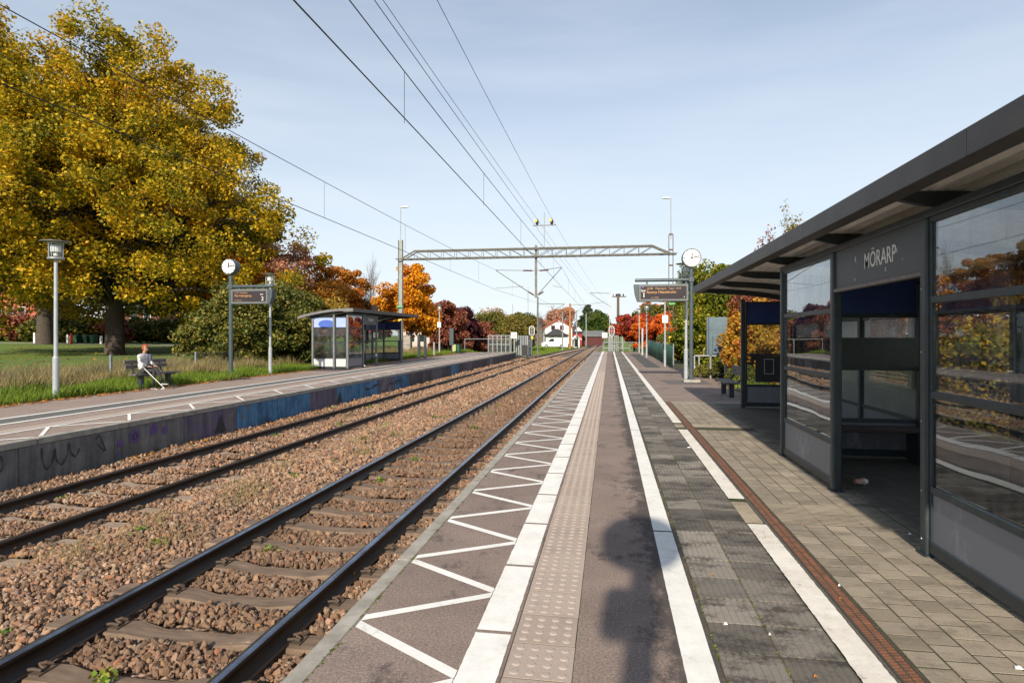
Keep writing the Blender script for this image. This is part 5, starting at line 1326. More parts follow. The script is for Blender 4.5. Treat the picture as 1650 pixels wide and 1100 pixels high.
M_JACK = mat('white and grey patterned jacket', (0.70,0.68,0.66), (0.20,0.20,0.22), 16, 0.85, lo=0.50, hi=0.58); M_TROU = mat('black trousers', (0.018,0.018,0.02), (0.03,0.03,0.032), 8, 0.8)
M_DKJ = mat('dark navy coat', (0.018,0.022,0.03), (0.03,0.035,0.045), 8, 0.8); M_JEAN = mat('blue jeans', (0.05,0.075,0.14), (0.035,0.05,0.10), 10, 0.8)
def head(parent, c, yaw, hair_m, glasses=True):
    h = bpy.data.objects.new('head_pivot', None)
    c = Vector(c); Mz = Matrix.Translation(c) @ Matrix.Rotation(yaw, 4, 'Z')
    bm = bmesh.new(); bmesh.ops.create_uvsphere(bm, u_segments=28, v_segments=22, radius=1.0)
    for v in bm.verts:
        x, y, z = v.co; f = max(0, y)                       # +y is the face
        v.co = Vector((x*0.073*(1-0.22*max(0,-z)), y*0.092*(1-0.12*max(0,-z)) + (0.010 if z < -0.2 and y > 0 else 0), z*0.112))
        if y > 0.75 and abs(x) < 0.22 and -0.35 < z < 0.12: v.co.y += 0.018*(1-abs(x)/0.22)*(1-abs(z+0.2)/0.35 if z < 0.15 else 0.2)
        if y > 0.6 and 0.05 < abs(x) < 0.6 and 0.02 < z < 0.22: v.co.y -= 0.006
    bm.transform(Mz)
    me = bpy.data.meshes.new('head'); bm.to_mesh(me); bm.free(); me.materials.append(M_SKIN); o = bpy.data.objects.new('head', me); COL.objects.link(o); o.parent = parent
    me.polygons.foreach_set('use_smooth', [True]*len(me.polygons)); bpy.data.objects.remove(h)
    def part(nm, mb, m, **k): q = mb.build(nm, m, o, **k); q.data.transform(Mz); return q
    for s in (-1, 1): part('ear', MB().lathe([(0.0,-0.012),(0.018,-0.008),(0.02,0.004),(0.0,0.012)], (s*0.072, -0.008, -0.005), 10, 'X'), M_SKIN, smooth=True)
    part('mouth', MB().bx(-0.022, 0.022, 0.088, 0.0925, -0.062, -0.055), mat('lips', (0.36,0.11,0.09), (0.3,0.09,0.08), 3, 0.5))
    if glasses: part('sunglasses', MB().bx(-0.060,-0.006,0.084,0.098,0.002,0.034).bx(0.006,0.060,0.084,0.098,0.002,0.034).bx(-0.074,0.074,0.080,0.088,0.022,0.030).bx(-0.077,-0.072,-0.01,0.085,0.018,0.028).bx(0.072,0.077,-0.01,0.085,0.018,0.028), M_BLACK)
    else:
        for s in (-1, 1): part('eye', MB().bx(s*0.03-0.012, s*0.03+0.012, 0.083, 0.089, 0.008, 0.018), M_BLACK)
    bm = bmesh.new(); bmesh.ops.create_uvsphere(bm, u_segments=28, v_segments=20, radius=1.0)
    rr = random.Random(3)
    dl_ = [v for v in bm.verts if (v.co.y > 0.35 and v.co.z < 0.42) or v.co.z < -0.50 or (v.co.y > 0.05 and v.co.z < -0.05)]
    bmesh.ops.delete(bm, geom=dl_, context='VERTS')
    for v in bm.verts: k = 1+rr.uniform(-.03,.06); v.co = Vector((v.co.x*0.083*k, v.co.y*0.103*k-0.004, v.co.z*0.125*k+0.003))
    bm.transform(Mz); me = bpy.data.meshes.new('hair'); bm.to_mesh(me); bm.free(); me.materials.append(hair_m); me.polygons.foreach_set('use_smooth', [True]*len(me.polygons))
    q = bpy.data.objects.new('hair', me); COL.objects.link(q); q.parent = o; mm = q.modifiers.new('t', 'SOLIDIFY'); mm.thickness = 0.012
    return o
def hand(parent, p, fwd, side, up, m=M_SKIN, curl=0.6):
    p, fwd, side = Vector(p), Vector(fwd).normalized(), Vector(side).normalized(); dn = -Vector(up).normalized()
    J = [(*p, 0.024), (*(p+fwd*0.05), (0.034,0.017)), (*(p+fwd*0.085), (0.036,0.014))]; E = [(0,1),(1,2)]
    for i, (o_, L) in enumerate(((-0.030,0.062),(-0.010,0.072),(0.010,0.068),(0.030,0.054))):
        a = p+fwd*0.088+side*o_; b = a+fwd*L*0.45+dn*L*0.25*curl; c = b+fwd*L*0.15+dn*L*0.5*curl; k = len(J)
        J += [(*a,0.0095),(*b,0.009),(*c,0.0075)]; E += [(2,k),(k,k+1),(k+1,k+2)]
    k = len(J); a = p+fwd*0.03+side*-0.036; b = a+fwd*0.035+side*-0.02+dn*0.012; J += [(*a,0.012),(*b,0.0095)]; E += [(1,k),(k,k+1)]
    return skin('hand', J, E, m, parent, 1, 0)
# seated person, bench local frame turned so that +y faces the track
pl = thing('person', 'person with short red hair, sunglasses and patterned pale jacket sitting cross-legged on the bench', 'person', (bxl+0.0, byl-0.42, P2Z), rz=R(-90))
# x: +x is towards the viewer's left along the bench (world -Y after rotation)
hip = 0.56
J = [(0,0.16,0.55,(0.165,0.12)),(0,0.14,0.72,(0.145,0.105)),(0,0.16,0.90,(0.165,0.11)),(0,0.19,1.03,(0.15,0.09)),(0,0.205,1.10,(0.06,0.055)),
     (0.17,0.19,1.01,0.058),(0.22,0.22,0.82,0.050),(0.16,0.42,0.70,0.038),(-0.17,0.19,1.01,0.058),(-0.23,0.24,0.81,0.050),(-0.13,0.45,0.72,0.038)]
skin('jacket', J, [(0,1),(1,2),(2,3),(3,4),(3,5),(5,6),(6,7),(3,8),(8,9),(9,10)], M_JACK, pl, 2, 0)
J = [(0,0.15,0.53,(0.17,0.115)),(0.10,0.30,0.55,0.088),(0.07,0.62,0.56,0.064),(0.09,0.60,0.30,0.052),(0.10,0.58,0.11,0.038),
     (-0.10,0.30,0.57,0.088),(0.02,0.62,0.64,0.064),(0.04,0.78,0.42,0.050),(0.06,0.86,0.24,0.036)]
skin('trousers', J, [(0,1),(1,2),(2,3),(3,4),(0,5),(5,6),(6,7),(7,8)], M_TROU, pl, 2, 0)
skin('neck', [(0,0.205,1.07,0.05),(0,0.225,1.17,0.048)], [(0,1)], M_SKIN, pl, 1)
head(pl, (0, 0.245, 1.245), R(-6), M_HAIR)
def shoe(parent, heel, toe, m=M_BLACK, sole=M_WHITE):
    h, t_ = Vector(heel), Vector(toe); d_ = (t_-h); o = skin('shoe', [(*h,0.042),(*(h+d_*0.4),0.040),(*(h+d_*0.8),(0.045,0.03)),(*t_,0.03)], [(0,1),(1,2),(2,3)], m, parent, 1)
    MB().bar(h-Vector((0,0,0.042))-d_*0.12, t_-Vector((0,0,0.030))+d_*0.12, 0.02, 0.075).build('sole', sole, o) if False else None
    b = MB(); dn = Vector((0,0,-1)); sd = d_.cross(Vector((0,0,1))).normalized()*0.043
    p0 = h-d_*0.15; p1 = t_+d_*0.12; b.add([p0+sd+dn*0.036, p0-sd+dn*0.036, p1-sd*0.8+dn*0.028, p1+sd*0.8+dn*0.028, p0+sd+dn*0.052, p0-sd+dn*0.052, p1-sd*0.8+dn*0.044, p1+sd*0.8+dn*0.044], [(0,1,2,3),(7,6,5,4),(0,4,5,1),(1,5,6,2),(2,6,7,3),(3,7,4,0)]); b.build('sole', sole, o)
shoe(pl, (0.10,0.57,0.055), (0.11,0.74,0.045)); shoe(pl, (0.06,0.87,0.20), (0.07,1.06,0.19))
hand(pl, (0.15,0.44,0.69), (-0.5,0.8,-0.1), (0.8,0.5,0), (0,0,1)); hand(pl, (-0.12,0.47,0.71), (0.5,0.8,-0.15), (-0.8,0.5,0), (0,0,1))
MB().box((-0.12,0.33,0.95), (0.10,0.05,0.22)).build('scarf', mat('violet scarf', (0.22,0.20,0.40), (0.06,0.06,0.10), 20, 0.8), pl, bevel=0.03)
# dark bag on the lap
bg = skin('handbag', [(0.0,0.36,0.66,(0.13,0.06)),(0.0,0.50,0.66,(0.14,0.06))], [(0,1)], M_TROU, None, 2); bg.location = pl.location; bg.rotation_euler = pl.rotation_euler; tag(bg, 'soft black bag lying on the lap of the person on the bench', 'bag')
cr_ = MB(); cr_.tube([(0.24,0.30,0.70),(0.26,0.40,0.66),(0.10,0.98,0.03)], 0.010, 10); cr_.tube([(0.10,0.98,0.03),(0.14,0.90,0.014)], 0.012, 8); o = cr_.build('crutch', M_WHITE, smooth=True); o.location = pl.location; o.rotation_euler = pl.rotation_euler; tag(o, 'white crutch leaning from the bench down to the asphalt', 'crutch')
# second person inside the far shelter
xs2, ys2 = -13.95, FS0+2.85
p2 = thing('person', 'person in a dark coat and jeans sitting inside the far shelter', 'person', (xs2+0.45, ys2-0.1, P2Z), rz=R(-100))
J = [(0,0.0,0.55,(0.17,0.12)),(0,0.0,0.80,(0.17,0.12)),(0,0.05,1.02,(0.16,0.10)),(0.19,0.06,1.0,0.06),(0.22,0.16,0.80,0.052),(0.06,0.34,0.98,0.038),(-0.19,0.06,1.0,0.06),(-0.22,0.14,0.80,0.052),(-0.05,0.38,0.72,0.038)]
skin('coat', J, [(0,1),(1,2),(2,3),(3,4),(4,5),(2,6),(6,7),(7,8)], M_DKJ, p2, 2)
J = [(0,0.02,0.52,(0.16,0.11)),(0.11,0.42,0.52,0.07),(0.12,0.50,0.10,0.042),(-0.11,0.42,0.52,0.07),(-0.12,0.52,0.10,0.042)]
skin('trousers', J, [(0,1),(1,2),(0,3),(3,4)], M_JEAN, p2, 2)
skin('neck', [(0,0.06,1.06,0.05),(0,0.08,1.16,0.048)], [(0,1)], M_SKIN, p2, 1); head(p2, (0,0.10,1.25), 0.0, mat('brown hair', (0.10,0.06,0.035), (0.07,0.04,0.02), 30, 0.7), False)
for s in (-1, 1): shoe(p2, (s*0.12,0.52,0.055), (s*0.12,0.70,0.045), M_WHITE)
hand(p2, (0.06,0.36,0.99), (-0.3,0.3,0.9), (1,0,0), (0,1,0)); hand(p2, (-0.05,0.40,0.70), (0.2,0.9,-0.2), (-1,0,0), (0,0,1))

# ================================================================== BUILDINGS AND VEHICLES FAR OFF
def gable_house(name, label, cat, px0, px1, d, base, eave_py, ridge_py, depth_m, wall_m, roof_m, wins=(), rz=0.0, gable_front=True, over=0.35, trim=None):
    x0, y0 = atd(px0, d); W = (px1-px0)*d/FPX; E = zh(eave_py, d)-base; Rg = zh(ridge_py, d)-base
    t = thing(name, label, cat, (x0, y0, base), rz=PSI+rz)
    if gable_front: MB().prism([(0,0),(W,0),(W,E),(W/2,Rg-0.08),(0,E)], 0, depth_m, 'XZ').build('wall', wall_m, t)
    else:
        b = MB(); b.bx(0, W, 0, depth_m, 0, E); b.build('wall', wall_m, t)
    r_ = MB()
    if gable_front:
        k = (Rg-E)/(W/2)
        for sg in (0, 1):
            a0 = -over if sg == 0 else W+over; z0 = E-over*k
            r_.add([(a0,-over,z0),(W/2,-over,Rg),(W/2,depth_m+over,Rg),(a0,depth_m+over,z0),(a0,-over,z0-0.16),(W/2,-over,Rg-0.16),(W/2,depth_m+over,Rg-0.16),(a0,depth_m+over,z0-0.16)], [(0,1,2,3),(4,5,6,7),(0,4,5,1),(1,5,6,2),(2,6,7,3),(3,7,4,0)])
    else:
        for sg in (0, 1):
            a = -over if sg == 0 else depth_m+over; z0 = E
            r_.add([(-over,a,z0),(-over,depth_m/2,Rg),(W+over,depth_m/2,Rg),(W+over,a,z0),(-over,a,z0-0.16),(-over,depth_m/2,Rg-0.16),(W+over,depth_m/2,Rg-0.16),(W+over,a,z0-0.16)], [(0,1,2,3),(4,5,6,7),(0,4,5,1),(1,5,6,2),(2,6,7,3),(3,7,4,0)])
        g_ = MB(); 
        for xx in (0.0, W-0.2): g_.prism([(0,E),(depth_m,E),(depth_m/2,Rg-0.2)], xx, xx+0.2, 'YZ')
        g_.build('gable', wall_m, t)
    r_.build('roof', roof_m, t)
    for (fx, z0, ww, hh, fm) in wins:
        f = MB().bx(fx*W-ww/2-0.08, fx*W+ww/2+0.08, -0.05, -0.003, z0-0.08, z0+hh+0.08).build('window', fm, t)
        MB().bx(fx*W-ww/2, fx*W+ww/2, -0.07, -0.052, z0, z0+hh).build('pane', M_DGLASS, f)
    return t
H = gable_house('house', 'white gabled house with red tiled roof and red framed windows beyond the tracks', 'house', 878, 922, 132, -0.6, 527, 513.5, 9, M_HWHITE, M_TILE,
    wins=((0.30, 3.6, 0.7, 0.85, M_REDP), (0.62, 3.6, 0.7, 0.85, M_REDP)))
MB().bx(3.0-1.6, 3.0+1.9, -0.06, -0.002, 5.25, 5.42).build('red_sign_band', M_REDP, H)
a = gable_house('annex', 'low white annex with a dark hipped roof before the white house', 'building', 880, 915, 124, -0.6, 538, 538, 4, M_HWHITE, M_SLATE, wins=((0.27, 0.5, 1.0, 1.5, M_WHITE),))
b = MB(); W = 35*124/FPX; b.add([(-0.4,-0.4,2.15),(W+0.4,-0.4,2.15),(W+0.4,4.4,2.15),(-0.4,4.4,2.15),(W/2-0.4,2,zh(529.5,124)+0.6),(W/2+0.4,2,zh(529.5,124)+0.6)], [(0,3,2,1),(0,1,5,4),(1,2,5),(2,3,4,5),(3,0,4)]); b.build('hipped_roof', M_SLATE, a)
MB().bx(W*0.66-0.5, W*0.66+0.5, -0.06, -0.003, 0.0, 1.95).build('door', M_REDP, a); MB().bx(W*0.66-0.32, W*0.66+0.1, -0.08, -0.062, 0.9, 1.5).build('door_poster', mat('pale yellow poster', (0.6,0.6,0.3), (0.5,0.5,0.25), 3, 0.6), a)
gable_house('house', 'dark brown gabled house half hidden behind the gantry drop post', 'house', 857, 874, 145, -0.5, 528, 511, 8, mat('grey brown boards', (0.10,0.075,0.06), (0.16,0.13,0.11), 1.2, 0.8, space='world'), mat('dark red tile', (0.12,0.045,0.03), (0.08,0.03,0.02), 2, 0.8), rz=R(-12))
gable_house('house', 'small white gabled house between the rusty mast and the conifer', 'house', 925, 938, 150, -0.6, 531, 524, 8, M_HWHITE, M_SLATE)
gable_house('barn', 'bright red barn section beside the white house', 'barn', 921, 938, 140, -0.6, 535, 533, 8, M_REDP, M_SLATE, gable_front=False)
gable_house('barn', 'long dark red barn with grey roof under the big green trees', 'barn', 937, 972, 143, -0.6, 541, 532, 22, M_DKRED, mat('grey barn roof', (0.20,0.20,0.19), (0.14,0.14,0.135), 1, 0.8, space='world'), gable_front=False, rz=R(-8))
gable_house('kiosk', 'small white hut in front of the bright red barn', 'hut', 925, 934, 115, -0.6, 544, 540, 3, M_HWHITE, M_WHITE, wins=((0.35, 0.3, 0.45, 1.3, M_BLACK),))
gable_house('house', 'pale pinkish house glimpsed behind the orange maple', 'house', 650, 692, 82, 0.0, 528, 520, 9, mat('pale pink render', (0.62,0.50,0.46), (0.52,0.42,0.38), 1, 0.8), mat('pinkish tile', (0.40,0.22,0.18), (0.3,0.16,0.13), 2, 0.8), wins=((0.3, 0.9, 0.9, 1.0, M_WHITE), (0.7, 0.9, 0.9, 1.0, M_WHITE)))
gable_house('house', 'red brick house with white windows glimpsed under the yellow trees at the far left', 'house', -70, 52, 92, 1.0, 514, 440, 10, mat('dark red brick', (0.13,0.035,0.03), (0.09,0.028,0.024), 2, 0.85), M_TILE,
    wins=((0.70, 3.4, 1.0, 1.6, M_WHITE), (0.86, 3.4, 1.0, 1.6, M_WHITE), (0.55, 3.4, 1.0, 1.6, M_WHITE)), gable_front=False)
gable_house('garage', 'low white walled outbuilding before the red brick house', 'garage', 12, 52, 86, 1.0, 520, 517, 5, M_HWHITE, mat('dull red tile', (0.24,0.08,0.05), (0.16,0.06,0.04), 2, 0.8), gable_front=False)
gable_house('house', 'brick house wall glimpsed behind the big tree trunk', 'house', 200, 262, 98, 1.1, 500, 470, 10, mat('orange brick', (0.22,0.085,0.055), (0.17,0.07,0.045), 2, 0.85), M_SLATE, wins=((0.25, 3.2, 1.0, 1.4, M_WHITE), (0.6, 3.2, 1.0, 1.4, M_WHITE)), gable_front=False)
# van
xv, yv = atd(872, 112); t = thing('van', 'small white delivery van parked before the white house', 'van', (xv, yv, -0.55), rz=PSI); s = 112/FPX
MB().prism([(0.1,0.25),(4.6,0.25),(4.6,1.75),(4.45,1.88),(2.0,1.88),(1.65,1.80),(1.05,1.15),(0.25,0.98),(0.08,0.8)], 0, 1.7, 'XZ').build('body', M_WHITE, t, bevel=0.06)
MB().prism([(1.22,1.17),(1.78,1.70),(2.35,1.72),(2.35,1.17)], -0.01, 0.0, 'XZ').build('side_window', M_DGLASS, t)
for wx in (0.95, 3.75):
    w_ = MB().lathe([(0.0,-0.02),(0.31,-0.02),(0.33,0.0),(0.33,0.16),(0.0,0.16)], (wx,0.0,0.33), 20, 'Y').build('wheel', M_BLACK, t); MB().lathe([(0.0,-0.03),(0.19,-0.03),(0.19,-0.021)], (wx,0,0.33), 14, 'Y').build('rim', M_GALV, w_)
MB().bx(0.06,0.16,0.1,0.5,0.68,0.86).build('headlight', M_GALV, t)
# bins and posts along the far footpath
for px, lb in ((124, 'left one of the three green wheelie bins beyond the lawn'), (140, 'middle one of the three green wheelie bins beyond the lawn'), (151, 'right one of the three green wheelie bins beyond the lawn')):
    x, y = atd(px, 78); s = 78/FPX; t = thing('wheelie_bin', lb, 'bin', (x, y, gz(x, y)))
    b = MB(); b.add([(-3*s,-.3,0.1),(3*s,-.3,0.1),(3*s,.3,0.1),(-3*s,.3,0.1),(-3.8*s,-.38,12*s),(3.8*s,-.38,12*s),(3.8*s,.38,12*s),(-3.8*s,.38,12*s)], [(0,3,2,1),(4,5,6,7),(0,1,5,4),(1,2,6,5),(2,3,7,6),(3,0,4,7)]); b.build('body', M_BINGR, t, bevel=0.03)
    MB().prism([(-0.42, 12*s),(0.42,12*s),(0.42,12*s+0.10),(0.0,12*s+0.16),(-0.42,12*s+0.06)], -4*s, 4*s, 'YZ').build('lid', M_BINGR, t, bevel=0.02)
    for q in (-1, 1): MB().lathe([(0,-.04),(.12,-.04),(.12,.04),(0,.04)], (q*2.6*s, 0.28, 0.12), 12, 'X').build('wheel', M_BLACK, t)
x, y = atd(115, 74); t = thing('marker_figure', 'bright orange upright traffic figure on the far footpath', 'road marker', (x, y, gz(x, y)))
MB().lathe([(0.20,0),(0.22,0.1),(0.14,0.5),(0.20,0.8),(0.16,1.0),(0.08,1.05)], (0,0,0), 14).build('body', M_ORG, t, smooth=True); MB().lathe([(0.02,0),(0.13,0.08),(0.13,0.2),(0.0,0.28)], (0,0,1.05), 12).build('top', M_ORG, t, smooth=True); MB().lathe([(0.26,0),(0.26,0.05),(0.05,0.06)], (0,0,0), 14).build('foot', M_BLACK, t)
for px, py, lb, h in ((163, 545, 'white post right of the green bins', 1.0), (109, 545, 'thin pale post left of the orange marker', 1.1), (56, 545, 'white post at the left lawn edge beside the pale tree trunk', 1.3)):
    x, y = atd(px, 76); o = MB().bx(-0.13,0.13,-0.1,0.1,0,h).build('white_post', M_WHITE, bevel=0.02); o.location = (x, y, gz(x, y)); tag(o, lb, 'post')

# ================================================================== VEGETATION
def leaf_quads(C, sig, n_each, size, rg, up=0.35, flat=0.55, elong=1.3):
    N = len(C)*n_each
    idx = np.repeat(np.arange(len(C)), n_each)
    g = rg.normal(0, 1, (N, 3)); r = np.linalg.norm(g, axis=1, keepdims=True); g = g/np.maximum(r, 1e-6)*np.minimum(r, 1.9)
    g *= np.array([1, 1, flat]); P = C[idx] + g*sig[idx][:, None]
    nrm = rg.normal(0, 1, (N, 3)); nrm[:, 2] = np.abs(nrm[:, 2]) + up; nrm /= np.linalg.norm(nrm, axis=1, keepdims=True)
    a = np.cross(nrm, rg.normal(0, 1, (N, 3))); a /= np.maximum(np.linalg.norm(a, axis=1, keepdims=True), 1e-6); b = np.cross(nrm, a)
    s = size*rg.uniform(0.6, 1.35, (N, 1)); a = a*s*0.5*elong; b = b*s*0.5
    bend = nrm*s*0.16
    V = np.stack([P-a, P-b*0.95+bend*0.6, P+a, P+b*0.95+bend*0.6], 1).reshape(-1, 3)
    return V, np.arange(N*4).reshape(-1, 4)
def crown_clumps(n, rx, ry, rz, rg, inner=0.25, bottom=-0.9, lump=0.18, egg=0.0):
    out = []
    fr = [(rg.normal(0,1,3), rg.uniform(0, 6.28)) for _ in range(7)]
    while len(out) < n:
        v = rg.normal(0, 1, 3); v /= np.linalg.norm(v)
        if v[2] < bottom: continue
        k = 1 + lump*sum(math.sin(2.6*float(v @ f) + p) for f, p in fr)/2.4
        r = (rg.uniform(inner**2.2, 1))**(1/2.2) * k
        q_ = v*r; e_ = 1 - egg*max(0.0, q_[2]+0.2); out.append(np.array([q_[0]*rx*e_, q_[1]*ry*e_, q_[2]*rz]))
    return np.array(out)
def tree(name, label, cat, x, y, z0, H, rx, zc, rz, n_cl, n_leaf, lsize, csize, mt, tr=0.3, seed=1, group=None, limbs=26, ry=None, up=0.25, flat=0.72, inner=0.25, bottom=-0.9, lump=0.18, bark=None, trunk_name='trunk', crown_name='crown', lean=0.0, egg=0.0):
    rg = np.random.default_rng(seed); rr = random.Random(seed)
    t = thing(name, label, cat, (x, y, z0), group=group)
    C = crown_clumps(n_cl, rx, ry or rx, rz, rg, inner, bottom, lump, egg); C[:, 2] += zc
    C = C[C[:, 2] > 0.15]
    sig = csize*rg.uniform(0.6, 1.25, len(C))
    V, Fq = leaf_quads(C, sig, n_leaf, lsize, rg, up, flat)
    ok = (V.reshape(-1, 4, 3)[:, :, 2].min(1) > 0.02)
    Fq = Fq[ok]
    npobj(crown_name, V, Fq, mt, t)
    b = MB(); top = zc + rz*0.55
    if trunk_name == 'trunk':
        b.tube([(0,0,-0.3),(0,0,0.15),(lean*0.2,0,zc*0.35),(lean*0.5,0.05,zc*0.7),(lean,0,zc),(lean,0.1,top)], [tr*1.6, tr*1.12, tr*0.9, tr*0.78, tr*0.55, tr*0.12], 12)
    ids = rr.sample(range(len(C)), min(limbs, len(C)))
    for i in ids:
        c = Vector(C[i]); h0 = rr.uniform(0.35, 0.95)*max(0.3, min(c.z, top)*0.8) if trunk_name == 'trunk' else 0.0
        h0 = max(h0, zc*0.30) if trunk_name == 'trunk' else 0
        p0 = Vector((lean*h0/max(zc,0.1)*0.6, 0, h0)) if trunk_name == 'trunk' else Vector((rr.uniform(-.2,.2), rr.uniform(-.2,.2), 0))
        dm = c-p0; mid = p0+dm*0.5+Vector((0,0,dm.length*0.10)); r0 = (tr*0.34 if trunk_name == 'trunk' else tr*0.5)*rr.uniform(0.6,1.1)
        b.tube([p0, p0+dm*0.22+Vector((0,0,dm.length*0.07)), mid, p0+dm*0.8+Vector((0,0,dm.length*0.06)), c], [r0, r0*0.8, r0*0.5, r0*0.28, r0*0.08], 6, cap=False)
        for q in range(2):
            s_ = p0+dm*rr.uniform(.4,.8)+Vector((0,0,dm.length*0.07)); e_ = s_+Vector((rr.gauss(0,1),rr.gauss(0,1),rr.uniform(0,.9)))*dm.length*0.17
            b.tube([s_, (s_+e_)/2+Vector((0,0,.08)), e_], [r0*0.26, r0*0.16, r0*0.05], 4, cap=False)
    b.build(trunk_name, bark or M_BARK, t, recalc=False, smooth=True)
    return t
Y_BIG = leaf_mat('lime leaves gold and green', [(0.055,0.075,0.008),(0.18,0.17,0.012),(0.48,0.35,0.016),(0.72,0.46,0.02),(0.62,0.29,0.025)], 0.40, 0.22, 0.45)
Y_DRK = leaf_mat('lime leaves greenish', [(0.035,0.06,0.008),(0.10,0.115,0.010),(0.27,0.21,0.012),(0.42,0.28,0.015)], 0.3, 0.3, 0.5)
L_YG = leaf_mat('yellow green leaves', [(0.035,0.06,0.010),(0.11,0.15,0.015),(0.24,0.25,0.02),(0.50,0.34,0.03)], 0.3, 0.5, 0.45)
L_ORG = leaf_mat('orange maple leaves', [(0.36,0.12,0.012),(0.62,0.25,0.012),(0.82,0.39,0.015),(0.78,0.27,0.02)], 0.3, 0.5, 0.4)
L_ORBR = leaf_mat('orange brown leaves', [(0.11,0.075,0.018),(0.28,0.12,0.022),(0.45,0.20,0.02),(0.52,0.15,0.03)], 0.28, 0.35, 0.55)
L_ORED = leaf_mat('orange red leaves', [(0.22,0.12,0.02),(0.42,0.20,0.025),(0.58,0.22,0.03),(0.55,0.12,0.03)], 0.3, 0.35, 0.55)
L_YGY = leaf_mat('bright yellow shrub leaves', [(0.06,0.08,0.012),(0.20,0.17,0.02),(0.42,0.25,0.02),(0.65,0.40,0.02)], 0.3, 0.8, 0.5)
L_FIRE = leaf_mat('fiery orange red leaves', [(0.30,0.05,0.02),(0.58,0.10,0.02),(0.75,0.20,0.02),(0.70,0.28,0.03)], 0.3, 0.3, 0.5)
L_RED = leaf_mat('red leaves', [(0.16,0.035,0.025),(0.34,0.05,0.028),(0.50,0.085,0.025),(0.60,0.20,0.03)], 0.28, 0.25, 0.6)
L_BRG = leaf_mat('brown green leaves', [(0.10,0.10,0.02),(0.24,0.19,0.03),(0.42,0.27,0.04),(0.45,0.18,0.03)], 0.28, 0.5, 0.5)
L_PINK = leaf_mat('pinkish brown leaves', [(0.26,0.13,0.08),(0.46,0.22,0.13),(0.62,0.33,0.22),(0.55,0.30,0.12)], 0.25, 0.5, 0.5)
L_REDB = leaf_mat('red brown leaves', [(0.10,0.045,0.03),(0.23,0.07,0.045),(0.34,0.11,0.06),(0.30,0.16,0.08)], 0.25, 0.5, 0.5)
L_PURP = leaf_mat('dark purple leaves', [(0.035,0.012,0.018),(0.08,0.018,0.028),(0.13,0.03,0.04)], 0.2, 0.5, 0.5)
L_DGRN = leaf_mat('dark hedge leaves', [(0.028,0.042,0.009),(0.075,0.095,0.016),(0.17,0.16,0.028),(0.30,0.22,0.05)], 0.15, 0.7, 0.4)
L_OLIV = leaf_mat('olive brown leaves', [(0.05,0.06,0.015),(0.13,0.13,0.025),(0.24,0.20,0.04),(0.27,0.14,0.045)], 0.22, 0.25, 0.6)
L_GRN = leaf_mat('deep green leaves', [(0.02,0.045,0.010),(0.05,0.095,0.016),(0.11,0.15,0.022),(0.20,0.17,0.03)], 0.2, 0.3, 0.5)
L_CON = leaf_mat('conifer needles', [(0.012,0.028,0.012),(0.035,0.06,0.022),(0.07,0.09,0.03)], 0.05, 0.5, 0.4)
L_AUT = leaf_mat('mixed autumn shrub leaves', [(0.14,0.14,0.02),(0.40,0.26,0.025),(0.58,0.25,0.04),(0.50,0.13,0.05)], 0.3, 0.45, 0.6)

def T(px, d, z0=None):
    x, y = atd(px, d); return x, y, (gz(x, y) if z0 is None else z0)
def M_(wpx, d): return wpx*d/FPX
# the big yellow trees on the left
x, y, z = T(185, 45); top = zh(50, 45) - z
tree('lime_tree', 'huge golden yellow lime tree with the thick trunk behind the bench', 'tree', x, y, z, top, 12.6, top*0.50, top*0.47, 1150, 215, 0.165, 0.56, Y_BIG, 0.60, 3, limbs=420, inner=0.5, bottom=-0.86, lump=0.17, egg=0.27)
x, y, z = T(-40, 41); top = zh(22, 41) - z
tree('lime_tree', 'yellow lime tree cut by the left edge of the photo', 'tree', x, y, z, top, 9.8, top*0.55, top*0.43, 640, 215, 0.16, 0.58, Y_BIG, 0.5, 5, limbs=160, inner=0.45, lump=0.2, egg=0.3)
x, y, z = T(72, 70); top = zh(190, 70) - z
tree('lime_tree', 'greener lime tree with a pale split trunk standing deeper on the lawn', 'tree', x, y, z, top, 14.0, top*0.56, top*0.42, 260, 260, 0.30, 1.3, Y_DRK, 0.75, 8, limbs=50, inner=0.3)
x, y, z = T(330, 62); top = zh(330, 62) - z
tree('lime_tree', 'smaller yellow green tree right behind the huge lime tree', 'tree', x, y, z, top, 7.5, top*0.55, top*0.44, 170, 200, 0.36, 1.0, Y_DRK, 0.32, 9, limbs=40)
x, y, z = T(424, 74); top = zh(388, 74) - z
tree('conifer', 'dark olive tree top above the track 2 display', 'tree', x, y, z, top, 2.6, top*0.60, top*0.40, 90, 150, 0.36, 0.8, L_OLIV, 0.22, 10, limbs=14)
def row(items, kindname, group, seed0, bush=False):
    for i, (label, px, d, ptop, wpx, mt, bz, dens, ls) in enumerate(items):
        x, y, z = T(px, d, bz); top = zh(ptop, d) - z; rx = M_(wpx, d)/2
        sc = ls*0.66*d/FPX
        if bush: tree(kindname, label, 'shrub' if kindname == 'shrub' else 'tree', x, y, z, top, rx, top*0.45, top*0.53, int(dens*1.25), 260, sc, min(rx, top)*0.165, mt, 0.07, seed0+i, group, limbs=14, trunk_name='stem', crown_name='foliage', inner=0.35, bottom=-0.98, lump=0.2)
        else: tree(kindname, label, 'tree', x, y, z, top, rx, top*0.58, top*0.42, int(dens*1.15), 240, sc, min(rx, top*0.42)*0.165, mt, max(0.09, rx*0.045), seed0+i, group, limbs=40, lump=0.34, inner=0.3)
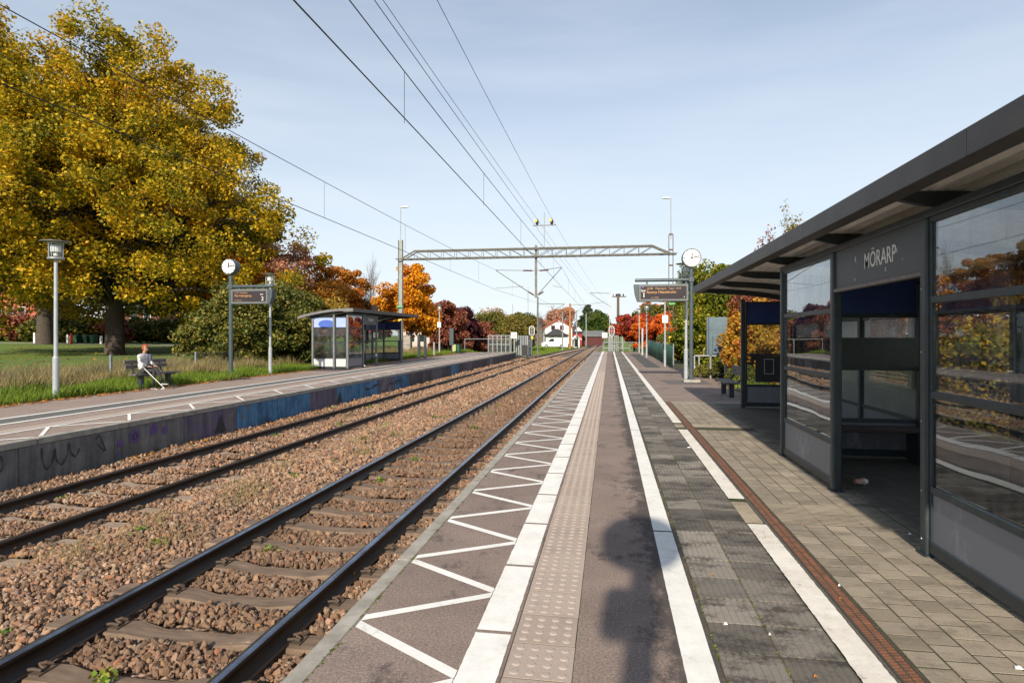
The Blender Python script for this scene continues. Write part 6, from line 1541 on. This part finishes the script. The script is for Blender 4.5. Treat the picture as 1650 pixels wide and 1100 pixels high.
row([('golden orange tree directly behind the track 2 clock', 392, 46, 418, 95, L_ORG, None, 130, 5.0),
     ('yellow tree filling the gap left of the track 2 clock', 345, 50, 405, 110, Y_BIG, None, 150, 5.0),
     ('pinkish tree above the right half of the track 2 display', 462, 50, 415, 84, L_PINK, None, 120, 4.4),
     ('reddish orange tree with pointed crown left of the bare tree', 518, 52, 430, 92, L_ORED, None, 150, 4.4),
     ('orange red tree just left of the bare tree', 556, 56, 441, 76, L_ORED, None, 90, 4.4),
     ('brown green tree behind the roof of the far shelter', 490, 48, 462, 120, L_BRG, None, 140, 4.4),
     ('rusty brown tree under the bare tree', 600, 60, 476, 90, L_REDB, None, 110, 4.0),
     ('glowing orange maple behind the left gantry mast', 662, 54, 440, 84, L_ORG, None, 105, 5.0),
     ('red brown tree behind the leaning lamp post', 712, 68, 490, 70, L_REDB, -0.2, 120, 3.8),
     ('dark purple tree right of the red brown tree', 744, 74, 493, 56, L_PURP, -0.2, 100, 3.8),
     ('scarlet bush tree low behind the lattice enclosure, its left half', 1022, 72, 507, 78, L_RED, -0.4, 130, 3.8),
     ('orange red bush tree right of the scarlet one', 1060, 66, 514, 74, L_FIRE, -0.4, 120, 3.8),
     ('brown tree behind the white notice on the camera pole', 1072, 84, 482, 80, L_OLIV, -0.4, 110, 3.6),
     ('rusty brown tree behind the track 1 display', 1050, 92, 488, 66, L_ORBR, -0.4, 80, 3.6),
     ('big green tree left of the red signal', 966, 160, 506, 46, L_GRN, -0.5, 120, 3.0),
     ('reddish bare looking tree behind the white house', 905, 170, 497, 46, L_PINK, -0.5, 50, 2.2),
     ('yellow green tree behind the track 1 clock post', 1150, 40, 432, 105, L_YG, -0.3, 150, 5.0),
     ('green tree right above the far end of the near shelter roof', 1196, 36, 440, 90, L_YG, -0.3, 120, 5.0)],
    'broadleaf_tree', 'autumn trees behind the platforms', 40)
row([('dark green hedge bush behind the track 2 clock post', 395, 31, 452, 120, L_DGRN, 0.1, 150, 5.5),
     ('tall dark bush left of the far shelter', 465, 33, 448, 105, L_DGRN, 0.1, 150, 5.5),
     ('dark bush at the left end of the hedge by the bench', 342, 32, 488, 80, L_DGRN, 0.1, 90, 5.5),
     ('olive brown bush with an orange patch behind the railing', 800, 82, 505, 86, L_OLIV, -0.3, 120, 3.4),
     ('olive green bush mass left of the left signal', 836, 90, 505, 54, L_OLIV, -0.3, 110, 3.2),
     ('low brown bush behind the litter bins', 765, 78, 520, 60, L_REDB, -0.3, 80, 3.4),
     ('clipped brown hedge behind the bollard', 716, 70, 543, 40, L_REDB, 0.0, 60, 3.2),
     ('low round bush behind the pale lamp posts', 1085, 60, 528, 46, L_OLIV, -0.4, 60, 3.6),
     ('yellow green bush filling the space behind the information board', 1128, 37, 470, 80, L_YG, -0.2, 140, 5.2),
     ('orange and yellow shrub behind the bench of the near platform', 1225, 23.5, 492, 92, L_AUT, -0.1, 170, 6.5),
     ('peach coloured shrub overhanging the information board', 1205, 27, 478, 80, L_AUT, -0.1, 130, 5.6),
     ('olive grass like shrub at the left of the empty bench', 1150, 25, 583, 50, L_OLIV, -0.1, 60, 4.6),
     ('red flecked bush low between the lamp post and the camera pole', 1098, 44, 545, 40, L_AUT, -0.3, 50, 4.6),
     ('yellow shrub behind the far end pane of the near shelter', 1275, 21, 520, 90, L_AUT, -0.1, 120, 7.0),
     ('low dark green bush right behind the empty bench', 1200, 21.5, 596, 60, L_DGRN, -0.1, 60, 5.5)],
    'shrub', 'shrubs behind the platforms', 80, bush=True)
# hedge across the far side of the lawn
for i, px in enumerate(range(-110, 420, 48)):
    x, y = atd(px, 84+3*math.sin(i)); d = depth(x, y); z = gz(x, y)
    tree('shrub', ('dark' if i % 3 else 'browner') + ' garden hedge bush %s beyond the lawn' % ['at the far left edge','behind the outbuilding','before the red brick house','left of the pale trunk','right of the pale trunk','behind the wheelie bins','just left of the thick trunk','behind the thick trunk','right of the thick trunk','far behind the bench','behind the seated person','left of the platform hedge','at the right end'][i % 13], 'shrub', x, y, z, 3.4+0.7*math.sin(i*2.1), 3.0, 1.5, 1.9, 60, 130, 0.34, 0.55, L_DGRN if i % 3 else L_REDB, 0.07, 130+i, 'hedge bushes beyond the lawn', limbs=6, trunk_name='stem', crown_name='foliage', inner=0.3, bottom=-1)
# shrubs behind the near shelter, seen through its panes
for i, (yy, mt, lb, hh) in enumerate(((3.0, L_OLIV, 'olive shrub behind the right hand window of the near shelter', 3.0), (5.6, L_REDB, 'red brown shrub seen through the right window of the near shelter', 3.6), (8.2, L_AUT, 'golden shrub seen through the near shelter doorway', 3.4), (10.8, L_REDB, 'rusty shrub behind the middle of the near shelter', 3.0), (11.2, L_YGY, 'yellow shrub behind the open half of the near shelter', 2.3), (14.2, L_REDB, 'red brown shrub behind the far corner of the near shelter', 3.0))):
    tree('shrub', lb, 'shrub', (11.5 if yy < 11 else 6.5 if yy < 12 else 7.6)+(0.4*math.sin(i*2) if yy < 11 else 0), yy+(0.8 if yy < 11 else -0.3 if yy < 12 else 0), -0.12, hh, 1.15 if 11 < yy < 12 else 1.7, hh*0.45, hh*0.53, 90, 170, 0.075, 0.34, mt, 0.06, 160+i, 'shrubs behind the near shelter', limbs=12, trunk_name='stem', crown_name='foliage', inner=0.3, bottom=-1, lump=0.2)
# conifers
def conifer(label, px, d, ptop, wpx, z0, seed):
    x, y, z = T(px, d, z0); H_ = zh(ptop, d)-z; rg = np.random.default_rng(seed); R0 = M_(wpx, d)/2
    n = 210; hh = 1-rg.uniform(0.0, 0.95, n)**0.62; an = rg.uniform(0, 6.28, n); rr_ = (1-hh)*R0*rg.uniform(0.45, 1.05, n)
    C = np.stack([rr_*np.cos(an), rr_*np.sin(an), hh*H_], 1); V, Fq = leaf_quads(C, R0*0.05+R0*0.16*(1-hh), 80, 3.0*d/FPX, rg, 0.1, 0.35)
    t = thing('conifer', label, 'tree', (x, y, z)); npobj('crown', V, Fq, L_CON, t); MB().tube([(0,0,-0.3),(0,0,H_*0.95)], [0.25, 0.04], 8).build('trunk', M_BARK, t)
conifer('tall dark conifer behind the barns', 947, 165, 489, 50, -0.5, 200); conifer('small dark conifer behind the white house', 884, 175, 505, 18, -0.5, 201)
# bare trees
def bare(label, px, d, ptop, wpx, z0, seed, m=None, leaves=None, r0=0.12, depth_=5, spread=0.55):
    x, y, z = T(px, d, z0); H_ = zh(ptop, d)-z; rr = random.Random(seed); t = thing('bare_tree', label, 'tree', (x, y, z)); b = MB(); tips = []
    def grow(p, dr, L, r, k):
        q = p + dr*L*0.5 + Vector((rr.gauss(0,.04)*L, rr.gauss(0,.04)*L, 0)); e = p + dr*L
        b.tube([p, q, e], [r, r*0.82, r*0.62], 5 if k > 3 else 6, cap=False)
        if k == 0: tips.append(e); return
        for i in range(3 if k > 1 else 2):
            a = Vector((rr.gauss(0,1), rr.gauss(0,1), rr.uniform(0.1,0.9))).normalized()
            nd = (dr*(1-spread) + a*spread).normalized(); nd.z = abs(nd.z)*0.9+0.12
            grow(p + dr*L*rr.uniform(0.55, 1.0), nd.normalized(), L*rr.uniform(0.58,0.78), r*0.55, k-1)
        grow(e, (dr+Vector((rr.gauss(0,.12),rr.gauss(0,.12),0.1))).normalized(), L*0.75, r*0.62, k-1)
    grow(Vector((0,0,-0.2)), Vector((0,0,1)), H_*0.30, r0, depth_)
    zm = max(v[2] for v in b.v); k = H_/zm; xm = max(abs(v[0]) for v in b.v); kx = M_(wpx, d)/2/xm
    b.v = [(v[0]*kx, v[1]*kx, v[2]*k) for v in b.v]; b.build('branches', m or M_BARK, t, recalc=False, smooth=True)
    if leaves:
        C = np.array([(v.x*kx, v.y*kx, v.z*k) for v in tips]); V, Fq = leaf_quads(C, np.full(len(C), M_(wpx, d)*0.035), leaves[1], leaves[2], np.random.default_rng(seed), 0.2, 0.8); npobj('crown', V, Fq, leaves[0], t)
    return t
M_TWIG = mat('pale grey twigs', (0.16,0.13,0.12), (0.11,0.09,0.085), 5, 0.9)
bare('leafless tree right of the orange trees', 597, 58, 406, 66, None, 301, M_TWIG, r0=0.13)
bare('bare crown above the olive bushes', 796, 90, 494, 62, -0.3, 302, M_TWIG, (L_PINK, 2, 0.22), r0=0.2)
bare('thin pale birch behind the gantry drop post', 868, 125, 492, 20, -0.4, 303, M_TWIG, r0=0.14)
bare('grey brown bare tree above the red tiled roof', 893, 150, 494, 40, -0.4, 304, M_TWIG, (L_PINK, 3, 0.3), r0=0.25)
bare('thin reddish tree rising above the near shelter roof', 1284, 30, 320, 62, -0.3, 305, M_BARK, (L_BRG, 4, 0.085), r0=0.10)
bare('low spreading rusty tree showing over the near shelter roof edge', 1236, 26, 366, 110, -0.3, 306, M_BARK, (L_REDB, 8, 0.085), r0=0.08, spread=0.75)

# ------------------------------------------------------------------ grass, weeds, fallen leaves, small plants
def grass_blades(name, label, x0, x1, y0, y1, n, h0, h1, w_, m, zf, lean=0.35, edge=None):
    X = rng.uniform(x0, x1, n); Y = y0 + (y1-y0)*rng.random(n)**1.4
    if edge is not None: k = edge(X, Y); X, Y = X[k], Y[k]
    n = len(X); Z = np.array([zf(a, b) for a, b in zip(X, Y)]); H_ = rng.uniform(h0, h1, n)*(0.7+0.5*np.sin(X*1.7+Y*0.9)**2)
    an = rng.uniform(0, 6.28, n); l_ = rng.normal(0, lean, n)*H_; l2 = rng.normal(0, lean, n)*H_; wx, wy = np.cos(an)*w_/2, np.sin(an)*w_/2
    P = np.stack([X, Y, Z], 1); A = P - np.stack([wx, wy, 0*wx+0.03], 1); B = P + np.stack([wx, wy, 0*wx-0.03], 1)
    Cc = P + np.stack([l_*0.45+wx*0.7, l2*0.45+wy*0.7, H_*0.62], 1); Dd = P + np.stack([l_*0.45-wx*0.7, l2*0.45-wy*0.7, H_*0.62], 1); E_ = P + np.stack([l_, l2, H_], 1); E2 = E_ + np.stack([wx*0.15, wy*0.15, 0*wx], 1)
    V = np.stack([A, B, Cc, Dd, E2, E_], 1).reshape(-1, 3); i6 = np.arange(n)[:, None]*6
    Fq = np.concatenate([i6+np.array([0,1,2,3]), i6+np.array([3,2,4,5])]); 
    return tag(npobj(name, V, Fq, m), label, 'grass', kind='stuff')
M_G1 = leaf_mat('fresh grass', [(0.065,0.12,0.012),(0.15,0.23,0.018),(0.27,0.33,0.045)], 0.3, 0.8, 0.4)
M_G2 = leaf_mat('dry tall grass', [(0.09,0.11,0.025),(0.20,0.18,0.06),(0.36,0.28,0.14),(0.26,0.16,0.09)], 0.25, 0.5, 0.45)
gzz = lambda a, b: gz(a, b)
grass_blades('grass_strip', 'fresh green grass verge behind the far platform', -16.6, -13.95, 6, 62, 90000, 0.10, 0.30, 0.020, M_G1, gzz)
grass_blades('tall_dry_grass', 'tall dry yellowish grass along the wire fence', -20.5, -15.8, 8, 58, 80000, 0.18, 0.62, 0.018, M_G2, gzz, 0.35)
grass_blades('grass_verge', 'green grass around the end of the far platform', -24, -9.4, 58.8, 84, 30000, 0.10, 0.28, 0.05, M_G1, lambda a, b: ground_z(a, b))
grass_blades('grass_verge', 'green grass between the tracks and the white house', -16, -4, 75, 120, 22000, 0.12, 0.30, 0.08, M_G1, lambda a, b: ground_z(a, b), edge=lambda X, Y: X < np.array([cx2(v) for v in Y])-1.8)
grass_blades('grass_verge', 'weedy grass beyond the near platform end', -0.9, 4.5, 67.2, 76, 9000, 0.12, 0.42, 0.05, M_G1, lambda a, b: -0.5)
grass_blades('grass_verge', 'weedy grass at the foot of the shrubs behind the near platform', 4.2, 8.5, 17, 22.8, 9000, 0.10, 0.40, 0.02, M_G1, lambda a, b: -0.12)
grass_blades('grass_verge', 'rough grass behind the near shelter', 5.3, 8.5, -3, 17, 9000, 0.15, 0.5, 0.018, M_G1, lambda a, b: -0.12)
# fallen leaves along the verge and on the ballast
M_FALL = leaf_mat('fallen leaves', [(0.22,0.09,0.03),(0.40,0.17,0.045),(0.55,0.26,0.05),(0.30,0.13,0.06)], 0.1, 2.0, 0.3)
def litter(name, label, x0, x1, y0, y1, n, size, z, m=M_FALL, p=1.3):
    X = rng.uniform(x0, x1, n); Y = y0+(y1-y0)*rng.random(n)**p; Z = (np.full(n, z) if not callable(z) else z(X, Y)) + rng.uniform(0.002, 0.012, n)
    C = np.stack([X, Y, Z], 1); N = n; nr = rng.normal(0, 0.25, (N, 3)); nr[:, 2] = 1; nr /= np.linalg.norm(nr, axis=1, keepdims=True)
    a = np.cross(nr, rng.normal(0, 1, (N, 3))); a /= np.linalg.norm(a, axis=1, keepdims=True); b = np.cross(nr, a); s = size*rng.uniform(.5, 1.3, (N, 1))
    V = np.stack([C-a*s*0.6, C-b*s*0.4+nr*s*0.12, C+a*s*0.6, C+b*s*0.4+nr*s*0.12], 1).reshape(-1, 3)
    return tag(npobj(name, V, np.arange(N*4).reshape(-1, 4), m), label, 'leaves', kind='stuff')
litter('fallen_leaves', 'brown and orange leaves along the back edge of the far platform', -14.15, -13.55, 6, 55, 5200, 0.07, P2Z+0.004)
litter('fallen_leaves', 'scattered leaves on the far platform verge grass', -15.6, -14.0, 6, 55, 1800, 0.07, P2Z+0.03)
litter('fallen_leaves', 'orange leaves gathered at the foot of the graffiti wall', -8.93, -8.45, 10, 58, 1700, 0.06, lambda X, Y: zb_arr(X, Y)+0.055)
litter('fallen_leaves', 'sparse leaves on the ballast', -8.5, -1.7, 3, 50, 190, 0.055, lambda X, Y: zb_arr(X, Y)+0.06)
litter('fallen_leaves', 'leaves on the lawn under the big trees', -60, -18, 18, 70, 3500, 0.14, lambda X, Y: np.array([gz(a, b) for a, b in zip(X, Y)])+0.02)
litter('fallen_leaves', 'leaves by the empty bench', 3.6, 5.2, 16.6, 26, 260, 0.06, 0.0)
# small weeds in the ballast
wp = []
for k in range(46):
    yy = 3.5+26*random.random()**1.2; xx = random.choice([random.uniform(-5.9,-4.5), random.uniform(-8.8,-8.3), random.uniform(-5.9,-4.5), random.uniform(-3.7,-2.6), random.uniform(-7.9,-6.7)]); wp.append((xx, yy, float(zb_arr(np.array([xx]), 0)[0])+0.04))
V, Fq = leaf_quads(np.array(wp), rng.uniform(0.03, 0.075, len(wp)), 46, 0.032, rng, 0.3, 0.5)
tag(npobj('ballast_weeds', V, Fq, leaf_mat('weed leaves', [(0.04,0.09,0.01),(0.10,0.20,0.02),(0.25,0.30,0.04),(0.30,0.10,0.04)], 0.2, 3, 0.6)), 'small green weeds growing between the stones', 'weeds', kind='stuff')
tw = MB(); wcl = [(random.uniform(-5.7,-4.5), 5+9*random.random()) for _ in range(9)] + [(-5.0, 7.6), (-5.2, 8.1), (-5.6, 5.4)]
for k in range(420):
    c_ = wcl[k % len(wcl)]; xx, yy = c_[0]+random.gauss(0,.14), c_[1]+random.gauss(0,.22); z = float(zb_arr(np.array([xx]),0)[0])
    for q in range(2): tw.tube([(xx,yy,z),(xx+random.gauss(0,.05),yy+random.gauss(0,.05),z+random.uniform(.08,.22))], [0.0025,0.001], 3, cap=False)
tag(tw.build('dry_weeds', M_G2, recalc=False), 'thin dry weed stalks between the two tracks', 'weeds', kind='stuff')
# moss along the kerb joint
mv = []
for k in range(520): yy = 1.5+18*random.random()**1.5; mv.append((-1.506+random.gauss(0,.006), yy + 0.15*math.sin(yy*9), 0.0))
for k in range(700): mv.append((random.choice([0.578,0.5785,0.914,1.76,1.94,2.30,1.575])+random.gauss(0,.004), 1.5+9*random.random(), -0.003))
V, Fq = leaf_quads(np.array(mv), np.full(len(mv), 0.006), 10, 0.008, rng, 0.5, 0.4)
tag(npobj('joint_moss', V, Fq, leaf_mat('moss', [(0.05,0.07,0.01),(0.11,0.13,0.015),(0.18,0.20,0.02)], 0.1, 4, 0.5)), 'green moss in the paving joints', 'moss', kind='stuff')
# chain link fence on the left verge
t = thing('wire_fence', 'low chain link fence with grey posts between the verge and the lawn', 'fence', (-17.5, 8, 0.12))
px_posts = [18.4*0+0]
for yy in (2.2, 6.9, 11.4, 15.9, 20.4, 25.0, 29.6): MB().bx(-0.035,0.035,-0.035,0.035,-0.1,0.92).build('post', mat('grey green fence post', (0.22,0.26,0.28), (0.15,0.18,0.19), 3, 0.6), t, loc=(0, yy-0.3, 0))
b = MB(); hh = 0.85; s_ = 0.075; L = 34.0; n = int(L/s_)
for k in range(n):
    y0 = k*s_
    for sg in (1, -1):
        ya, yb = y0, y0+sg*hh; b.add([(0,ya-0.0022,0.02),(0,ya+0.0022,0.02),(0,yb+0.0022,hh+0.02),(0,yb-0.0022,hh+0.02)], [(0,1,2,3)])
for z in (0.03, 0.45, 0.87): b.tube([(0.01,0,z),(0.01,L,z)], 0.003, 4)
tag(b.build('chain_link', M_GALV, t, recalc=False), kind='stuff')
# litter on the paving and in the shelter
cu = thing('paper_cup', 'crushed orange and white paper cup on the shelter floor', 'cup', (*at(1384, 781, 0.0), 0.04), rz=R(10))
MB().lathe([(0.028,-0.05),(0.038,0.05)], (0,0,0), 14, 'X').build('cup', mat('orange cup paper', (0.50,0.17,0.10), (0.5,0.4,0.35), 12, 0.7), cu); MB().lathe([(0.040,0.05),(0.040,0.062),(0.03,0.075),(0.028,0.095)], (0,0,0), 14, 'X').build('lid', M_WHITE, cu)
for px, py, lb, r_ in ((1641, 1077, 'small white paper scrap lying on the pavers at the lower right', 0.02), (1169, 1006, 'tiny white scrap lying on the ribbed tiles', 0.012), (1352, 944, 'pale little scrap on the sunlit pavers', 0.008), (1110, 721, 'small white paper bit near the inner line', 0.03), (1466, 861, 'pale scrap on the shelter threshold', 0.012), (1240, 1023, 'little pale pebble on the dark ribbed tiles', 0.006)):
    x, y = at(px, py, 0.0); b = MB(); b.add([(-r_,-r_*.5,0.003),(r_,-r_*.6,0.005),(r_*.8,r_*.5,0.012),(-r_*.6,r_*.7,0.008),(0,0,0.018)], [(0,1,4),(1,2,4),(2,3,4),(3,0,4)]); o = b.build('paper_scrap', M_WHITE, recalc=False); o.location = (x, y, 0); tag(o, lb, 'paper scrap')
for px, py, lb in ((1148, 927, 'single orange leaf on the ribbed tiles'), (1294, 847, 'orange leaf lying on the ribbed cross band'), (1354, 966, 'yellow leaf on the rusty grate'), (1314, 1092, 'reddish leaf near the inner white line'), (640, 785, 'orange maple leaf on the ballast of the far track')):
    x, y = at(px, py, 0.0 if px > 700 else -0.6); b = MB(); r_ = 0.013 if px > 700 else 0.05
    b.add([(r_*math.cos(a)*(1 if k % 2 == 0 else 0.45), r_*math.sin(a)*(1 if k % 2 == 0 else 0.45), 0.006+0.004*(k % 3)) for k, a in enumerate([2*math.pi*i/10 for i in range(10)])] + [(0,0,0.012)], [(i, (i+1)%10, 10) for i in range(10)]); o = b.build('maple_leaf', mat('orange leaf', (0.62,0.22,0.03), (0.5,0.15,0.03), 30, 0.6), recalc=False); o.location = (x, y, 0.003 if px > 700 else -0.58); tag(o, lb, 'leaf')
